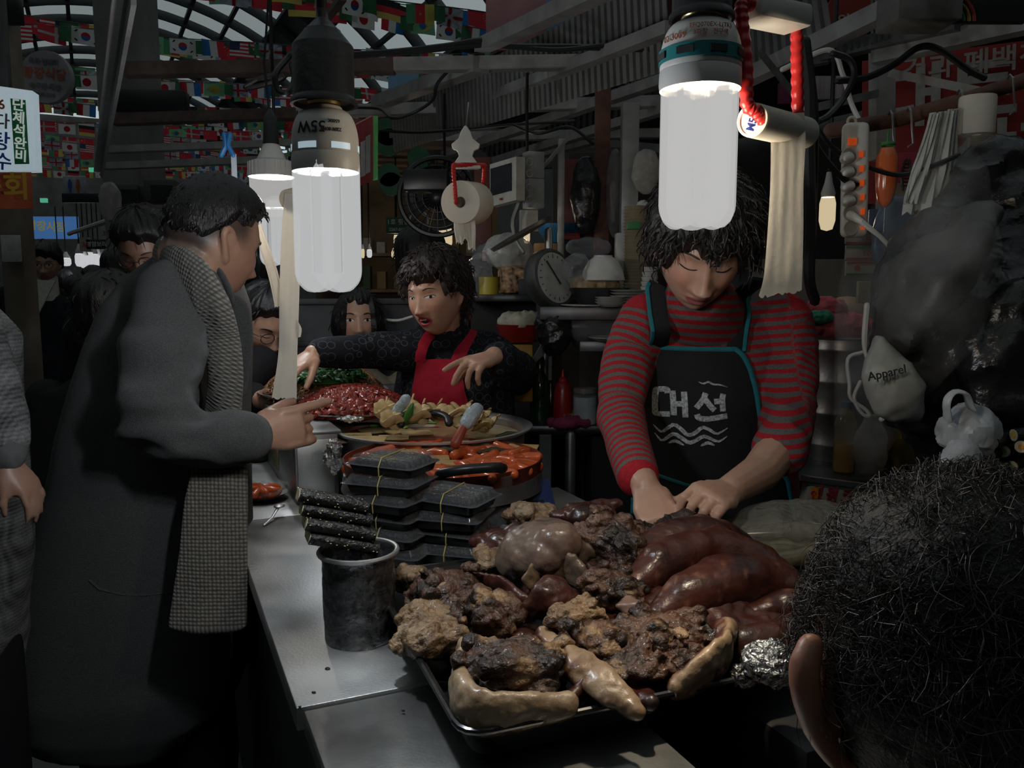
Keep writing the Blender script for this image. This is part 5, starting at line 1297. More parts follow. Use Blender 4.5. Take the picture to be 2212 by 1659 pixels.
for k, (px, py, rz) in enumerate([(790, 918, .1), (840, 922, -.3), (900, 915, .2)]):
 p = gp(px, py, FC.z - .010); m = MB(); m.tube([(-.05, 0, 0), (0, .006, .003), (.05, 0, 0)], .008, .004, n=10); me = m.mesh(); me.transform(Matrix.Translation(p) @ Matrix.Rotation(rz, 4, 'Z'))
 obj('leek_strip', me, leek, label='green leek strip floating in the broth', cat='leek', group='leek strips in the broth')
wood_m = M('bamboo', (.45, .28, .12), .6, var=.15)
def skewer(px, py, Y, tx, ty, size, kind, lab):
 b = at(px, py, Y); t = at(tx, ty, Y + .06); th = thing('fish_cake_skewer', lab, 'skewer', b, 'fish cake skewers in the pot')
 m = MB(); m.tube([b - (t - b) * .3, t], .0028, n=8); obj('stick', m.mesh(), wood_m, th)
 d = (t - b).normalized(); s = Vector((1, 0, 0)); m = MB()
 for i in range(3):
  c = b + d * (.016 * i - .008); pts = [c + s * size * (cos(q) * (1 - .12 * i)) + Vector((0, -1, .25)).normalized() * size * .55 * sin(q) + Vector((0, 0, .008 * sin(2 * q + i))) for q in [2 * pi * k / 18 for k in range(19)]]
  m.tube(pts, .006, .013, side=d, n=8, cap=None)
 me = m.mesh(); bumpy(me, .002, 60, int(px)); obj('folded_fish_cake', me, fcm2, th)
for a in ((832, 888, 1.98, 836, 858, .020, 0, 'rolled fish cake skewer farthest left in the pot'), (880, 890, 2.0, 894, 852, .022, 0, 'skewer of folded fish cake beside the green chili'), (905, 896, 1.96, 918, 862, .020, 0, 'skewer of folded fish cake left of the pan handle'),
   (935, 892, 2.02, 955, 862, .020, 0, 'skewer of fish cake above the pan handle'), (985, 890, 1.98, 1020, 866, .022, 0, 'fish cake skewer right of the pan handle'), (1010, 912, 1.96, 1045, 888, .020, 0, 'fish cake skewer beside the wrapped ladle'),
   (1040, 918, 1.98, 1080, 896, .020, 0, 'fish cake skewer farthest right with a long stick'), (1030, 904, 2.02, 1060, 882, .018, 0, 'fish cake skewer at the right back of the pot'), (845, 908, 1.93, 850, 884, .019, 0, 'short rolled fish cake at the left front of the pot')): skewer(*a)
p = at(884, 893, 1.93); m = MB(); m.tube([p + Vector((-.012, 0, -.02)), p, p + Vector((.008, 0, .022))], [.006, .010, .004], n=10); obj('green_chili', m.mesh(), M('chili_green', (.05, .17, .03), .3), label='green chili standing among the fish cakes', cat='chili')
p = at(866, 873, 1.96); m = MB(); m.tube([p + Vector((-.02, 0, -.03)), p + Vector((.012, 0, .012))], [.014, .013], n=12); me = blob(m, .003, 2); bumpy(me, .002, 90); obj('wrapped_ladle', me, M('film_blue', (.40, .48, .52), .25), label='film-wrapped ladle end standing among the fish cakes', cat='ladle')
# ------------------------------------------------------------------ heaped dishes
def heap(c, r, h, cnt, make, seed):
 rr = random.Random(seed); mb = MB()
 for i in range(cnt):
  a = rr.uniform(0, 2 * pi); q = sqrt(rr.random()); x, y = r * q * cos(a), r * q * sin(a); z = h * (1 - q * q) ** .8
  nrm = Vector((x / r * .8, y / r * .8, .8)).normalized(); make(mb, Vector((c[0] + x, c[1] + y, c[2] + z)), nrm, rr)
 return mb
def core(c, r, h):
 m = MB(); m.lathe([(r * 1.0, c[2] - .012)] + [(r * q, c[2] - .006 + h * (1 - q * q) ** .8 * .97) for q in (.97, .85, .7, .5, .3, .12)] + [(.0, c[2] - .006 + h * .97)], (c[0], c[1], 0), 30); return m
def noodle(mb, p, n, rr):
 t = n.orthogonal().normalized(); t.rotate(Quaternion(n, rr.uniform(0, 6.3))); b = n.cross(t); L = rr.uniform(.02, .045); k = rr.uniform(-1, 1)
 mb.tube([p + t * L * (u - .5) * 2 + b * k * .02 * (1 - (2 * u - 1) ** 2) + n * (.006 * (1 - (2 * u - 1) ** 2)) for u in (0, .2, .4, .6, .8, 1)], .0016, n=5)
def strip(mb, p, n, rr):
 t = n.orthogonal().normalized(); t.rotate(Quaternion(n, rr.uniform(0, 6.3))); b = n.cross(t); L = rr.uniform(.010, .020); k = rr.uniform(-1, 1)
 mb.tube([p + t * L * (u - .5) * 2 + n * (.005 * sin(u * 5 + k * 3)) + b * k * .006 * u for u in (0, .33, .66, 1)], [.004, .007, .006, .003], [.002, .003, .003, .002], side=b, n=6)
def stick(mb, p, n, rr):
 t = n.orthogonal().normalized(); t.rotate(Quaternion(n, rr.uniform(0, 6.3))); L = rr.uniform(.012, .025); mb.tube([p - t * L, p + n * .004, p + t * L], .0022, n=5)
JC = at(700, 868, 2.45); JC.z = .975
jb = thing('noodle_platter', 'platter of brown glass noodles topped with greens and carrot', 'platter', JC - Vector((0, 0, .03)))
m = MB(); m.lathe([(0, JC.z - .025), (.13, JC.z - .025), (.185, JC.z), (.192, JC.z + .001), (.188, JC.z - .004), (.13, JC.z - .03), (0, JC.z - .03)], (JC.x, JC.y, 0), 48); obj('dish', m.mesh(), steel, jb)
nm = M('glass_noodle', (.20, .10, .045), .25, var=.35, ns=40); obj('noodle_core', core(JC, .165, .085).mesh(), nm, jb); o = obj('noodles', heap(JC, .17, .09, 1100, noodle, 1).mesh(), nm, jb); o['kind'] = 'stuff'
gm = M('spinach', (.025, .085, .02), .35, var=.4, ns=50); gc = JC + Vector((.02, -.065, .048)); obj('greens_core', core(gc, .105, .035).mesh(), gm, jb)
o = obj('greens', heap(gc, .115, .042, 420, strip, 2).mesh(), gm, jb); o['kind'] = 'stuff'
o = obj('carrot_strips', heap(gc + Vector((-.02, -.01, .034)), .055, .018, 120, stick, 3).mesh(), M('carrot', (.52, .13, .02), .4), jb); o['kind'] = 'stuff'
m = MB(); m.box((0, 0, 0), (.05, .016, .010)); om = M('egg_strip', (.5, .36, .14), .5)
for k in range(5):
 q = gc + Vector((-.055 + .018 * k, .045 + .01 * (k % 2), .045)); mm = MB(); mm.box(q, (.04, .014, .010), rotz(.4 * k)); obj('egg_strip', bevel(mm.mesh(), .002), om, jb)
PKC = at(762, 905, 2.18); PKC.z = .962
pk_ = thing('spicy_pork_plate', 'silver plate heaped with red spicy pork', 'plate', PKC - Vector((0, 0, .012)))
m = MB(); m.lathe([(0, PKC.z - .010), (.12, PKC.z - .010), (.155, PKC.z), (.158, PKC.z + .001), (.155, PKC.z - .003), (.12, PKC.z - .013), (0, PKC.z - .013)], (PKC.x, PKC.y, 0), 48); obj('dish', m.mesh(), steel, pk_)
sm_ = M('spicy_pork', (.19, .026, .016), .30, var=.45, ns=60, coat=.15); obj('pork_core', core(PKC, .145, .048).mesh(), sm_, pk_); o = obj('pork_strips', heap(PKC, .15, .055, 900, strip, 5).mesh(), sm_, pk_); o['kind'] = 'stuff'
DC = at(588, 838, 2.72); DC.z = .955
dp = thing('dumpling_tray', 'clear plastic tray of green dumplings left of the noodles', 'tray', DC - Vector((0, 0, .01)))
clear = film('clear_plastic', (.75, .80, .85), .16, .10, 60, .25)
m = MB(); m.lathe([(0, DC.z - .004), (.06, DC.z - .004), (.085, DC.z + .012), (.09, DC.z + .012)], (DC.x, DC.y, 0), 28); obj('dish', solidify(m.mesh(), .002), clear, dp)
dm = M('dumpling_skin', (.42, .44, .24), .5, var=.12); rd = random.Random(2)
for k in range(11):
 a = k * 2.4; r = .018 * sqrt(k); q = DC + Vector((r * cos(a), r * sin(a), .018 + .05 * (1 - (r / .07) ** 2) * (k < 8))); mb = MB(); mb.tube([q + Vector((.017 * cos(t + a), .017 * sin(t + a), .004 * sin(3 * t))) for t in [i * .9 for i in range(6)]], .010, n=10); mb.ell(q, (.014, .014, .012))
 me = blob(mb, .003, 2); obj('dumpling', me, dm, label='folded pale green dumpling in the clear tray', cat='dumpling', group='dumplings in the tray')
# foil scraps on the pot rim and below it
foil_m = M('foil', (.55, .55, .54), .18, 1., var=.2, bump=.9, bs=120)
def foil(label, c, dims, seed, name='foil_scrap'):
 mb = MB(); mb.ell((0, 0, 0), dims, 48, 32); me = mb.mesh(); v = getv(me); n = getn(me); s = 1 / max(dims)
 d = .32 * np.abs(fbm(v, 1.6 * s, seed, 3)) + .16 * fbm(v, 5 * s, seed + 1, 2); setv(me, v + n * (d * max(dims))[:, None]); me.transform(Matrix.Translation(c)); shade(me, 18)
 return obj(name, me, foil_m, label=label, cat='foil')
foil('strip of crumpled foil on the rim of the broth pot', at(738, 905, 1.99) + Vector((.02, 0, 0)), (.032, .010, .005), 3)
foil('crumpled foil hanging on the stove front beside the box stack', at(722, 985, 1.80), (.014, .012, .042), 5)
fo = foil('crumpled silver foil ball on the front right rim of the pork tray', gp(1665, 1432, .862), (.032, .024, .022), 8, 'foil_ball')
foil('torn foil edge hanging from the tray rim', gp(1608, 1460, .835), (.016, .008, .014), 9)
# ------------------------------------------------------------------ takeaway boxes of mini seaweed rolls
nori = M('nori', (.008, .009, .008), .32, var=.6, ns=160, bump=.5, bs=200); sesame = M('sesame', (.45, .36, .20), .5)
tray_black = M('tray_black', (.010, .010, .010), .25); band_m = M('rubber_band', (.45, .36, .10), .5)
lid_m = film('box_lid', (.80, .86, .92), .09, .05, 40, .06, .30)
def box_proto():
 w, l, h = .150, .110, .030
 t = thing('takeaway_box', 'x', 'box')
 def rr(a, b, z, r=.012):
  out = []
  for sx, sy, a0 in ((1, -1, -pi / 2), (1, 1, 0), (-1, 1, pi / 2), (-1, -1, pi)):
   for i in range(4): q = a0 + i * pi / 6; out.append(Vector((sx * (a / 2 - r) + r * cos(q), sy * (b / 2 - r) + r * sin(q), z)))
  return out
 m = MB(); m.rings([rr(w * .86, l * .86, 0), rr(w * .93, l * .93, .014), rr(w, l, .015), rr(w, l, .016)], caps=True); obj('base_tray', m.mesh(), tray_black, t, local=True)
 m = MB(); m.rings([rr(w * 1.04, l * 1.06, .0165), rr(w * .97, l * .97, .0172), rr(w * .93, l * .92, .021), rr(w * .86, l * .84, .029), rr(w * .80, l * .76, .0292), rr(w * .78, l * .74, .0284)], caps=False); m.poly(rr(w * .78, l * .74, .0284)); obj('lid', m.mesh(), lid_m, t, local=True)
 for k in range(5):
  y = -l * .32 + k * l * .16; mb = MB(); mb.tube([(-w * .36, y, .0175), (0, y, .018), (w * .36, y, .0175)], .0082, n=10); obj('seaweed_roll', mb.mesh(), nori, t, local=True)
 mb = MB(); rs = random.Random(3)
 for k in range(46): mb.ell((rs.uniform(-.36, .36) * w, rs.uniform(-.36, .36) * l, .0262), (.0016, .001, .0007), 6, 4)
 o = obj('sesame', mb.mesh(), sesame, t, local=True); o['kind'] = 'stuff'
 m = MB(); q = rr(.004, l * .90, 0, .001); m.tube([(.005, -l * .5, .001), (.005, -l * .51, .017), (.004, -l * .40, .0305), (0, 0, .0305), (-.004, l * .40, .0305), (-.004, l * .5, .016), (-.003, l * .49, .001)], .0011, n=6); obj('rubber_band', m.mesh(), band_m, t, local=True)
 m = MB()
 for k in range(9): m.tube([(-w * .46, l * .36, .0), (-w * .47, l * .36, .012)], .0005, n=4)
 return t
bp_ = box_proto(); first = True
S1, S2 = gp(853, 1238, ZC), gp(985, 1236, ZC); rb_ = random.Random(11)
names1 = ['bottom', 'second', 'third', 'fourth', 'fifth', 'sixth', 'seventh', 'top']
for stack, S, cnt, rz0, nm_ in ((0, S1, 7, -.42, 'taller'), (1, S2, 5, -.40, 'shorter')):
 for k in range(cnt):
  o = bp_ if first else copy_tree(bp_); first = False
  o.location = S + Vector((rb_.uniform(-.009, .009), rb_.uniform(-.008, .008), k * .0305 + .001)); o.rotation_euler = (rb_.uniform(-.03, .03), rb_.uniform(-.02, .02), rz0 + rb_.uniform(-.12, .12)); o.scale = (.90, .95, 1)
  w_ = 'topmost' if k == cnt - 1 else 'lowest' if k == 0 else names1[k]
  o['label'] = 'clear lidded box of black seaweed rolls, %s in the %s stack' % (w_, nm_) if k in (0, cnt - 1) else 'clear lidded box of black seaweed rolls, %s from below in the %s stack' % (w_, nm_)
  o['group'] = 'boxes in the %s stack' % nm_
# dented can with loose rolls laid over it
BC = gp(778, 1375, ZC); BC.z = ZC; BR_, BH = .050, .128
bk = thing('wrapped_can', 'foil-wrapped metal can carrying loose seaweed rolls', 'can', BC)
m = MB(); prof = [(0, 0), (BR_ * .98, 0), (BR_, .004)] + [(BR_ * (1 + .004 * (i % 2)) + .0012 * (i / 40), .004 + (BH - .012) * i / 40) for i in range(1, 40)] + [(BR_ * 1.03, BH - .006), (BR_ * 1.11, BH), (BR_ * 1.09, BH + .003), (BR_ * .98, BH - .004), (BR_ * .95, .01), (0, .01)]
m.lathe([(r, z + ZC) for r, z in prof], (BC.x, BC.y, 0), 48); me = m.mesh(); bumpy(me, .0018, 60, 3); obj('wall', me, M('can_dark', (.16, .16, .165), .26, .85, var=.35, ns=70, bump=.5, bs=90, rvar=.1), bk)
m = MB(); m.torus((BC.x, BC.y, ZC + BH), BR_ * 1.10, .0035, 40, 8); obj('rim', m.mesh(), steel, bk)
rk = random.Random(5); kk = 0
d_ = Vector((.93, .30, -.26)).normalized(); up_ = Vector((0, 0, 1)); sd_ = d_.cross(up_).normalized()
order = ['lowest row', 'second row', 'third row', 'top row']
for row, cnt in enumerate((4, 4, 3, 3)):
 for i in range(cnt):
  c = BC + Vector((-.022, -.004, BH + .012 + .0185 * row)) + sd_ * ((i - (cnt - 1) / 2) * .021) - d_ * (.004 * row) + Vector((0, 0, .012 * (i / cnt)))
  L = .048; mb = MB(); mb.tube([c - d_ * L, c + Vector((0, 0, .001)), c + d_ * L], .0092, n=14, cap=True)
  t = thing('seaweed_roll', 'loose sesame-flecked seaweed roll over the can, %s, %s' % (order[row], ['nearest the edge', 'second along', 'third along', 'innermost'][i]), 'seaweed roll', c - Vector((0, 0, .01)), 'loose seaweed rolls on the can')
  obj('nori_wrap', mb.mesh(), nori, t); m = MB(); m.tube([c - d_ * (L + .0008), c - d_ * (L - .002)], .0083, n=12, cap=True); obj('rice_end', m.mesh(), M('rice_end', (.42, .36, .22), .6, var=.3, ns=200), t)
  m = MB()
  for s in range(40): q = rk.uniform(0, 2 * pi); m.ell(c + d_ * rk.uniform(-L, L) + (sd_ * cos(q) + up_ * sin(q)) * .0094, (.0013, .001, .0008), 6, 4)
  o = obj('sesame', m.mesh(), sesame, t); o['kind'] = 'stuff'
# upright clear cup and bag beside the short stack
cu = thing('plastic_cup', 'empty clear plastic cup standing beside the shorter box stack', 'cup', gp(1070, 1150, .80))
m = MB(); b = gp(1068, 1148, .80); m.tube([b, b + Vector((.002, 0, .04)), b + Vector((.006, 0, .115))], [.020, .027, .033], n=24, cap=None); me = solidify(m.mesh(), .0012); bumpy(me, .0015, 90, 4); obj('wall', me, clear, cu)
m = MB(); m.torus(b + Vector((.006, 0, .116)), .033, .0016, 32, 6); obj('rim', m.mesh(), clear, cu)
def crumple(label, c, dims, mat, seed, amp=.25, name='plastic_bag', knots=True, cat='bag', n=56, extra=None, par=None):
 mb = MB(); mb.ell((0, 0, 0), dims, n, n // 2); me = mb.mesh(); v = getv(me); nn = getn(me); s = 1 / max(dims)
 d = amp * (1 - 2 * np.abs(fbm(v, 1.5 * s, seed, 2))) * .6 + amp * .5 * (1 - 2 * np.abs(fbm(v, 4 * s, seed + 3, 2))) * .5
 v = v + nn * (d * min(dims))[:, None]
 if extra is not None: v = extra(v)
 setv(me, v + np.array(c)); shade(me, 30); return obj(name, me, mat, par, label=label if par is None else None, cat=cat if par is None else None)
crumple('crinkled clear bag between the cup and the pork', gp(1085, 1170, .83), (.035, .02, .03), clear, 4)
# saucy rice cakes on a bag-lined plate, spoon, drink can by the coat man's hand
PP = gp(566, 1078, ZC); pl = thing('plate', 'small white plate in a clear bag with saucy rice cakes', 'plate', PP)
m = MB(); m.lathe([(0, ZC + .002), (.035, ZC + .002), (.058, ZC + .016), (.060, ZC + .017), (.056, ZC + .013), (.034, ZC + .0), (0, ZC)], (PP.x, PP.y, 0), 36); obj('dish', m.mesh(), M('plate_white', (.55, .54, .52), .35), pl)
m = MB(); m.grid(lambda u, v: (PP.x + (u - .5) * .135, PP.y + (v - .5) * .12, ZC + .018 + .02 * ((2 * u - 1) ** 4 + .5 * (2 * v - 1) ** 4) + .004 * sin(u * 23 + v * 17)), 24, 24); obj('bag_liner', m.mesh(), clear, pl)
m = MB(); m.ell((PP.x, PP.y, ZC + .012), (.042, .036, .010)); obj('sauce', m.mesh(), sauce, pl)
for k in range(7):
 a = k * 2.3; o = bpy.data.objects.new('rice_cake', capm[k % 5]); COL.objects.link(o); o.location = PP + Vector((.02 * cos(a), .016 * sin(a), .022 + .003 * (k % 2))); o.rotation_euler = (0, .1, a); o.scale = (.8, .8, .8)
 o['label'] = 'saucy rice cake on the bag-lined white plate'; o['category'] = 'rice cake'; o['group'] = 'rice cakes on the small plate'
m = MB(); a = gp(600, 1098, ZC + .02); m.tube([a, a + Vector((-.004, -.03, -.012)), a + Vector((-.01, -.07, -.017))], [.004, .003, .003], .0015, n=8); m.ell(a + Vector((0, .012, .002)), (.012, .016, .004)); obj('spoon', m.mesh(), steel, label='metal spoon resting on the small plate', cat='spoon')
DK = gp(556, 996, ZC); dk = thing('drink_can', 'dark green drink can beside the coat man\'s hand', 'can', DK)
m = MB(); m.lathe([(0, ZC), (.026, ZC), (.033, ZC + .008), (.033, ZC + .108)], (DK.x, DK.y, 0), 32); obj('wall', m.mesh(), M('can_green', (.012, .03, .016), .35, .4, var=.9, ns=30), dk)
m = MB(); m.lathe([(.033, ZC + .108), (.028, ZC + .120), (.029, ZC + .122), (.027, ZC + .121), (.026, ZC + .118), (0, ZC + .118)], (DK.x, DK.y, 0), 32); obj('lid', m.mesh(), steel, dk)
m = MB(); m.box((DK.x - .012, DK.y - .03, ZC + .075), (.02, .006, .03)); obj('leaf_mark', bevel(m.mesh(), .002), M('lime', (.25, .5, .06), .4), dk)
# bag of blood sausage on the right of the pork
SB = gp(1705, 1180, .84); sbag = thing('sausage_bag', 'clear bag of dark blood sausage right of the pork', 'bag', SB - Vector((0, 0, .04)))
sau = M('blood_sausage', (.075, .062, .035), .22, var=.35, ns=60, coat=.3)
for k, (px, py, L, rz) in enumerate(((1690, 1205, .085, -.12), (1735, 1165, .10, -.2), (1780, 1210, .09, .1), (1660, 1150, .06, -.5))):
 c = gp(px, py, .85 + .008 * (k == 1)); mb = MB(); d = Vector((cos(rz), sin(rz), 0)); mb.tube([c - d * L, c + Vector((0, .01, .006)), c + d * L], [.012, .024, .020], n=14); me = mb.mesh(); bumpy(me, .002, 50, k); obj('sausage', me, sau, sbag)
def taper_left(v): v = v.copy(); t = sstep(-.02, -.13, v[:, 0]); v[:, 1] *= 1 - .6 * t; v[:, 2] *= 1 - .5 * t; return v
crumple('', SB + Vector((0, .015, .012)), (.155, .085, .052), film('bag_film', (.62, .60, .50), .20, .16, 90, .8), 12, .35, 'film_wrap', par=sbag, n=80, extra=taper_left)
# ------------------------------------------------------------------ hanging paper rolls
paper = M('tissue_paper', (.74, .70, .62), .9, var=.04, ns=40, bump=.04, bs=120); NP, LP_, bP = nodes_of(paper)
_out = [n for n in NP if n.type == 'OUTPUT_MATERIAL'][0]; _t = NP.new('ShaderNodeBsdfTranslucent'); _t.inputs[0].default_value = (.70, .62, .48, 1); _m = NP.new('ShaderNodeMixShader'); _m.inputs[0].default_value = .35
LP_.new(bP.outputs[0], _m.inputs[1]); LP_.new(_t.outputs[0], _m.inputs[2]); LP_.new(_m.outputs[0], _out.inputs[0])
red_coil = M('red_coil', (.42, .02, .02), .3, var=.15, sss=.05); white_pl = M('white_plastic', (.55, .53, .48), .4, var=.05)
card = M('cardboard_core', (.45, .36, .28), .8)
def coil(path, r, pitch, par, name='red_cord'):
 P = spline(path, 120); m = MB(); m.tube(P, r * .82, n=10); L = sum((P[i + 1] - P[i]).length for i in range(119)); K = int(L / pitch); pts = spline([tuple(p) for p in P], K * 4); rad = [r * (1.0 if i % 4 in (1, 2) else .86) for i in range(K * 4)]
 m = MB(); m.tube(pts, rad, n=10); return obj(name, m.mesh(), red_coil, par)
def ragged(corners, nu, nv, seed, amp=.004, tooth=.006):
 """hanging paper sheet: path of points down the middle with half widths"""
 rr = random.Random(seed); pts, wid, side = corners; P = spline(pts, nv + 1); Wd = [float(x[0]) for x in spline([(w,) for w in wid], nv + 1)]; s = Vector(side).normalized(); nrm = Vector((s.y, -s.x, 0))
 vs = []
 for j in range(nv + 1):
  for i in range(nu + 1):
   u = i / nu * 2 - 1; vs.append(P[j] + s * (u * Wd[j]) + nrm * (amp * sin(u * 5 + j * .25) * (j / nv) + amp * .5 * sin(u * 11 + seed)) + Vector((0, 0, -tooth * rr.random() * (j == nv))))
 m = MB(); m.add(vs, [(j * (nu + 1) + i, j * (nu + 1) + i + 1, (j + 1) * (nu + 1) + i + 1, (j + 1) * (nu + 1) + i) for j in range(nv) for i in range(nu)]); return m.mesh()
def roll_at(c, axis, r, ri, L, par):
 R = look(axis); R = R @ Matrix.Rotation(-pi / 2, 3, 'X'); m = MB()
 m.lathe([(ri, -L / 2), (r * .985, -L / 2), (r, -L / 2 + .002), (r, L / 2 - .002), (r * .985, L / 2), (ri, L / 2)], c, 44, R, closed=True); obj('paper_roll', m.mesh(), paper, par)
 m = MB(); m.lathe([(ri * .92, -L / 2 + .001), (ri, -L / 2 + .001), (ri, L / 2 - .001), (ri * .92, L / 2 - .001)], c, 28, R, closed=True); obj('core_tube', m.mesh(), card, par)
# right: nearly used-up roll on a red coiled loop
tp = thing('paper_holder', 'red coiled loop with a thin tissue roll beside the teal-ringed bulb', 'paper holder', at(1670, 640, .98))
ax = (at(1740, 290, 1.02) - at(1625, 262, .93)).normalized(); ca = at(1625, 262, .93); cb2 = at(1738, 285, 1.02); cm_ = (ca + cb2) / 2
roll_at(cm_, ax, .0185, .0172, (cb2 - ca).length, tp)
R_ = look(ax) @ Matrix.Rotation(-pi / 2, 3, 'X'); m = MB(); m.lathe([(.0, 0), (.0172, 0)], ca + ax * .004, 28, R_); obj('core_disc', m.mesh(), M('core_white', (.55, .45, .42), .7), tp)
me = text_mesh('M5', .012, .0003, .0004); place_text(me, ca + Vector((-.001, -.003, -.004)), (.35, .25, 1), (-1, .3, .3)); obj('print', me, M('print_blue', (.03, .06, .35), .6), tp)
coil([at(1650, 262, .93), at(1632, 240, .925), at(1614, 225, .925), at(1612, 150, .93), at(1604, 60, .935), at(1603, 10, .94), at(1625, 10, .95)], .0078, .008, tp)
coil([at(1730, 285, 1.01), at(1724, 250, 1.0), at(1722, 150, 1.0), at(1720, 60, 1.0), at(1712, 36, .99)], .0078, .008, tp)
coil([at(1625, 10, .95), at(1660, 20, .97), at(1712, 36, .99)], .0045, .008, tp)
m = MB(); m.bar(at(1613, 20, .955), at(1726, 44, .995), .045, .026); obj('hook_bar', bevel(m.mesh(), .006), white_pl, tp)
m = MB(); m.tube([at(1675, 12, .975), at(1680, -30, .975), at(1690, -120, .98)], [.022, .020, .012], [.012, .012, .008], n=14); obj('hook_neck', blob(m, .003, 2), white_pl, tp)
fr_ = cm_ + Vector((0, .0, 0)); sd2 = Vector((ax.x, ax.y, ax.z))
sh_ = ragged(([at(1700, 245, .975), at(1703, 300, .972), at(1700, 400, .972), at(1697, 500, .972), at(1692, 590, .97), at(1686, 632, .97)], (.024, .024, .023, .025, .027, .030), (1, .35, .12)), 20, 30, 4, .0002, .004)
obj('hanging_sheet', sh_, paper, tp)
# middle: fuller roll on a white hook
th_ = thing('paper_holder', 'white hook with red cord carrying a full tissue roll in the centre', 'paper holder', at(1010, 535, 1.9))
Yh = 1.92; c1 = at(1010, 437, Yh)
roll_at(c1 + Vector((0, .01, 0)), (at(1035, 440, Yh + .09) - at(985, 437, Yh - .04)), .048, .013, .088, th_)
coil([at(985, 438, Yh - .03), at(982, 400, Yh - .03), at(980, 360, Yh - .02), at(990, 357, Yh - .01), at(1040, 357, Yh + .02), at(1046, 362, Yh + .03), at(1044, 395, Yh + .05)], .0055, .006, th_)
m = MB(); z0 = at(1006, 362, Yh); m.bar(at(984, 360, Yh), at(1036, 362, Yh + .02), .02, .008); obj('hook_bar', bevel(m.mesh(), .002), white_pl, th_)
def silhouette(pts, th, c, mat, par, name):
 m = MB(); n = len(pts); vs = [Vector((x, -th / 2, z)) + c for x, z in pts] + [Vector((x, th / 2, z)) + c for x, z in pts]; m.add(vs, [tuple(range(n)), tuple(range(2 * n - 1, n - 1, -1))] + [(i, (i + 1) % n, n + (i + 1) % n, n + i) for i in range(n)]); return obj(name, bevel(m.mesh(smooth=False), .003), mat, par)
k = Yh / FPX; half = [(2, 272), (10, 285), (15, 300), (30, 312), (28, 322), (18, 326), (14, 338), (20, 346), (24, 352)]
pts = [(x * k, at(1006, y, Yh).z) for x, y in half] + [(-x * k, at(1006, y, Yh).z) for x, y in reversed(half)]
silhouette(pts, .014, Vector((at(1006, 300, Yh).x, Yh, 0)), white_pl, th_, 'hook_plate')
m = MB(); m.tube([at(1006, 275, Yh), at(1010, 245, Yh), at(1012, 222, Yh + .01)], .0016, n=6); obj('wire', m.mesh(), steel_dull, th_)
for k2, (px, w, L) in enumerate(((990, .010, 522), (1016, .010, 535), (1003, .012, 515))): obj('hanging_sheet', ragged(([at(px, 470, Yh - .02), at(px + 1, 495, Yh - .02), at(px + 3, L, Yh - .02)], (w, w * 1.1, w * .8), (1, .1, 0)), 8, 12, k2, .003, .008), paper, th_)
# left: long strip falling from a roll behind the first lamp
tl = thing('paper_holder', 'long tissue strip hanging behind the 55W bulb down to the noodles', 'paper holder', at(615, 862, 1.70))
obj('hanging_sheet', ragged(([at(632, 418, 1.72), at(628, 520, 1.70), at(625, 640, 1.70), at(622, 760, 1.69), at(614, 858, 1.68)], (.016, .019, .020, .019, .025), (1, .1, 0)), 14, 40, 5, .0003, .006), paper, tl)
obj('hanging_sheet', ragged(([at(556, 486, 1.78), at(575, 545, 1.78), at(592, 600, 1.77), at(604, 660, 1.76)], (.008, .010, .011, .010), (1, .1, .2)), 8, 20, 6, .002, .003), paper, tl)
obj('torn_corner', ragged(([at(640, 690, 1.69), at(645, 710, 1.69), at(645, 728, 1.69)], (.001, .006, .004), (1, .1, 0)), 4, 6, 7, .001, .002), paper, tl)
m = MB(); m.tube([at(622, 432, 1.74), at(650, 425, 1.78)], .022, n=24, cap=True); obj('paper_roll', m.mesh(), paper, tl)
m = MB(); m.tube([at(636, 428, 1.76), at(640, 330, 1.76), at(642, 240, 1.76)], .0016, n=6); obj('wire', m.mesh(), blackp, tl)
# ------------------------------------------------------------------ hanging menu board, cables, hooks
mn = thing('menu_board', 'red menu board with white price columns and a green edge', 'sign', at(790, 405, 2.75))
a, b, c, d = at(764, 272, 2.70), at(806, 250, 2.95), at(806, 390, 2.95), at(764, 408, 2.70)
def quad_board(name, a, b, c, d, th, mat, par):
 n = (b - a).cross(d - a).normalized() * th; m = MB(); m.add([a, b, c, d, a + n, b + n, c + n, d + n], [(0, 1, 2, 3), (7, 6, 5, 4), (0, 4, 5, 1), (1, 5, 6, 2), (2, 6, 7, 3), (3, 7, 4, 0)]); return obj(name, m.mesh(smooth=False), mat, par)
quad_board('board', a, b, c, d, .008, M('board_red', (.55, .08, .10), .5), mn)
quad_board('edge_strip', b, b + Vector((.016, .005, 0)), c + Vector((.016, .005, .004)), c, .012, M('board_green', (.12, .45, .14), .5), mn)
def on_board(u0, u1, v0, v1, off=.003):
 f = lambda u, v: (a * (1 - u) + b * u) * (1 - v) + (d * (1 - u) + c * u) * v; n = (b - a).cross(d - a).normalized(); q = -n * off if n.y > 0 else n * off; return f(u0, v0) + q, f(u1, v0) + q, f(u1, v1) + q, f(u0, v1) + q
for i in range(3): quad_board('price_column', *on_board(.06 + .26 * i, .28 + .26 * i, .36 - .05 * i, .88 - .02 * i), .001, M('board_white', (.72, .70, .70), .6), mn)
cablem = M('cable_black', (.008, .008, .009), .45)
def cable(label, pts, r=.006, mat=None, n=40, cat='cable', name='cable'):
 m = MB(); m.tube(spline(pts, n), r, n=7); return obj(name, m.mesh(), mat or cablem, label=label, cat=cat)
cable('black cable bundle along the front frame beam', [at(760, 118, 2.8), at(850, 112, 2.8), at(960, 100, 2.8), at(1040, 88, 2.78), at(1100, 100, 2.75), at(1250, 102, 2.7), at(1440, 108, 2.6)], .010)
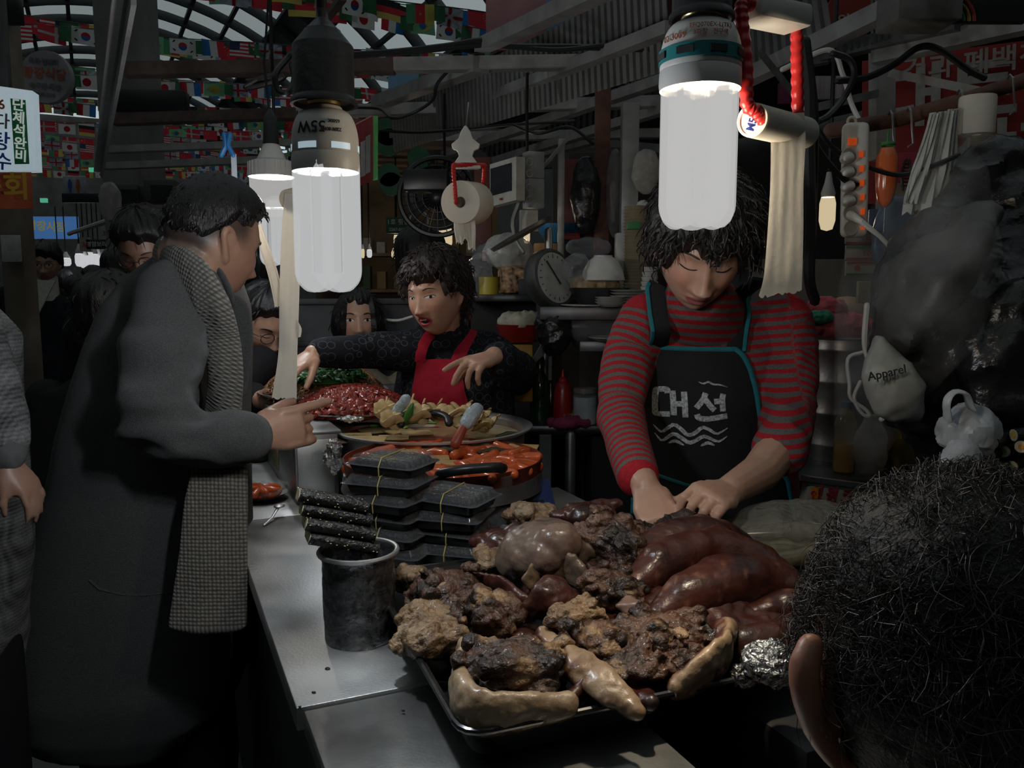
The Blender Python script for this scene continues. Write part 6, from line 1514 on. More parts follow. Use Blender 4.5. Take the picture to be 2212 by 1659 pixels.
cable('second black cable resting on the front frame beam', [at(760, 122, 2.8), at(900, 112, 2.8), at(1050, 98, 2.78), at(1200, 108, 2.7), at(1330, 98, 2.65), at(1445, 112, 2.6)], .008)
cable('drooping shiny cable below the front beam', [at(980, 140, 2.9), at(945, 180, 2.9), at(935, 215, 2.95), at(900, 240, 3.0), at(850, 255, 3.0), at(820, 235, 3.1), at(770, 232, 3.2)], .006)
cable('tangled black cable loop left of the 55W socket', [at(640, 100, 2.2), at(622, 125, 2.2), at(595, 160, 2.15), at(600, 195, 2.15), at(622, 200, 2.15), at(636, 170, 2.18), at(630, 140, 2.2)], .008)
cable('black cable hank hanging on the second beam', [at(600, 158, 2.3), at(560, 170, 2.3), at(530, 190, 2.3), at(580, 180, 2.3), at(610, 165, 2.3), at(535, 175, 2.3)], .007)
cable('thin black cable above the hanging menu board', [at(820, 282, 3.6), at(900, 286, 3.5), at(1000, 280, 3.4), at(1100, 270, 3.3), at(1240, 262, 3.2)], .006)
cable('sagging black cable above the wall clutter', [at(1110, 270, 3.1), at(1160, 288, 3.0), at(1230, 275, 3.0), at(1280, 310, 3.0)], .006)
for k, (px, py) in enumerate(((1612, 70), (1640, 40))): pass
cable('black cable hanging past the red coiled loop', [at(1738, 90, 1.6), at(1750, 200, 1.6), at(1748, 330, 1.6), at(1752, 480, 1.62), at(1748, 600, 1.64), at(1760, 650, 1.7)], .011)
cable('second black cable hanging beside the tissue sheet', [at(1745, 120, 1.66), at(1760, 240, 1.64), at(1758, 420, 1.64), at(1745, 560, 1.64), at(1756, 640, 1.7)], .007)
cable('white cable looping down behind the cables', [at(1690, 150, 2.0), at(1790, 108, 2.0), at(1820, 160, 2.0), at(1838, 220, 2.0), at(1855, 258, 1.95)], .006, white_pl)
cable('black cable arching across the red banner', [at(1810, 175, 1.9), at(1870, 168, 1.95), at(1930, 140, 2.0), at(1985, 102, 2.0), at(2030, 108, 2.0), at(2090, 150, 2.0), at(2125, 168, 2.0)], .008)
cable('black cable sagging in front of the carrot', [at(1760, 270, 1.7), at(1800, 320, 1.7), at(1860, 355, 1.7), at(1940, 378, 1.7), at(2010, 360, 1.7), at(2070, 335, 1.7)], .005)
cable('black cable running into the power strip', [at(1755, 300, 1.66), at(1780, 340, 1.66), at(1820, 385, 1.67), at(1850, 398, 1.68)], .006)
cable('black cable loop near the power strip top', [at(1800, 115, 1.8), at(1835, 130, 1.8), at(1845, 165, 1.8), at(1820, 215, 1.8), at(1790, 250, 1.75), at(1770, 262, 1.7)], .007)
# ------------------------------------------------------------------ right wall: rusty rail with hooks
rl = thing('hook_rail', 'rusty pipe rail with hooks at the right of the stall', 'rail', at(1940, 270, 1.8))
m = MB(); m.tube([at(1795, 282, 1.80), at(1940, 258, 1.80), at(2090, 214, 1.80), at(2240, 165, 1.80)], .016, n=14); obj('pipe', m.mesh(), rust, rl)
for px, py in ((1922, 262), (1962, 255), (2072, 215), (2180, 185)):
 m = MB(); q = at(px, py, 1.78); m.tube([q + Vector((.004, .02, .012)), q + Vector((0, 0, .022)), q + Vector((-.004, -.02, .01)), q + Vector((0, -.02, -.03)), q + Vector((.004, -.02, -.055)), q + Vector((-.006, -.02, -.062))], .0022, n=6); obj('hook', m.mesh(), steel_dull, rl)
ps_ = thing('power_strip', 'white multi-socket power strip with lit orange switches', 'power strip', at(1845, 505, 1.68))
Yp = 1.70; k = Yp / FPX
def rbox(px, py, w, h, d, mat, par, name, Y=Yp, rot=None, bv=.006):
 m = MB(); q = at(px, py, Y); m.box(q, (w * Y / FPX, d, h * Y / FPX), rot); return obj(name, bevel(m.mesh(), bv, 3), mat, par)
rt_ = Matrix.Rotation(-.03, 3, 'Y')
rbox(1846, 390, 54, 238, .03, white_pl, ps_, 'casing', rot=rt_, bv=.012)
m = MB(); q = at(1840, 262, Yp); m.torus(q, .008, .003, 20, 8, Matrix.Rotation(pi / 2, 3, 'X')); obj('hang_loop', m.mesh(), white_pl, ps_)
led = M('lit_switch', (.6, .06, .01), .3, emit=(1, .13, .02), es=.22)
rbox(1841, 306, 17, 14, .008, led, ps_, 'main_switch', Yp - .016, bv=.001)
for i in range(6):
 py = 333 + i * 31 + (0 if i < 5 else 2); rbox(1860 + i * .8, py, 8, 13, .008, led, ps_, 'switch', Yp - .016, bv=.001)
 m = MB(); q = at(1833 + i, py + 3, Yp - .0155); m.torus(q, .0135, .002, 24, 6, Matrix.Rotation(pi / 2, 3, 'X')); m.lathe([(0, 0), (.0125, 0)], q, 20, Matrix.Rotation(pi / 2, 3, 'X')); obj('socket_ring', m.mesh(), M('socket_grey', (.40, .39, .37), .5), ps_)
for i in (0, 1, 2, 3): m = MB(); q = at(1833 + i, 340 + i * 31, Yp - .03); m.tube([q + Vector((0, .014, 0)), q, q + Vector((-.012, -.01, -.004))], [.012, .011, .006], n=12); obj('plug', m.mesh(), white_pl, ps_)
m = MB(); q = at(1838, 465, Yp - .02); m.tube([q, at(1860, 478, Yp - .04), at(1900, 510, Yp - .03), at(1945, 555, Yp)], [.010, .006, .0045, .0045], n=10); obj('power_cord', m.mesh(), white_pl, ps_)
# carrot-shaped peg on a hook
cr = thing('toy_carrot', 'orange plastic carrot hanging on the rail', 'toy', at(1913, 448, 1.72)); q0, q1 = at(1917, 318, 1.72), at(1912, 448, 1.72)
m = MB(); m.lathe([(0, q0.z), (.014, q0.z - .002), (.021, q0.z - .02), (.022, q0.z - .05), (.020, q0.z - .08), (.014, q1.z + .012), (.006, q1.z + .002), (0, q1.z)], ((q0.x + q1.x) / 2, 1.72, 0), 28); obj('body', m.mesh(), M('carrot_plastic', (.50, .11, .03), .22, coat=.3), cr)
m = MB(); m.torus((q0.x, 1.72, q0.z + .006), .012, .004, 20, 8); m.tube([q0 + Vector((0, 0, .005)), q0 + Vector((0, 0, .03))], .002, n=6); obj('green_top', m.mesh(), M('leaf_green', (.03, .14, .03), .4), cr)
m = MB(); m.tube([q1, q1 + Vector((0, 0, -.05))], .0012, n=5); obj('string', m.mesh(), steel_dull, cr)
ch = thing('hair_clip', 'black slotted clip hanging beside the orange carrot', 'clip', at(1957, 410, 1.73)); a1, a2 = at(1960, 345, 1.73), at(1955, 410, 1.73)
for s in (-1, 1): m = MB(); m.tube([a1 + Vector((s * .003, 0, 0)), (a1 + a2) / 2 + Vector((s * .010, 0, 0)), a2 + Vector((s * .004, 0, 0))], .0028, n=8); obj('side_bar', m.mesh(), blackp, ch)
for i in range(7): q = a1.lerp(a2, .15 + .12 * i); m = MB(); m.bar(q - Vector((.009, 0, 0)), q + Vector((.009, 0, 0)), .003, .003); obj('rung', m.mesh(), blackp, ch)
# bundle of white plastic bags, roll
bagw = M('bag_white', (.45, .45, .42), .45, var=.1, ns=20, bump=.4, bs=50)
wb = thing('bag_bundle', 'bundle of flat white plastic bags hanging on the rail', 'bag bundle', at(2000, 480, 1.70))
for i, (x0, y0, x1, y1, w0, w1, dy) in enumerate(((2035, 242, 1985, 450, 26, 38, 0), (2048, 240, 2005, 472, 18, 26, .012), (2058, 236, 2035, 470, 12, 22, .024), (2022, 246, 1965, 430, 14, 18, -.012))):
 me = ragged(([at(x0, y0, 1.72 + dy), at((x0 + x1) / 2 + 3, (y0 + y1) / 2, 1.71 + dy), at(x1, y1, 1.70 + dy)], (w0 * .00096, (w0 + w1) / 2 * .00096, w1 * .00096), (1, .15, .12)), 12, 22, i + 3, .007, .012); obj('folded_bag', solidify(me, .004), bagw, wb)
tr2 = thing('tissue_roll', 'upright white roll in a plastic sleeve on the rail', 'paper roll', at(2110, 292, 1.75)); q = at(2110, 250, 1.75)
m = MB(); m.lathe([(.010, q.z + .038), (.034, q.z + .038), (.0355, q.z + .034), (.0355, q.z - .034), (.034, q.z - .038), (.010, q.z - .038)], (q.x, q.y, 0), 32, closed=True); me = m.mesh(); bumpy(me, .002, 50); obj('roll', me, paper, tr2)
m = MB(); m.tube([q + Vector((0, 0, -.03)), q + Vector((.002, .01, -.16)), q + Vector((-.01, .01, -.27))], [.034, .036, .03], n=28, cap=None); me = m.mesh(); bumpy(me, .005, 30); obj('sleeve', me, film('sleeve_film', (.5, .5, .5), .18, .2, 60, .6), tr2)
# kraft board behind it
m = MB(); q = at(2115, 355, 1.86); m.box(q, (.06, .008, .14), Matrix.Rotation(.1, 3, 'Y')); obj('wood_block', bevel(m.mesh(), .002), M('wood_tan', (.20, .13, .07), .7, var=.3, ns=20, stretch=(1, 1, .2)), label='tan wooden block hanging behind the plastic sleeve', cat='wood')
# ------------------------------------------------------------------ dark plastic bags piled on the right
blackbag = M('bag_black', (.012, .012, .013), .25, var=.3, bump=.6, bs=30); greybag = M('bag_grey', (.045, .045, .043), .5, var=.25, ns=10, bump=.5, bs=25)
def bigbag(label, pts, rad, mat, seed, flat=.55, amp=.035, side=(1, 0, 0)):
 mb = MB(); mb.tube(spline(pts, 16), [float(x[0]) for x in spline([(r,) for r in rad], 16)], [flat * float(x[0]) for x in spline([(r,) for r in rad], 16)], side=side, n=28); me = blob(mb, .009, 3); v = getv(me); n = getn(me)
 d = (1 - 2 * np.abs(fbm(v, 9, seed, 2))) * amp * .7 + (1 - 2 * np.abs(fbm(v, 26, seed + 5, 2))) * amp * .3; setv(me, v + n * (d - amp * .3)[:, None]); shade(me, 35); return obj('plastic_bag', me, mat, label=label, cat='bag', group='bags hanging at the right')
bigbag('huge black plastic sack hanging at the right edge', [at(2150, 340, 1.62), at(2140, 480, 1.60), at(2100, 620, 1.58), at(2110, 760, 1.58), at(2160, 900, 1.60)], (.05, .10, .17, .20, .16), blackbag, 3)
bigbag('slanting dark grey bag in the steam', [at(2110, 470, 1.52), at(2030, 560, 1.50), at(1970, 640, 1.50), at(1930, 740, 1.50)], (.05, .10, .11, .05), greybag, 7, .4, .02, (.7, 0, .7))
bigbag('glossy black bag below the slanting grey bag', [at(2020, 700, 1.54), at(2040, 790, 1.54), at(2060, 870, 1.54)], (.08, .13, .10), blackbag, 11, .5, .03)
bigbag('black wrinkled bag at the lower right edge', [at(2200, 640, 1.45), at(2195, 760, 1.45), at(2190, 880, 1.45)], (.04, .09, .07), blackbag, 13, .5, .025)
bigbag('pale blue bag behind the white bag bundle', [at(1940, 440, 1.85), at(1935, 500, 1.85), at(1930, 560, 1.85)], (.03, .05, .045), M('bag_blue', (.10, .15, .24), .4, var=.2), 17, .6, .01)
apb = thing('plastic_bag', 'grey shopping bag with black lettering beside the steamer', 'bag', at(1925, 880, 1.44), 'bags hanging at the right')
mb = MB(); mb.tube(spline([at(1900, 740, 1.44), at(1915, 800, 1.42), at(1945, 860, 1.41), at(1975, 890, 1.42)], 10), [.012, .045, .05, .02], [.02, .035, .035, .015], side=(.8, 0, .5), n=20); me = blob(mb, .006, 3); bumpy(me, .008, 22, 3); obj('sack', me, M('bag_pale', (.19, .19, .17), .45, var=.15), apb)
me = text_mesh('Apparel', .021, .0006, .0002); ab = bvh(apb.children[0].data);
place_text(me, at(1916, 806, 1.372), (1, .05, .22), (-.22, 0, 1)); obj('print', me, print_dark, apb)
# power cord and strings hanging in front
cable('coiled white cord hanging beside the grey bag', [at(1873, 660, 1.6), at(1868, 740, 1.6), at(1880, 790, 1.6), at(1885, 830, 1.6), at(1900, 870, 1.6), at(1915, 890, 1.6), at(1905, 905, 1.6)], .006, M('cord_white', (.42, .40, .36), .6))
cable('thin white string loop hanging behind the oil bottle', [at(1866, 760, 1.75), at(1832, 775, 1.75), at(1835, 830, 1.75), at(1838, 860, 1.75), at(1870, 885, 1.75), at(1878, 898, 1.75), at(1862, 893, 1.75), at(1845, 860, 1.75), at(1858, 825, 1.75)], .004, M('cord_white', (.42, .40, .36), .6))
# ------------------------------------------------------------------ steamer, bottles and things behind the striped woman's elbow
sh = thing('side_table', 'dark steel side counter at the right of the stall', 'counter', Vector((at(1900, 1030, 1.95).x, 1.98, 0)))
zt = at(1850, 1022, 1.95).z
m = MB(); m.box((at(1950, 1022, 2.0).x, 2.13, zt - .02), (.75, .5, .04)); obj('top', bevel(m.mesh(), .004), steel_dark, sh)
m = MB(); m.box((at(1950, 1022, 2.0).x, 2.15, (zt - .04) / 2), (.72, .45, zt - .042)); obj('cabinet', m.mesh(smooth=False), black_void, sh)
st2 = thing('steamer', 'tall ribbed steel steamer pot right of the striped woman', 'steamer', Vector((at(1806, 1000, 2.15).x, 2.15, zt)))
q = st2.location; z1 = at(1806, 728, 2.15).z; H = z1 - zt; r = .090
prof = [(0, zt), (r * .98, zt), (r, zt + .01)]
for i in range(4): zz = zt + H * (.10 + .26 * i); prof += [(r, zz), (r * 1.03, zz + .006), (r * 1.03, zz + .012), (r, zz + .018)]
prof += [(r, z1 - .004), (r * 1.04, z1), (r * .98, z1 + .002), (0, z1 + .002)]
m = MB(); m.lathe(prof, (q.x, q.y, 0), 48); obj('pot_wall', m.mesh(), steel_dull, st2)
def rag(label, c, dims, col, seed, name='cloth'):
 mb = MB(); mb.ell((0, 0, 0), dims, 48, 28); me = mb.mesh(); v = getv(me); n = getn(me); s = 1 / max(dims); d = .30 * (1 - 2 * np.abs(fbm(v, 1.7 * s, seed, 2))) + .12 * (1 - 2 * np.abs(fbm(v, 4.5 * s, seed + 2, 2))); setv(me, v + n * (d * max(dims))[:, None] * np.array((1, 1, .7)) + np.array(c))
 return obj(name, me, cloth('rag_%d' % seed, col, .9), label=label, cat='cloth')
rag('pink cloth heaped on the steamer', at(1808, 705, 2.13), (.070, .05, .022), (.40, .08, .10), 3); rag('upper pink cloth on the steamer', at(1785, 665, 2.15), (.040, .04, .022), (.42, .09, .11), 5); rag('green cloth tucked into the pink one', at(1770, 686, 2.09), (.028, .02, .014), (.04, .20, .13), 8)
m = MB(); q = at(1828, 672, 2.35); m.lathe([(.075, -.05), (.07, -.01), (.05, .025), (.02, .04), (0, .042)], q, 32); obj('clay_lid', m.mesh(), M('clay_brown', (.13, .085, .05), .6, var=.2), label='brown domed lid in the steam behind the steamer', cat='lid')
ob = thing('oil_bottle', 'half-full plastic bottle of yellow oil beside the steamer', 'bottle', Vector((at(1822, 1018, 1.96).x, 1.96, zt))); q = ob.location; z1 = at(1822, 868, 1.96).z; H = z1 - zt
prof = [(0, zt), (.024, zt), (.026, zt + .008)] + [(.026 - .0012 * (i % 2), zt + .01 + H * .6 * i / 12) for i in range(13)] + [(.024, zt + H * .74), (.016, zt + H * .86), (.011, zt + H * .90), (.011, zt + H * .95)]
m = MB(); m.lathe(prof, (q.x, q.y, 0), 28); obj('shell', m.mesh(), film('bottle_film', (.45, .38, .18), .22, .1, 40, .1), ob)
m = MB(); m.lathe([(0, zt + .002), (.0235, zt + .004), (.0235, zt + H * .42), (0, zt + H * .42)], (q.x, q.y, 0), 24); obj('oil', m.mesh(), M('oil', (.30, .15, .03), .15), ob)
m = MB(); m.lathe([(0, zt + H * .93), (.0135, zt + H * .93), (.0135, z1), (0, z1)], (q.x, q.y, 0), 20); obj('cap', m.mesh(), M('cap_blue', (.05, .09, .14), .4), ob)
crumple('bagged noodles with crinkled shiny film beside the oil bottle', at(1882, 965, 1.93), (.034, .03, .075), film('noodle_film', (.45, .40, .34), .35, .12, 70, .9), 21, .3)
m = MB(); q = at(1945, 965, 2.0); m.lathe([(0, -.05), (.05, -.05), (.056, -.02), (.058, .03), (.056, .03), (.05, -.04), (0, -.04)], q, 32); obj('brass_bowl', m.mesh(), M('brass_dull', (.22, .16, .06), .35, .9, var=.2), label='dull brass bowl behind the bagged noodles', cat='bowl')
m = MB(); q = at(2010, 915, 2.12); m.box(q, (.16, .08, .17)); obj('crate', bevel(m.mesh(), .006), M('crate_green', (.09, .12, .03), .6, var=.2), label='olive green crate behind the white carrier bag', cat='crate')
m = MB(); q = at(1985, 893, 2.05); m.box(q, (.05, .01, .02), Matrix.Rotation(.2, 3, 'Y')); obj('carton_label', bevel(m.mesh(), .001), M('carton_orange', (.20, .05, .03), .6), label='small red-brown packet on the green crate', cat='packet')
wbag = thing('carrier_bag', 'knotted white translucent carrier bag at the right', 'bag', at(2090, 1000, 1.36)); wfm = film('carrier_white', (.55, .58, .62), .62, .35, 40, .5)
crumple('', at(2092, 935, 1.37), (.046, .04, .046), wfm, 31, .22, 'bag_body', par=wbag)
m = MB(); m.ell(at(2092, 935, 1.38), (.034, .026, .032)); obj('content', m.mesh(), M('white_foam', (.5, .52, .55), .6), wbag)
mb = MB(); mb.tube(spline([at(2048, 905, 1.34), at(2045, 870, 1.33), at(2060, 848, 1.33), at(2085, 850, 1.33), at(2098, 880, 1.34)], 14), [.012, .010, .008, .010, .014], .004, side=(0, 1, 0), n=10); me = mb.mesh(); bumpy(me, .002, 60); obj('bag_handle', me, wfm, wbag)
m = MB(); m.tube([at(2075, 985, 1.34), at(2050, 1000, 1.33)], [.03, .02], n=16); me = blob(m, .004, 2); bumpy(me, .006, 40, 3); obj('bag_tail', me, wfm, wbag)
# sign box
sg = thing('sign_box', 'low white sign box with red lettering right of the striped woman', 'sign', at(1810, 1090, 1.62)); a, b = at(1737, 1060, 1.60), at(1905, 1080, 1.70)
m = MB(); m.bar(a, b, .02, .052); obj('box', bevel(m.mesh(), .003), M('sign_white', (.38, .38, .37), .45), sg)
m = MB(); m.bar(a + Vector((0, -.003, .026)), b + Vector((0, -.003, .026)), .024, .010); obj('top_rail', m.mesh(smooth=False), steel_dull, sg)
m = MB(); m.bar(a + Vector((0, -.012, -.020)), b + Vector((0, -.012, -.020)), .003, .004); obj('red_line', m.mesh(smooth=False), M('sign_red', (.35, .03, .04), .5), sg)
m = MB(); m.bar(a + Vector((0, -.012, .017)), b + Vector((0, -.012, .017)), .003, .002); obj('green_line', m.mesh(smooth=False), M('sign_green', (.03, .22, .12), .5), sg)
dr = (b - a).normalized(); me = text_mesh('성 원 코', .036, .0008, .001); place_text(me, a + dr * .072 + Vector((.0, -.0135, -.001)), dr, (0, 0, 1)); obj('lettering', me, MATS['sign_red'], sg)
m = MB(); m.box(a + dr * .020 + Vector((0, -.013, 0)), (.018, .002, .022)); obj('emblem', m.mesh(smooth=False), M('emblem_orange', (.55, .20, .02), .5), sg); m = MB(); m.torus(a + dr * .020 + Vector((0, -.0145, 0)), .005, .0012, 4, 6, Matrix.Rotation(pi / 2, 3, 'X')); obj('emblem', m.mesh(), MATS['sign_red'], sg)
# pile of rolls at far right
for i, (px, py) in enumerate(((2143, 957), (2137, 984), (2168, 975), (2206, 965), (2112, 972), (2080, 1005), (2135, 1010), (2155, 1010), (2185, 1008), (2115, 1012), (2190, 940))):
 c = at(px, py, 1.35 + .01 * (i % 3)); d = Vector((.75, .65, .05)) if i != 10 else Vector((1, .1, .1)); d.normalize()
 t = thing('seaweed_roll', 'cut seaweed roll in the pile at the right edge, %s' % ['front top with orange filling', 'largest white face', 'with green filling', 'at the frame edge', 'half shaded at left', 'lowest at left', 'lower middle', 'lower middle right', 'lower right', 'lower left', 'lying flat on top'][i], 'seaweed roll', c, 'cut rolls at the right edge')
 m = MB(); m.tube([c, c + d * .07], .0112, n=16, cap=True); obj('nori_wrap', m.mesh(), nori, t)
 m = MB(); m.tube([c - d * .001, c + d * .004], .0100, n=16, cap=True); obj('rice', m.mesh(), M('rice_white', (.48, .45, .38), .6, var=.15, ns=200), t)
 m = MB(); m.tube([c - d * .0018, c + d * .003], .0048, n=10, cap=True); obj('filling', m.mesh(), M('filling_%d' % (i % 3), ((.55, .25, .03), (.5, .36, .04), (.10, .22, .04))[i % 3], .5), t)
pd = MB(); pd.box((at(2150, 1040, 1.42).x + .04, 1.46, at(2150, 1022, 1.42).z - .06), (.26, .2, .10)); obj('roll_stand', bevel(pd.mesh(), .01), black_void, label='dark stand under the pile of rolls at the right edge', cat='stand')
# ------------------------------------------------------------------ the stall behind: boards, shelves, clutter
def board(name, px0, py0, px1, py1, Y, th, mat, label, cat='panel', Y2=None, kind=None):
 a, b = at(px0, py1, Y), at(px1, py1, Y2 or Y); zt_ = at(px0, py0, Y).z; m = MB(); m.bar(Vector((a.x, a.y, (a.z + zt_) / 2)), Vector((b.x, b.y, (a.z + zt_) / 2)), th, zt_ - a.z)
 return obj(name, bevel(m.mesh(), .003), mat, label=label, cat=None if kind else cat, kind=kind)
darkwood = M('dark_wood', (.028, .020, .016), .7, var=.35, ns=9, stretch=(1, 1, .15)); redboard = M('red_board', (.085, .022, .015), .6, var=.3, ns=8)
board('wall_back', 1190, 330, 1480, 1100, 3.30, .03, darkwood, 'dark board wall behind the shelves', kind='structure')
board('wall_side', 1600, 560, 2260, 1100, 2.65, .03, M('wall_smoke', (.045, .045, .042), .7, var=.4, ns=6), 'smoke-stained wall behind the steamer', kind='structure')
board('red_plywood', 1215, 345, 1285, 520, 3.1, .02, redboard, 'dark red board between the grey pole and the rusty post')
board('red_plywood', 1025, 340, 1062, 560, 3.2, .02, redboard, 'dark red strip of board behind the small screen')
# grey partition with two mouldings behind the red-aproned woman
pt = thing('bench_partition', 'dark grey bench partition behind the woman in the red apron', 'partition', at(720, 900, 3.15)); pm = M('partition_grey', (.075, .075, .08), .55, var=.1); a, b = at(500, 652, 3.05), at(1010, 622, 3.30)
for z0, z1, th, nm in ((.35, a.z, .03, 'panel'), (a.z - .012, a.z + .01, .06, 'top_rail'), (a.z - .17, a.z - .15, .05, 'moulding'), (a.z - .20, a.z - .185, .045, 'moulding')):
 m = MB(); m.bar(Vector((a.x, a.y, (z0 + z1) / 2)), Vector((b.x, b.y, (z0 + z1) / 2)), th, z1 - z0); obj(nm, bevel(m.mesh(), .004), pm, pt)
cable('thin white cable along the grey partition', [at(805, 684, 3.02), at(830, 690, 3.0), at(860, 692, 3.0), at(890, 684, 3.0)], .005, white_pl)
# rear table, shelves
rt2 = thing('rear_table', 'dark steel table with a rounded front edge behind the red pan', 'table', Vector((.35, 2.65, 0))); zr = .86; a, b = gp(1075, 872, zr), gp(1222, 925, zr)
m = MB(); m.box((.45, 2.80, zr - .015), (.95, .62, .03)); obj('top', bevel(m.mesh(), .008), steel_dark, rt2)
for x, y in ((.02, 2.52), (.18, 2.50), (.88, 2.52), (.88, 3.05), (.02, 3.05)): m = MB(); m.tube([(x, y, .0), (x, y, zr - .03)], .016, n=12); obj('leg', m.mesh(), steel_dull, rt2)
m = MB(); m.box((.55, 2.72, .42), (.6, .35, .8)); obj('cabinet', m.mesh(smooth=False), black_void, rt2)
s1 = thing('steel_shelf', 'upper steel shelf carrying the weighing scale', 'shelf', at(1260, 690, 2.5)); z1_ = at(1250, 662, 2.45).z; x0, x1 = at(1165, 670, 2.45).x, at(1440, 670, 2.45).x
m = MB(); m.box(((x0 + x1) / 2, 2.62, z1_ - .02), (x1 - x0, .36, .04)); obj('shelf_board', bevel(m.mesh(), .004), M('shelf_steel', (.12, .12, .125), .4, .7), s1)
for x in (x0 + .03, x1 - .03): m = MB(); m.tube([(x, 2.76, zr), (x, 2.76, z1_ - .03)], .012, n=10); obj('leg', m.mesh(), steel_dull, s1)
s2 = thing('steel_shelf', 'lower steel shelf with plates under the scale', 'shelf', at(1260, 765, 2.5)); z2_ = at(1250, 737, 2.45).z; m = MB(); m.box(((x0 + x1) / 2 + .06, 2.62, z2_ - .016), (x1 - x0 - .12, .34, .032)); obj('shelf_board', bevel(m.mesh(), .004), MATS['shelf_steel'], s2)
for x in (x0 + .10, x1 - .05): m = MB(); m.tube([(x, 2.74, z2_ - .02), (x, 2.74, z1_ - .03)], .008, n=8); obj('bracket', m.mesh(), steel_dull, s2)
s3 = thing('back_shelf', 'dark back shelf with bags and packets behind the red-aproned woman', 'shelf', at(1090, 640, 2.9)); z3_ = at(1090, 636, 2.8).z; xa, xb = at(1000, 640, 2.8).x, at(1180, 640, 2.8).x; m = MB(); m.box(((xa + xb) / 2, 3.0, z3_ - .012), (xb - xa, .44, .024)); obj('shelf_board', bevel(m.mesh(), .003), steel_dark, s3)
m = MB(); m.box(((xa + xb) / 2, 3.17, (z3_ - .02) / 2), (xb - xa - .02, .10, z3_ - .03)); obj('support_panel', m.mesh(smooth=False), black_void, s3)
def lathed(name, label, cat, px, Y, zb, prof, mat, n=28, group=None):
 x = at(px, 700, Y).x; m = MB(); m.lathe([(r, zb + z) for r, z in prof], (x, Y, 0), n); return obj(name, m.mesh(), mat, label=label, cat=cat, group=group)
def boxed(name, label, cat, px, py, Y, w, h, d, mat, rz=0., bv=.004):
 m = MB(); q = at(px, py, Y); m.box(q, (w * Y / FPX, d, h * Y / FPX), rotz(rz)); return obj(name, bevel(m.mesh(), bv), mat, label=label, cat=cat)
china = M('china_white', (.46, .45, .42), .3, var=.05)
# weighing scale
wsx = at(1200, 600, 2.5).x; ws = thing('weighing_scale', 'grey dial scale turned sideways on the upper shelf', 'scale', (wsx, 2.55, z1_)); fw = Vector((.70, -.70, .22)).normalized(); Rw = look(fw) @ Matrix.Rotation(-pi / 2, 3, 'X'); cw = Vector((wsx, 2.50, z1_ + .085))
m = MB(); m.lathe([(0, -.05), (.085, -.05), (.092, -.04), (.092, -.006), (.088, 0), (.080, .002), (.078, -.004), (0, -.004)], cw, 40, Rw); obj('housing', m.mesh(), dark_steel, ws)
m = MB(); m.lathe([(0, .0), (.078, .0)], cw - fw * -.001, 40, Rw); obj('dial', m.mesh(), M('dial_white', (.34, .34, .32), .4), ws)
Rd = look(fw)
for i in range(20): q = 2 * pi * i / 20; m = MB(); p = cw + fw * .003 + Rd @ Vector((.066 * cos(q), 0, .066 * sin(q))); m.box(p, (.002, .001, .012 if i % 5 == 0 else .006), Rd @ Matrix.Rotation(-q + pi / 2, 3, 'Y')); obj('tick', m.mesh(smooth=False), print_dark, ws)
m = MB(); m.bar(cw + fw * .004 - Rd @ Vector((.015, 0, .02)), cw + fw * .004 + Rd @ Vector((.032, 0, .05)), .003, .004); obj('pointer', m.mesh(), print_dark, ws)
m = MB(); m.tube([cw + Vector((-.02, .03, .06)), cw + Vector((-.02, .03, .14))], .012, n=12); m.lathe([(0, .14), (.10, .145), (.105, .155), (0, .15)], cw + Vector((-.03, .04, 0)), 32, Matrix.Rotation(-.5, 3, 'Y')); obj('weighing_pan', m.mesh(), steel_dull, ws)
lathed('steel_bowl', 'dark steel bowl of pale snacks under the white bowl', 'bowl', 1290, 2.52, z1_, [(0, 0), (.05, 0), (.075, .03), (.085, .055), (.082, .055), (.06, .02), (0, .012)], steel_dark)
crumple('pale bagged snacks heaped in the dark steel bowl', Vector((at(1285, 600, 2.52).x, 2.52, z1_ + .062)), (.07, .06, .03), M('snack', (.28, .20, .11), .6, var=.3, ns=80), 41, .4, 'snack_heap', cat='snacks')
lathed('bowl', 'white ribbed bowl upside down above the steel bowl', 'bowl', 1301, 2.50, z1_ + .075, [(.062, 0), (.066, .003), (.060, .03), (.045, .06), (.028, .072), (.028, .076), (0, .074)], china)
crumple('thin clear bag beside the upturned bowl', at(1248, 585, 2.5), (.04, .04, .045), clear, 43, .3)
for k in range(6): lathed('plate', 'white plate in the stack right of the upturned bowl, %s' % ['lowest', 'second', 'third', 'fourth', 'fifth', 'topmost'][k], 'plate', 1362, 2.44, z1_ + .008 * k, [(0, 0), (.04, 0), (.062, .008), (.063, .009), (.04, .004), (0, .003)], china, group='stacked white plates')
for k in range(3): lathed('dish', 'shallow cream dish on the upper shelf edge, %s of three' % ['lowest', 'middle', 'topmost'][k], 'dish', 1318, 2.40, z1_ + .007 * k, [(0, 0), (.025, 0), (.045, .014), (.046, .015), (.024, .004), (0, .003)], china, group='cream dishes')
lathed('plate', 'flat pale plate under the cream dishes', 'plate', 1265, 2.46, z1_, [(0, 0), (.05, 0), (.075, .004), (.075, .006), (0, .003)], china)
for k in range(26): pass
cs = thing('paper_cup_stack', 'tall stack of tan paper cups beside the grey post', 'cups', (at(1382, 600, 2.5).x, 2.58, z1_))
cup = M('cup_tan', (.26, .21, .13), .6)
for k in range(30):
 m = MB(); m.lathe([(.036, z1_ + .01 + k * .0098), (.038, z1_ + .016 + k * .0098), (.040, z1_ + .017 + k * .0098), (.040, z1_ + .019 + k * .0098), (.037, z1_ + .018 + k * .0098)], (cs.location.x, 2.58, 0), 20); obj('cup', m.mesh(), cup, cs)
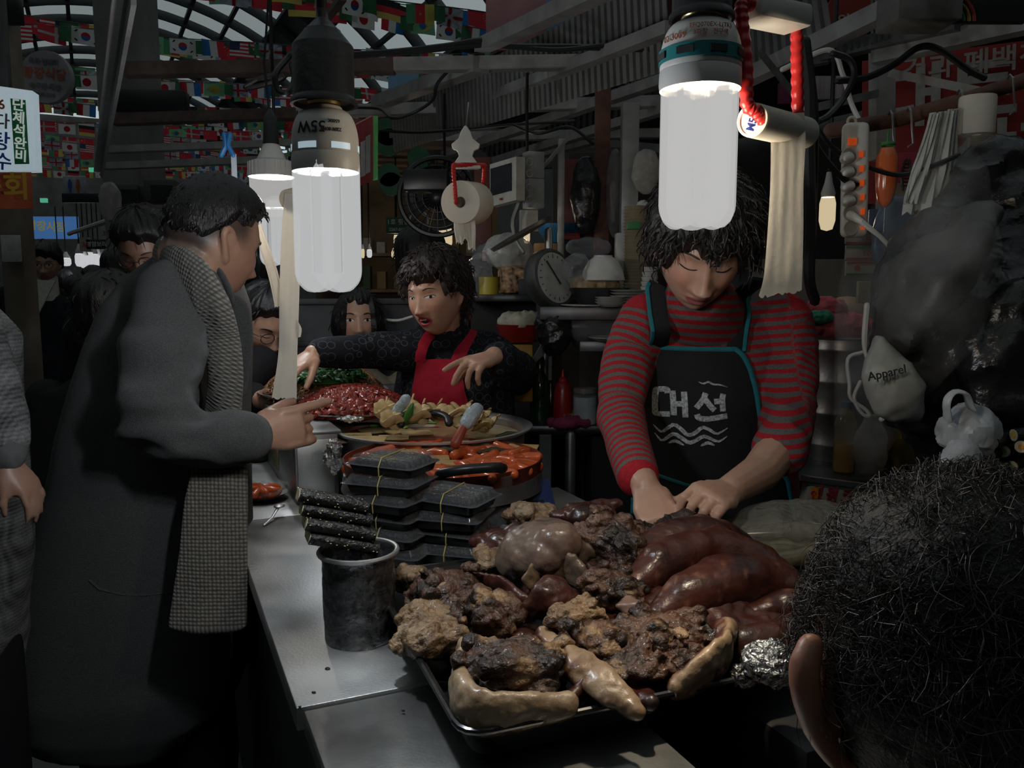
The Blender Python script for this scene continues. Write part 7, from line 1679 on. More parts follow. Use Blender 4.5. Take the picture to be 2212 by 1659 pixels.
wc = thing('plastic_cup_stack', 'short stack of white plastic cups left of the striped woman', 'cups', (at(1406, 600, 2.4).x, 2.42, z1_))
for k in range(8): m = MB(); m.lathe([(.026 - .001 * k, z1_ + .004 + k * .014), (.030 - .001 * k, z1_ + .016 + k * .014), (.028 - .001 * k, z1_ + .017 + k * .014)], (wc.location.x, 2.42, 0), 18); obj('cup', m.mesh(), china, wc)
boxed('carton', 'white milk carton behind the cup stack', 'carton', 1340, 550, 2.6, 22, 90, .05, china); boxed('packet', 'small green and white packet on top of the cup stack', 'packet', 1368, 488, 2.55, 28, 16, .03, M('packet_green', (.05, .22, .08), .5))
lathed('plate', 'white plate on the lower shelf', 'plate', 1330, 2.44, z2_, [(0, 0), (.05, 0), (.08, .012), (.081, .014), (.05, .004), (0, .003)], china)
crumple('crinkled clear wrap on the lower shelf', at(1275, 708, 2.5), (.085, .05, .035), clear, 47, .45, 'plastic_wrap', cat='wrap'); crumple('black bag hanging from the shelf corner', at(1195, 715, 2.48), (.05, .04, .065), blackbag, 49, .4)
# red bowl of dough on a yellow crate
xb_ = at(1126, 700, 2.60).x; zb = at(1126, 738, 2.6).z
boxed('crate', 'yellow crate under the red bowl', 'crate', 1112, 800, 2.64, 75, 120, .2, M('crate_yellow', (.30, .17, .03), .6, var=.2))
lathed('basin', 'red plastic bowl heaped with white dough', 'bowl', 1126, 2.60, zb, [(0, 0), (.05, 0), (.068, .02), (.080, .055), (.082, .056), (.066, .022), (0, .01)], M('bowl_red', (.25, .015, .012), .3))
rag('lump of white dough wrapped in film in the red bowl', Vector((xb_, 2.60, zb + .062)), (.068, .06, .020), (.46, .43, .33), 51, 'dough')
m = MB(); m.add([at(1150, 775, 2.5), at(1185, 718, 2.5), at(1200, 740, 2.52), at(1140, 800, 2.52)], [(0, 1, 2, 3)]); obj('paper_sheet', solidify(m.mesh(), .002), M('sheet_grey', (.2, .2, .2), .7), label='grey paper sheet leaning below the red bowl', cat='paper')
# bottles and cloths on the rear table
zt2 = zr
glassg = M('glass_green', (.008, .035, .015), .12, var=.1, coat=.5)
lathed('soju_bottle', 'dark green glass bottle on the rear table', 'bottle', 1166, 2.62, zt2, [(0, 0), (.030, 0), (.032, .01), (.032, .10), (.026, .13), (.013, .155), (.012, .19), (.015, .192), (.015, .20), (0, .20)], glassg)
bt = thing('sauce_bottle', 'red squeeze bottle of sauce on the rear table', 'bottle', (at(1216, 800, 2.55).x, 2.55, zt2)); q = bt.location
m = MB(); m.lathe([(0, zt2), (.028, zt2), (.031, zt2 + .01), (.030, zt2 + .06), (.027, zt2 + .10), (.022, zt2 + .12), (.012, zt2 + .13)], (q.x, q.y, 0), 28); obj('body', m.mesh(), M('ketchup_red', (.23, .012, .015), .3), bt)
m = MB(); m.lathe([(.014, zt2 + .128), (.014, zt2 + .137), (.005, zt2 + .143), (.003, zt2 + .165), (0, zt2 + .166)], (q.x, q.y, 0), 20); obj('nozzle', m.mesh(), M('nozzle_red', (.30, .02, .02), .3), bt)
jr = thing('jar', 'clear lidded jar of white sugar beside the red bottle', 'jar', (at(1264, 800, 2.52).x, 2.52, zt2)); q = jr.location
m = MB(); m.lathe([(0, zt2 + .002), (.034, zt2 + .002), (.035, zt2 + .085), (0, zt2 + .082)], (q.x, q.y, 0), 28); obj('sugar', m.mesh(), M('sugar', (.44, .47, .47), .7), jr)
m = MB(); m.lathe([(.036, zt2), (.037, zt2 + .09), (.034, zt2 + .10), (.034, zt2 + .108), (0, zt2 + .108)], (q.x, q.y, 0), 28); obj('jar_wall', m.mesh(), clear, jr)
m = MB(); m.lathe([(.036, zt2 + .098), (.036, zt2 + .112), (0, zt2 + .114)], (q.x, q.y, 0), 28); obj('lid', m.mesh(), M('lid_tan', (.16, .14, .12), .5), jr)
lathed('dark_bottle', 'small dark sauce bottle between the green and red ones', 'bottle', 1190, 2.66, zt2, [(0, 0), (.018, 0), (.018, .08), (.008, .10), (.008, .12), (0, .12)], M('brown_glass', (.03, .015, .008), .2))
rag('purple-pink rag lying on the rear table edge', Vector((at(1228, 888, 2.48).x, 2.50, zr + .008)), (.055, .03, .010), (.19, .03, .07), 61); rag('yellow-green rag behind the pink one', Vector((at(1252, 875, 2.52).x, 2.55, zr + .014)), (.055, .03, .014), (.24, .22, .02), 63)
# clutter on the back shelf
crumple('big clear bag of bean sprouts slumped on the back shelf', at(1098, 545, 2.88), (.075, .06, .06), film('bag_cloudy', (.5, .5, .46), .55, .3, 40, .5), 71, .25)
crumple('clear bag standing at the left of the back shelf', at(1035, 590, 2.86), (.045, .04, .065), clear, 73, .35); crumple('dusty clear bag above the yellow tin', at(1060, 552, 2.95), (.06, .05, .04), film('bag_dusty', (.3, .3, .3), .35, .25, 40, .5), 75, .3)
lathed('tin', 'yellow tin on the back shelf', 'tin', 1056, 2.85, z3_, [(0, 0), (.034, 0), (.034, .058), (.036, .060), (0, .060)], M('tin_yellow', (.36, .28, .03), .4))
pp = M('snack_print', (.2, .12, .06), .45, var=1.0, ns=55); boxed('snack_bag', 'multicoloured printed bag on the back shelf', 'packet', 1125, 605, 2.87, 95, 60, .09, pp, .2, .02); boxed('bin', 'dark square bin right of the printed bag', 'box', 1148, 622, 2.84, 56, 38, .10, black_void)
boxed('carton', 'brown cardboard carton behind the weighing scale', 'carton', 1178, 565, 3.0, 50, 75, .10, M('kraft', (.17, .10, .05), .8, var=.15)); boxed('packet', 'pink and white packet above the clear bag', 'packet', 1060, 553, 2.88, 36, 24, .05, M('packet_pink', (.32, .25, .24), .6, var=.4, ns=60))
lathed('basin', 'blue plastic basin leaning behind the grey pole', 'basin', 1208, 3.05, at(1208, 525, 3.05).z, [(0, 0), (.05, 0), (.09, .06), (.092, .065), (0, .03)], M('basin_blue', (.02, .12, .25), .4)); boxed('tray', 'red tray rim beside the blue basin', 'tray', 1228, 512, 3.0, 46, 16, .06, M('tray_red', (.22, .015, .02), .4))
# screen, meter boxes, small lamps
tv = thing('small_screen', 'small white-framed screen turned sideways beside the centre roll', 'screen', at(1088, 445, 2.7)); a, b, c, d = at(1058, 355, 2.78), at(1115, 338, 2.60), at(1115, 432, 2.60), at(1058, 447, 2.78)
quad_board('frame', a, b, c, d, .03, M('tv_white', (.36, .35, .31), .4), tv); f = lambda u, v: (a * (1 - u) + b * u) * (1 - v) + (d * (1 - u) + c * u) * v + Vector((-.003, -.004, 0))
quad_board('glass', f(.06, .12), f(.84, .12), f(.84, .76), f(.06, .76), .002, M('screen_dark', (.02, .022, .025), .1), tv)
m = MB(); m.tube([f(.5, .9), f(.5, .9) + Vector((-.004, -.004, 0))], .004, n=10); obj('button', m.mesh(), print_red, tv)
mbx = thing('socket_box', 'pale wall box with sockets right of the small screen', 'socket box', at(1152, 450, 2.75)); wm_ = M('box_pale', (.30, .30, .29), .5)
for py, h in ((358, 55), (410, 44), (435, 30)):
 m = MB(); m.box(at(1152, py, 2.78), (.058, .05, h * 2.78 / FPX), rotz(.4)); obj('casing', bevel(m.mesh(), .003), wm_, mbx)
for py in (350, 375, 405, 432): m = MB(); q = at(1144, py, 2.735); m.torus(q, .011, .002, 18, 6, rotz(.4) @ Matrix.Rotation(pi / 2, 3, 'X')); obj('socket_ring', m.mesh(), MATS['socket_grey'], mbx)
boxed('wall_box', 'lower pale junction box below the sockets', 'box', 1142, 478, 2.75, 40, 46, .04, M('box_cream', (.36, .34, .29), .5))
cable('grey cable beside the junction box', [at(1120, 440, 2.7), at(1108, 480, 2.7), at(1115, 520, 2.7), at(1130, 545, 2.7)], .007, grey_steel)
def pendant(label, px, py, Y, r, h, tint, power, glowm, shade_=True):
 q = at(px, py, Y); t = thing('pendant_bulb', label, 'lamp', q)
 m = MB(); m.lathe([(0, -h / 2), (r * .7, -h * .45), (r, -h * .2), (r, h * .3), (r * .8, h / 2), (0, h / 2)], q, 16); obj('bulb', m.mesh(), glowm, t)
 m = MB(); m.lathe([(r * .8, h * .48), (r * .9, h * .6), (r * .5, h * .9), (r * .3, h * 1.2), (0, h * 1.25)], q, 14); obj('cap', m.mesh(), ballast_m if shade_ else blackp, t)
 m = MB(); m.tube([q + Vector((0, 0, h)), q + Vector((0, 0, h + .5))], .006, n=6); obj('cord', m.mesh(), cablem, t)
 if power: point_light('bulb_light', q, power, tint, r * .6, t)
glow_amber = glow('lit_amber', (1.0, .80, .50), .62, .8); glow_white = glow('lit_white', (.95, .97, 1), .55, .8)
pendant('warm tube lamp half hidden behind the centre tissue roll', 962, 515, 3.6, .030, .10, WARM, 5, glow_amber); pendant('small warm lamp below the junction box', 1138, 512, 2.9, .011, .045, WARM, .35, glow_amber, False)
pendant('warm tube lamp behind the power strip', 1787, 462, 2.35, .022, .095, WARM, 2.2, glow_amber)
# hanging sacks and pole things between the posts
for lb, px, py, Y, dm, mt, sd in (('black bag hanging left of the rusty post', 1265, 420, 2.95, (.045, .04, .13), blackbag, 81), ('dull translucent bag hanging right of the rusty post', 1328, 420, 2.95, (.028, .03, .15), film('bag_smoky', (.35, .35, .35), .3, .2, 30, .6), 83), ('cream cotton gloves hanging beside the grey post', 1395, 370, 2.6, (.040, .025, .065), cloth('glove', (.26, .25, .22)), 85), ('pale bag hanging under the gloves', 1388, 470, 2.6, (.022, .02, .05), bagw, 87), ('crumpled clear wrap behind the scale', 1270, 535, 2.75, (.07, .05, .03), clear, 89), ('small clear bag under the shelf post', 1305, 455, 3.05, (.03, .03, .07), clear, 91)): crumple(lb, at(px, py, Y), dm, mt, sd, .35, 'hanging_bag')
# desk fan, black speaker
fn = thing('wall_fan', 'dark round fan behind the centre tissue roll', 'fan', at(945, 480, 3.3)); q = at(945, 425, 3.3); Rf = Matrix.Rotation(pi / 2, 3, 'X')
for rr_ in (.15, .12, .09, .06, .03): m = MB(); m.torus(q, rr_, .004 if rr_ < .15 else .010, 40, 6, Rf); obj('guard_ring', m.mesh(), blackp, fn)
for i in range(24): a_ = 2 * pi * i / 24; m = MB(); m.tube([q + Vector((.02 * cos(a_), -.01, .02 * sin(a_))), q + Vector((.15 * cos(a_), 0, .15 * sin(a_)))], .0018, n=5); obj('guard_wire', m.mesh(), blackp, fn)
for i in range(4):
 a_ = pi / 2 * i + .3; m = MB(); m.grid(lambda u, v: q + Vector((cos(a_ + (v - .5) * .9 * u), .03 + .02 * (v - .5), sin(a_ + (v - .5) * .9 * u))) * 1 * 1 if False else q + Vector((cos(a_ + (v - .5) * .9) * (.02 + .11 * u), .03 + .03 * (v - .5), sin(a_ + (v - .5) * .9) * (.02 + .11 * u))), 5, 5); obj('blade', solidify(m.mesh(), .002), M('fan_blade', (.03, .03, .032), .4), fn)
m = MB(); m.tube([q + Vector((0, .02, 0)), q + Vector((0, .14, 0))], .05, n=20); obj('motor', m.mesh(), blackp, fn)
boxed('speaker', 'black speaker box hanging above the fan', 'speaker', 922, 392, 3.1, 92, 42, .12, blackp)
# ------------------------------------------------------------------ upper right: beams, banner, signs
fr2 = thing('stall_side_frame', 'steel frame of the stall at the upper right', 'steel frame', at(1900, 200, 2.4))
def sb(a, b, w, mat=grey_steel, h=None):
 m = MB(); m.bar(a, b, w, h or w); obj('beam', m.mesh(smooth=False), mat, fr2)
sb(at(1590, 180, 2.6), at(1960, 0, 2.1), .045, grey_steel); sb(at(1780, 118, 2.5), at(2070, 48, 2.2), .04, dark_steel); sb(at(1890, 122, 2.4), at(2240, 45, 2.1), .05, grey_steel, .045); sb(at(1905, 100, 2.5), at(1905, 345, 2.5), .055, grey_steel)
sb(at(1925, 158, 2.45), at(2130, 200, 2.2), .022, grey_steel); sb(at(1735, 238, 2.3), at(1905, 200, 2.5), .022, grey_steel); sb(at(1620, 155, 2.6), at(1790, 125, 2.5), .03, dark_steel); sb(at(1640, 110, 2.4), at(1720, 210, 2.4), .014, dark_steel); sb(at(1530, 100, 2.5), at(1620, 25, 2.3), .045, grey_steel)
for i in range(14): m = MB(); q = at(1795 + i * 15, 112 - i * 4.3, 2.32); m.box(q, (.006, .01, .02)); obj('tooth', m.mesh(smooth=False), dark_steel, fr2)
boxed('grey_box', 'grey metal box hanging at the top right', 'box', 1984, 20, 2.0, 130, 70, .12, M('box_grey', (.09, .09, .085), .6, var=.15))
rs_ = thing('rainbow_sign', 'black sign with a painted rainbow arc at the top right corner', 'sign', at(2130, 45, 2.0)); q = at(2130, 10, 2.0); m = MB(); m.box(q, (.185, .02, .085)); obj('panel', bevel(m.mesh(), .003), blackp, rs_)
for i, c in enumerate(((.03, .13, .06), (.25, .17, .04), (.22, .04, .03))): m = MB(); m.torus(at(2052, 45, 1.985), .032 + .012 * i, .0045, 16, 6, Matrix.Rotation(pi / 2, 3, 'X'), pi / 2, 0); obj('arc', m.mesh(), M('arc_%d' % i, c, .5), rs_)
bn = thing('red_banner', 'large red banner with white Korean lettering at the right', 'banner', at(2030, 450, 4.2)); br_ = M('banner_red', (.36, .035, .028), .6, var=.12, ns=3)
a, b, c, d = at(1862, 132, 4.3), at(2260, 82, 4.0), at(2260, 450, 4.0), at(1862, 440, 4.3); quad_board('cloth', a, b, c, d, .01, br_, bn)
wt = M('banner_white', (.40, .36, .33), .6); dn = (b - a).normalized(); off = Vector((0, -.02, 0))
for s, px, py, sz, bo in (('건과 폐백전문', 2125, 137, .125, .002), ('대토', 2040, 215, .33, .008), ('상회', 2190, 330, .30, .008)):
 me = text_mesh(s, sz, .002, bo); place_text(me, at(px, py, 4.27 - .3 * (px - 1862) / 398) + off, dn, (0, 0, 1)); obj('lettering', me, wt, bn)
rd = thing('round_sign', 'round orange sign with white lettering behind the beams', 'sign', at(1840, 75, 3.8)); m = MB(); q = at(1835, 35, 3.8); m.lathe([(0, -.01), (.11, -.01), (.11, .01), (0, .01)], q, 32, Matrix.Rotation(pi / 2, 3, 'X')); obj('disc', m.mesh(), M('sign_orange', (.28, .035, .02), .5), rd)
me = text_mesh('왕회', .07, .002, .001); place_text(me, at(1840, 48, 3.78), (1, 0, .1), (0, 0, 1)); obj('lettering', me, wt, rd)
board('striped_awning', 1735, 165, 1830, 215, 3.4, .02, M('awning', (.28, .24, .26), .6, var=.5, ns=4, stretch=(8, 1, .1)), 'pale striped awning behind the hanging cables', 'awning'); board('magenta_panel', 1680, 180, 1735, 225, 3.5, .02, M('magenta', (.13, .015, .06), .6), 'dark magenta panel behind the red coil')
pb = thing('price_card', 'white cards with red and green bands under the power strip', 'card', at(1860, 600, 1.95))
for i, py in enumerate((512, 546, 580)):
 m = MB(); m.box(at(1868, py, 1.95), (.092, .006, .034)); obj('card', bevel(m.mesh(), .001), M('card_white', (.34, .33, .30), .6), pb)
 for k2, (dy, cl) in enumerate(((.0135, 'c_green' if i == 1 else 'c_red'), (-.0135, 'c_green' if i == 2 else 'c_red'))): m = MB(); m.box(at(1868, py, 1.945) + Vector((0, 0, dy)), (.085, .002, .004)); obj('band', m.mesh(smooth=False), M(cl, (.3, .03, .03) if cl == 'c_red' else (.04, .17, .05), .6), pb)
 me = text_mesh(('10.000', '30.500', '●'), .0) if False else text_mesh(('순대', '10503', '●')[i], .018, .0005); place_text(me, at(1885 if i < 2 else 1852, py, 1.942), (-1, 0, 0) if i == 1 else (1, 0, 0), (0, 0, -1) if i == 1 else (0, 0, 1)); obj('print', me, print_red, pb)
board('yellow_switch', 1850, 608, 1878, 655, 2.0, .015, M('switch_yellow', (.22, .20, .11), .6, var=.2), 'yellowed switch plate beside the coiled cord', 'switch'); board('notice', 1890, 330, 1960, 480, 2.9, .01, M('notice', (.34, .26, .20), .7, var=.2, ns=8), 'pale notice behind the orange carrot', 'poster'); board('notice_red', 1920, 330, 1990, 395, 2.85, .01, M('notice_red', (.34, .03, .05), .7), 'red poster behind the black clip', 'poster'); board('blue_card', 1875, 452, 1905, 490, 2.2, .01, M('card_blue', (.03, .07, .14), .6), 'blue card below the power strip cable', 'card')
# facade colour above the stalls: pink cladding, blue windows
for i, (x0, y0, x1, y1, c, lb) in enumerate(((1050, -60, 1280, 110, (.55, .26, .28), 'pink clad wall behind the roof frame'), (1180, -10, 1240, 80, (.16, .30, .48), 'blue window in the pink wall'), (1290, -60, 1500, 45, (.50, .24, .27), 'pink wall strip above the corrugated sheet'), (840, 150, 905, 225, (.2, .38, .55), 'blue window behind the flags'))):
 board('facade_panel', x0, y0, x1, y1, 6.2 - .1 * (i % 2), .04, M('facade_%d' % i, c, .7, var=.15, ns=5), lb)
for px, py in ((1148, 212), (1235, 252)):
 crumple('blue tarpaulin bundle on the roof frame' if px < 1200 else 'small light blue bundle on the roof frame', at(px, py - 12, 3.9), (.075, .06, .05) if px < 1200 else (.04, .04, .03), M('tarp_blue', (.02, .06, .17), .5), 95 + px, .3, 'tarpaulin', cat='tarpaulin')
# green round stickers / signs hanging beyond the menu board
for i, (px, py, r) in enumerate(((838, 285, .07), (840, 308, .07), (905, 342, .06), (840, 378, .06), (845, 398, .06))):
 m = MB(); q = at(px, py, 4.4); m.lathe([(0, -.006), (r, -.006), (r, .006), (0, .006)], q, 24, Matrix.Rotation(pi / 2, 3, 'X')); obj('green_sign', m.mesh(), M('sign_dkgreen', (.015, .09, .045), .5), label='round green hanging sign beyond the menu board, %s' % ['topmost', 'second from top', 'farthest right', 'fourth from top', 'lowest'][i], cat='sign', group='green hanging signs')
m = MB(); m.add([at(1112, 1040, 1.66), at(1186, 1034, 1.70), at(1203, 1108, 1.64), at(1104, 1116, 1.60)], [(0, 1, 2, 3)]); obj('blue_sheet', solidify(m.mesh(), .002), M('paper_blue', (.012, .025, .10), .6), label='dark blue handwritten sheet hanging in front of the red pan', cat='paper')
# ------------------------------------------------------------------ far stall seen past the first bulb
slat = M('ceiling_wood', (.20, .12, .06), .6, var=.3, ns=6)
fs = thing('far_stall', 'warmly lit far stall with wooden slat ceiling and shelves', 'stall', at(850, 640, 6.6))
for i in range(9): m = MB(); y = 4.9 + .28 * i; m.bar(Vector((at(740, 450, y).x, y, 2.22)), Vector((at(1010, 450, y).x, y, 2.20)), .16, .02); obj('slat', m.mesh(smooth=False), slat, fs)
m = MB(); q = at(880, 560, 7.3); m.box((q.x, 7.3, 1.3), (1.6, .05, 2.6)); obj('back_panel', m.mesh(smooth=False), M('stall_tan', (.22, .15, .08), .7, var=.3, ns=4), fs)
for z in (.95, 1.25, 1.55): m = MB(); m.box((q.x, 7.1, z), (1.5, .3, .025)); obj('shelf_board', m.mesh(smooth=False), slat, fs)
rg = random.Random(8); pal = [(.28, .04, .03), (.34, .28, .2), (.1, .12, .2), (.25, .16, .05), (.05, .10, .05), (.4, .38, .34), (.16, .03, .03)]
posn = ['far left', 'second', 'third', 'fourth', 'fifth', 'sixth', 'seventh', 'eighth', 'ninth', 'tenth', 'eleventh', 'twelfth']
for r_, z in enumerate((.965, 1.265, 1.565)):
 for i in range(12):
  x = q.x - .68 + i * .124; w, h = rg.uniform(.05, .10), rg.uniform(.07, .2); c = pal[rg.randint(0, 6)]; m = MB()
  if i % 3 == 2: m.lathe([(0, 0), (w * .4, 0), (w * .4, h * .7), (w * .18, h * .85), (w * .18, h), (0, h)], (x, 7.05, z), 12)
  else: m.box((x, 7.05, z + h / 2), (w, .1, h))
  obj('goods', m.mesh(), M('goods_%d' % pal.index(c), c, .5), label='%s item on the %s shelf of the far stall' % (posn[i], ('low', 'middle', 'top')[r_]), cat='goods', group='goods in the far stall')
gs = thing('green_sign_board', 'dark green board with white lettering and number in the far stall', 'sign', at(860, 500, 5.6)); m = MB(); m.box(at(860, 487, 5.6), (.16, .02, .105)); obj('board', m.mesh(smooth=False), M('sign_dkgreen', (.015, .09, .045), .5), gs)
for s, py, sz in (('1호 횟집', 480, .042), ('2267-0188', 496, .028)): me = text_mesh(s, sz, .001, .0006); place_text(me, at(860, py, 5.58), (1, 0, 0), (0, 0, 1)); obj('lettering', me, white_pl, gs)
for lb, px, py, Y, r, h, gm_, tn, pw in (('bright warm tube lamp right of the green board', 857, 520, 6.0, .022, .08, glow_amber, WARM, 3), ('small cool lamp left in the far stall', 798, 548, 6.2, .02, .06, glow_white, COOL, 1), ('dome lamp in the middle of the far stall', 856, 550, 6.0, .035, .06, glow_amber, WARM, 3), ('thin warm lamp at the left of the far stall', 784, 548, 6.4, .013, .07, glow_amber, WARM, .6)): pendant(lb, px, py, Y, r, h, tn, pw, gm_)
cable('pale wire basket ring hanging in the far stall', [at(905 + 20 * cos(t), 478 + 22 * sin(t), 5.2) for t in [i * .5 for i in range(14)]], .006, white_pl, name='wire_basket', cat='basket')
# ------------------------------------------------------------------ left aisle: signs on the pillar, screens, bag
lb_ = thing('light_box', 'lit white light box with Korean menu lettering at the left edge', 'sign', at(20, 370, 3.2)); a, b = at(-60, 178, 3.2), at(70, 196, 3.25); c, d = at(78, 368, 3.25), at(-60, 372, 3.2)
quad_board('panel', a, b, c, d, .08, M('lightbox_white', (.4, .45, .48), .5, emit=(.62, .78, .86), es=.36), lb_)
f = lambda u, v: (a * (1 - u) + b * u) * (1 - v) + (d * (1 - u) + c * u) * v + Vector((.0, -.006, 0))
quad_board('green_strip', f(.64, .13), f(.89, .13), f(.91, .92), f(.68, .92), .002, M('strip_green', (.01, .16, .05), .5), lb_)
du = (b - a).normalized()
for i, s in enumerate('단체석완비'):
 me = text_mesh(s, .048, .001, .001); place_text(me, f(.775 + .004 * i, .21 + .155 * i) + Vector((0, -.004, 0)), du, (0, 0, 1)); obj('lettering', me, M('lit_letter', (.6, .65, .62), .5, emit=(.8, .9, .85), es=.25), lb_)
for s, u, v, sz, mt in (('6', .50, .22, .05, print_red), ('다', .50, .42, .06, M('ink_grey', (.12, .12, .14), .5)), ('탕', .47, .66, .075, M('ink_blue', (.02, .08, .35), .5)), ('수', .50, .90, .07, MATS['ink_blue'])): me = text_mesh(s, sz, .001, .001); place_text(me, f(u, v) + Vector((0, -.004, 0)), du, (0, 0, 1)); obj('lettering', me, mt, lb_)
ob_ = thing('orange_banner', 'orange banner with yellow lettering under the light box', 'banner', at(20, 450, 3.15)); a, b, c, d = at(-60, 372, 3.05), at(68, 372, 3.2), at(72, 450, 3.2), at(-60, 452, 3.05); quad_board('cloth', a, b, c, d, .006, M('banner_orange', (.36, .07, .02), .6), ob_)
me = text_mesh('육회', .105, .001, .002); place_text(me, at(16, 408, 3.10) + Vector((0, -.03, 0)), (1, .1, 0), (0, 0, 1)); obj('lettering', me, M('ink_yellow', (.45, .28, .03), .5), ob_)
rs2 = thing('round_shop_sign', 'round grey shop sign with red lettering high at the left', 'sign', at(102, 218, 4.2)); q = at(102, 168, 4.2); Rx = Matrix.Rotation(pi / 2, 3, 'X'); m = MB(); m.lathe([(0, -.02), (.125, -.02), (.128, 0), (.125, .02), (0, .02)], q, 40, Rx); obj('disc', m.mesh(), M('sign_grey', (.22, .21, .22), .6), rs2)
for s, dz, sz, mt in (('광장식당', .012, .058, print_red), ('육회·빈대떡', .07, .03, MATS['ink_grey']), ('아구탕·족발', -.048, .032, MATS['ink_grey']), ('2272-3386', -.085, .022, MATS['ink_grey'])): me = text_mesh(s, sz, .001, .0008); place_text(me, q + Vector((0, -.024, dz)), (1, 0, -.08), (0, 0, 1)); obj('lettering', me, mt, rs2)
m = MB(); m.box((at(22, 500, 3.6).x, 3.65, 1.5), (.10, .10, 3.0)); obj('trim_2', bevel(m.mesh(), .01), M('pillar_tan', (.13, .11, .08), .7, var=.2, ns=8), kind='structure', label='tan pillar at the left edge under the orange banner')
board('paper_notice', 5, 508, 48, 566, 3.55, .006, M('notice_pale', (.34, .34, .33), .7, var=.15), 'pale notice taped to the left pillar', 'notice')
ts = thing('toilet_sign', 'small white toilet sign with man and woman figures', 'sign', at(163, 420, 7.5)); q = at(162, 400, 7.5); m = MB(); m.box(q, (.20, .03, .16)); obj('panel', bevel(m.mesh(), .01), M('sign_pale', (.30, .31, .33), .5), ts)
for sx, mt in ((-1, MATS['ink_blue']), (1, print_red)): m = MB(); p = q + Vector((sx * .035, -.02, 0)); m.ell(p + Vector((0, 0, .04)), (.012, .004, .012)); m.box(p, (.03, .006, .05), None, 1.0); m.box(p + Vector((0, 0, -.04)), (.018, .006, .035)); obj('figure', m.mesh(smooth=False), mt, ts)
board('arrow_sign', 136, 418, 215, 438, 7.4, .03, M('sign_black', (.015, .017, .02), .4), 'black direction sign under the toilet sign', 'sign')
for i, (px, py) in enumerate(((200, 367), (95, 433))): boxed('exit_sign', 'small green lit exit sign %s' % ('nearer the column' if i == 0 else 'farther down the aisle'), 'sign', px, py, 14, 14, 9, .05, M('exit_green', (.1, .6, .35), .4, emit=(.15, .75, .45), es=.4))
bb = thing('blue_banner', 'lit blue banner with yellow lettering far down the aisle', 'banner', at(110, 515, 16)); m = MB(); m.box(at(110, 492, 16), (1.05, .05, .42)); obj('cloth', m.mesh(smooth=False), M('banner_blue', (.05, .15, .4), .6, emit=(.10, .28, .70), es=.30), bb)
me = text_mesh('광장시장', .2, .002, .004); place_text(me, at(100, 490, 15.9), (1, 0, -.05), (0, 0, 1)); obj('lettering', me, M('letter_yellow', (.4, .35, .08), .5, emit=(.6, .5, .15), es=.2), bb)
for s, px, py, w, h, cl, tc in (('영암보리밥', 214, 528, 52, 20, (.02, .05, .03), white_pl), ('34', 184, 528, 22, 30, (.30, .26, .20), print_red), ('34', 228, 504, 14, 30, (.34, .34, .34), print_red), ('횟집', 245, 506, 26, 24, (.03, .03, .03), white_pl)):
 t = thing('stall_sign', {'영암보리밥': 'dark stall sign with white lettering above the far bulbs', '횟집': 'small dark stall sign right of the number cards'}.get(s, 'cream number card reading 34' if px < 200 else 'white number card reading 34'), 'sign', at(px, py + h, 7.5)); m = MB(); m.box(at(px, py, 7.5), (w * 7.5 / FPX, .02, h * 7.5 / FPX)); obj('board', m.mesh(smooth=False), M('ss_%d' % px, cl, .6), t); me = text_mesh(s, (.05 if len(s) > 2 else .06), .001, .001); place_text(me, at(px, py, 7.48), (1, 0, 0), (0, 0, 1)); obj('lettering', me, tc, t)
for i in range(9):
 px = 172 + i * 10.5; pendant('cool bulb in the far row at the left, %s from the left' % posn[i].replace('far left', 'first'), px, 562 + 4 * sin(i * 2.1), 8.2 + .15 * i, .042, .13, COOL, 3.0 if i % 3 == 0 else 0, glow_white)
for i, px in enumerate((126, 143)): pendant('dome bulb hanging over the crowd, %s one' % ('left' if i == 0 else 'right'), px, 566, 9.0, .05, .09, COOL, 2.0, glow_white)
cable('white beam sloping over the far stalls', [at(150, 505, 7), at(200, 488, 6.6), at(248, 472, 6.2)], .02, white_paint, 8, 'beam', 'sloping_beam')
# screens and speaker on the column, bag hanging beside them
sc_ = thing('column_screens', 'pair of grey box screens strapped to the concrete column', 'screen', at(315, 452, 5.7))
for (px, py, w) in ((276, 424, 58), (352, 415, 62)):
 m = MB(); m.box(at(px, py, 5.75), (w * 5.75 / FPX, .2, .15), rotz(.15)); obj('casing', bevel(m.mesh(), .01), M('casing_grey', (.05, .05, .052), .5), sc_); m = MB(); m.box(at(px - 2, py, 5.62), (w * .7 * 5.7 / FPX, .01, .09), rotz(.15)); obj('glass', m.mesh(smooth=False), M('screen_dark', (.02, .022, .025), .1), sc_)
boxed('dark_screen', 'black screen mounted high on the concrete column', 'screen', 330, 222, 5.6, 140, 46, .12, blackp, .1)
crumple('pale plastic bag hanging left of the column', at(238, 435, 4.6), (.05, .05, .10), film('bag_pale_film', (.45, .43, .42), .5, .3, 30, .4), 99, .3, 'hanging_bag')
bc = thing('clothes_peg', 'blue clip hanging from the frame beam', 'clip', at(490, 340, 2.6)); m = MB(); m.tube([at(484, 290, 2.6), at(488, 315, 2.6), at(478, 335, 2.6)], .008, n=8); m.tube([at(496, 290, 2.6), at(492, 315, 2.6), at(504, 335, 2.6)], .008, n=8); obj('jaws', m.mesh(), M('clip_blue', (.02, .12, .30), .4), bc); m = MB(); m.box(at(506, 365, 2.6), (.016, .004, .09)); obj('tag', m.mesh(smooth=False), M('tag_white', (.38, .40, .44), .5), bc)
boxed('louvre_panel', 'louvred panel at the top left corner', 'panel', -5, 85, 3.4, 40, 260, .03, M('louvre', (.06, .06, .06), .6)); boxed('dark_sign', 'dark sign hanging in the top left corner', 'sign', 22, 20, 3.6, 44, 60, .05, blackp)
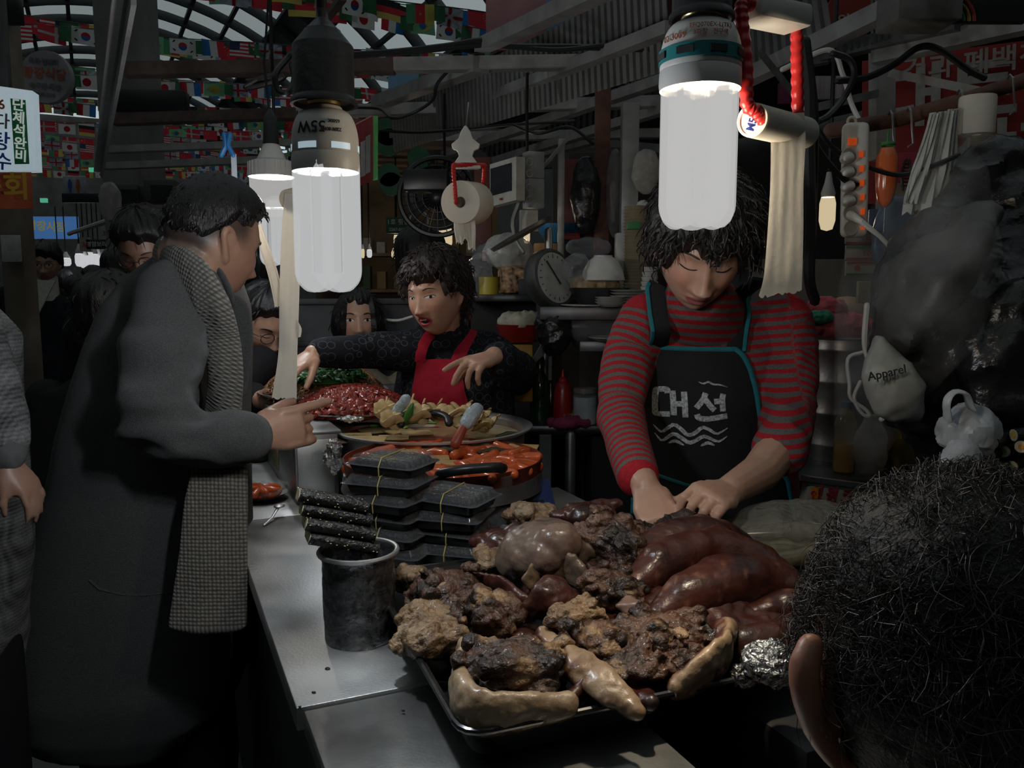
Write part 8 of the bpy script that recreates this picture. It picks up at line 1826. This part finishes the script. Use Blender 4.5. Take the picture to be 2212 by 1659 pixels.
# ------------------------------------------------------------------ other people
blk = cloth('black_wool', (.010, .010, .011)); navy = cloth('navy_wool', (.012, .014, .020)); gl = M('glasses_dark', (.02, .018, .016), .3)
short = hm_short(.55, .20, -.45); shth = lambda x, y, z: .014 + .020 * sstep(.0, .9, z)
bobf = lambda x, y, z: .016 + .012 * sstep(.0, .9, z)
plain_person('man in black with round glasses bending over behind the coat man', (568, 700), 2.70, (.62, -.62, -.42), (.2, -.2, 1), 1.0, blk, short, shth, glasses=gl, eyes='down', tone=.85, female=False, legs=True, drop=.72, lean=(-.06, .05), armpose=([at(560, 790, 2.60), at(500, 860, 2.50), at(560, 862, 2.40)], [at(530, 800, 2.70), at(470, 880, 2.7), at(500, 890, 2.6)]))
plain_person('young woman with long black hair sitting before the grey partition', (773, 695), 2.95, (.22, -.95, .10), (0, 0, 1), .96, cloth('beige_knit', (.20, .17, .13)), hm_bob(.62, -.9, .60, -.95), lambda x, y, z: .012 + .012 * sstep(-.9, .2, -z), tone=1.0, lips=(.30, .10, .10), drop=.66)
plain_person('dark-haired woman seen from behind over the grey partition', (908, 572), 3.45, (-.5, .85, 0), (0, 0, 1), 1.02, cloth('red_grey_vest', (.07, .03, .035), var=.6, ns=9), hm_bob(.5, -.3, .7, -.8), lambda x, y, z: .02 + .03 * sstep(.0, .8, z), face=False, drop=.7)
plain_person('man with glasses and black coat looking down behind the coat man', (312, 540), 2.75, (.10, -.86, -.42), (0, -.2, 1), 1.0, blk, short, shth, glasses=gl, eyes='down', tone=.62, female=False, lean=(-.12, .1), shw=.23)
plain_person('man with glasses, black cardigan and white roll neck in the aisle', (98, 572), 5.4, (.35, -.9, -.05), (0, 0, 1), 1.06, navy, hm_short(.45, .15, -.45), lambda x, y, z: .02 + .02 * sstep(.0, .9, z), glasses=gl, tone=.8, collar=cloth('white_knit', (.42, .40, .36)), shw=.22)
m = MB(); q = at(83, 640, 5.22); m.add([q + Vector((-.055, .03, .10)), q + Vector((.10, .03, .10)), q + Vector((.0, -.02, -.12)), q + Vector((-.03, -.02, -.10))], [(0, 1, 2, 3)]);
vk = [o for o in bpy.data.objects if o.name.startswith('person') and o.get('label', '').startswith('man with glasses, black cardigan')][0]; obj('shirt_front', solidify(m.mesh(), .01), MATS['white_knit'], vk)
plain_person('person in black with a backpack behind the roll-neck man', (62, 562), 6.2, (-.2, .95, 0), (0, 0, 1), 1.05, blk, short, shth, face=False, tone=.6)
for i, (px, py, Y, fwd, lb) in enumerate(((205, 612, 6.8, (-.9, -.3, 0), 'man in profile in the distant crowd'), (165, 630, 7.4, (.2, .9, 0), 'dark-haired head at the left of the distant crowd'), (232, 628, 8.0, (.3, .9, 0), 'dark-haired head at the right of the distant crowd'), (190, 655, 5.8, (.1, .95, 0), 'dark head low in the front of the crowd'), (255, 585, 5.0, (.2, .95, 0), 'dark-haired person beside the column'), (138, 612, 8.4, (0, .9, 0), 'farthest dark figure in the aisle'), (560, 610, 4.6, (.2, .9, 0), 'figure in a pink jacket beyond the partition'))):
 plain_person(lb, (px, py), Y, fwd, (0, 0, 1), 1.0, blk if i < 6 else cloth('pink_jacket', (.30, .02, .08)), short, shth, face=False, tone=.7, strands=30, vox=.014, group='people in the distance')
# black coat between the coat man and the plaid coat
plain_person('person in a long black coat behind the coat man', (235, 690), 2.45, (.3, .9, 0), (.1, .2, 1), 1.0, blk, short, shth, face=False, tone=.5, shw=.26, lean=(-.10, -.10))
# plaid coat at the left edge
def plaid_mat():
 m = M('plaid_wool', (.10, .10, .11), .95, var=.2, ns=250, bump=.4, bs=500, spec=.1); N, L, b = nodes_of(m); tc = [n for n in N if n.type == 'TEX_COORD'][0]; acc = None; sc = [n for n in N if n.type == 'VECT_MATH'][0]
 for d, s in (('X', 46), ('Z', 46), ('X', 300), ('Z', 300)):
  w = N.new('ShaderNodeTexWave'); w.bands_direction = d; w.inputs['Scale'].default_value = s / 6.28; L.new(tc.outputs['Object'], w.inputs['Vector'])
  if acc is None: acc = w.outputs['Fac']
  else: a = N.new('ShaderNodeMath'); a.operation = 'ADD'; L.new(acc, a.inputs[0]); L.new(w.outputs['Fac'], a.inputs[1]); acc = a.outputs[0]
 r = N.new('ShaderNodeMapRange'); r.inputs[2].default_value = 4; r.inputs[3].default_value = .02; r.inputs[4].default_value = .20; L.new(acc, r.inputs[0]); cb = N.new('ShaderNodeCombineColor')
 for i in range(3): L.new(r.outputs[0], cb.inputs[i])
 L.new(cb.outputs[0], sc.inputs[0]); return m
pl_ = thing('person', 'person in a checked grey coat cut off by the left edge', 'person', (at(-112, 1400, 1.400).x, 1.40, 0)); plm = plaid_mat()
pxs = [at(-92, 700, 1.360), at(-42, 830, 1.328), at(-4, 930, 1.296), at(8, 975, 1.264)]
mb = MB(); ph = Head(at(-182, 470, 1.424), (.9, .3, 0), scale=.85, n=90, m=70); ph.add(mb); ph.ears(mb); mb.tube([ph.w((0, -.02, -.05)), at(-182, 620, 1.424)], .055, n=12); mb.tube(pxs, [.03, .028, .025, .021], n=10); hand(mb, at(12, 990, 1.256), (.5, .2, -1), (-1, 0, 0), (0, -1, 0), .3, .72); mb.tube([at(-182, 620, 1.424), at(-142, 1100, 1.424)], .08, n=12); me = blob(mb, .006, 2); skin_paint(me, [ph], .7); obj('body', me, skin_m, pl_); ph.hair(pl_, short, shth, 4, strands=60)
mb = MB(); mb.tube([at(-162, 620, 1.424), at(-157, 720, 1.424), at(-142, 900, 1.424), at(-107, 1150, 1.424), at(-102, 1330, 1.424), at(-107, 1480, 1.424)], [.08, .15, .145, .13, .12, .112], [.064, .096, .10, .12, .12, .12], side=(1, 0, 0), n=26); mb.tube(pxs[:3] + [at(4, 960, 1.272)], [.06, .053, .045, .040], n=18); me = blob(mb, .009, 3); folds(me, .010, 10, 7); obj('coat', me, plm, pl_)
mb = MB(); mb.tube([at(6, 966, 1.268), at(10, 982, 1.260)], [.034, .032], n=18); me = blob(mb, .005, 2); bumpy(me, .004, 60); obj('fur_cuff', me, cloth('fur_cuff', (.09, .09, .09), .95), pl_)
mb = MB(); q = at(-107, 1480, 1.424); mb.tube([q + Vector((-.06, 0, .1)), Vector((q.x - .06, 1.42, .05))], .07, n=12); mb.tube([q + Vector((.06, 0, .1)), Vector((q.x + .06, 1.42, .05))], .07, n=12); obj('trousers', blob(mb, .014, 2), cloth('dark_trousers', (.012, .012, .014)), pl_)
# ------------------------------------------------------------------ curly head in the near right corner
ng = thing('person', 'near onlooker with frizzy dark hair and one ear, lower right corner', 'person', (at(2060, 1600, .62).x, .66, 0))
nh = Head(at(2072, 1455, .60), (-.50, .86, -.05), (.10, .05, 1), .97, n=130, m=100)
mb = MB(); nh.add(mb)
e0 = [at(1752, 1395, .585), at(1738, 1440, .58), at(1742, 1500, .58), at(1762, 1570, .585), at(1795, 1625, .59), at(1835, 1668, .60)]
mb.tube(spline(e0, 14), [.010, .012, .012, .011, .010, .008], [.010, .011, .011, .010, .009, .007], n=12); mb.tube([at(1790, 1430, .60), at(1800, 1540, .60)], [.014, .016], n=10)
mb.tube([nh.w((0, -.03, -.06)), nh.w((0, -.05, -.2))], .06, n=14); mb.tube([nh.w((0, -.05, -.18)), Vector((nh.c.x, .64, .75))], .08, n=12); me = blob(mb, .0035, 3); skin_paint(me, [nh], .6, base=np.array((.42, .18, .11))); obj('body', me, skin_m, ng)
allh = lambda x, y, z: sstep(-.75, -.55, z) * (1 - sstep(.35, .6, y) * sstep(.45, .2, z))
nh.hair(ng, allh, lambda x, y, z: .022 + .022 * sstep(.1, .9, z), 31, 0, .008, 0, .05, curl=.9, mat=M('near_hair', (.007, .006, .0055), .65, var=.4, ns=90, bump=.5, bs=300))
mb = MB(); rr = np.random.default_rng(5)
for i in range(2200):
 d = Vector(rr.normal(size=3)); d.z = abs(d.z) * .8 + .2 * d.z; d.normalize()
 if d.z < -.35: continue
 p = Vector((d.x * (HA + .030), d.y * (HB + .030), d.z * (HC + .048))); t1 = d.orthogonal().normalized(); t1.rotate(Quaternion(d, rr.uniform(0, 6.3))); b1 = d.cross(t1); L = rr.uniform(.05, .11); cw_ = rr.uniform(.004, .014); w_ = rr.uniform(60, 130)
 pts = [p + d * (-.004 + .020 * rr.random() * sin(pi * k / 13) * 1.) + t1 * L * (k / 13 - .3) + b1 * cw_ * sin(k / 13 * L * w_) + Vector((0, 0, -.02 * (k / 13) ** 2)) for k in range(14)]
 mb.tube([nh.w(q) for q in pts], [.00034] * 13 + [.00015], n=4, cap=None)
o = obj('loose_hair', mb.mesh(), M('frizz_hair', (.026, .020, .016), .5), ng); o['kind'] = 'stuff'
mb = MB(); b0 = nh.w((0, -.04, -.19)); mb.tube([Vector((b0.x, .60, .25)), Vector((b0.x, .60, .75)), Vector((b0.x, .60, b0.z - .06)), Vector((b0.x, .61, b0.z + .02))], [.16, .18, .17, .07], [.11, .12, .10, .06], side=(.86, .5, 0), n=22); me = blob(mb, .010, 3); obj('jacket', me, blk, ng)
mb = MB()
for s in (-1, 1): mb.tube([Vector((b0.x + s * .08, .66, .3)), Vector((b0.x + s * .08, .66, .04))], .075, n=12)
obj('trousers', blob(mb, .014, 2), MATS['dark_trousers'], ng)
# ------------------------------------------------------------------ thin steam rising from the steamer
sm = bpy.data.materials.new('steam'); sm.use_nodes = True; N = sm.node_tree.nodes; L = sm.node_tree.links; N.clear()
out = N.new('ShaderNodeOutputMaterial'); vs = N.new('ShaderNodeVolumeScatter'); vs.inputs['Color'].default_value = (.9, .9, .88, 1); tc = N.new('ShaderNodeTexCoord'); no = N.new('ShaderNodeTexNoise'); no.inputs['Scale'].default_value = 9; no.inputs['Detail'].default_value = 3
mr = N.new('ShaderNodeMapRange'); mr.inputs[1].default_value = .42; mr.inputs[2].default_value = .75; mr.inputs[4].default_value = 2.4; L.new(tc.outputs['Object'], no.inputs['Vector']); L.new(no.outputs['Fac'], mr.inputs[0]); L.new(mr.outputs[0], vs.inputs['Density']); L.new(vs.outputs[0], out.inputs['Volume'])
mb = MB(); mb.tube([at(1850, 990, 1.72), at(1890, 850, 1.62), at(1960, 680, 1.40), at(2000, 520, 1.36), at(2040, 400, 1.36)], [.05, .08, .12, .12, .07], n=16); me = blob(mb, .02, 3); obj('steam', me, sm, label='thin steam drifting up in front of the dark bags', cat='steam', kind='stuff')
# ------------------------------------------------------------------ pieces that belong to a part become its sub-parts
SUB = {'iris': ['eye'], 'vent_slot': ['ring_band', 'ballast_housing'], 'print': ['ballast_housing', 'sack', 'core_disc', 'card'], 'apron_trim': ['apron'], 'pocket_trim': ['apron'], 'apron_print': ['apron'], 'lettering': ['board', 'panel', 'cloth', 'disc', 'box'],
  'band': ['card'], 'fin': ['heat_sink'], 'tick': ['dial'], 'pointer': ['dial'], 'rolled_rim': ['pan'], 'rim': ['wall'], 'socket_ring': ['casing'], 'switch': ['casing'], 'main_switch': ['casing'], 'plug': ['casing'], 'knit_cuff': ['coat'], 'pocket_seam': ['coat'],
  'lapel': ['coat'], 'collar': ['coat'], 'zip_pull': ['zip'], 'sesame': ['nori_wrap'], 'filling': ['rice'], 'figure': ['panel'], 'arc': ['panel'], 'red_line': ['box'], 'green_line': ['box'], 'price_column': ['board'], 'sticker': ['body'], 'knob': ['casing'], 'tooth': ['beam'],
  'egg_strip': ['greens'], 'core_tube': ['paper_roll'], 'glass': ['frame', 'casing'], 'teeth': ['body'], 'earring': ['body'], 'leaf_mark': ['wall'], 'green_strip': ['panel'], 'shirt_front': ['top'], 'fur_cuff': ['coat']}
kids = {}
for o in bpy.data.objects:
 if o.parent is not None and o.parent.parent is None and o.type == 'MESH': kids.setdefault(o.parent, []).append(o)
def mid(o): return sum((Vector(c) for c in o.bound_box), Vector()) / 8
for t, ks in kids.items():
 for o in ks:
  want = SUB.get(o.name.split('.')[0])
  if not want: continue
  for w in want:
   c = [q for q in ks if q.name.split('.')[0] == w and q is not o and q.parent is t and q.location.length < 1e-6]
   if c: o.parent = min(c, key=lambda q: (mid(q) - mid(o)).length); break
bpy.data.scenes.remove(TMP)
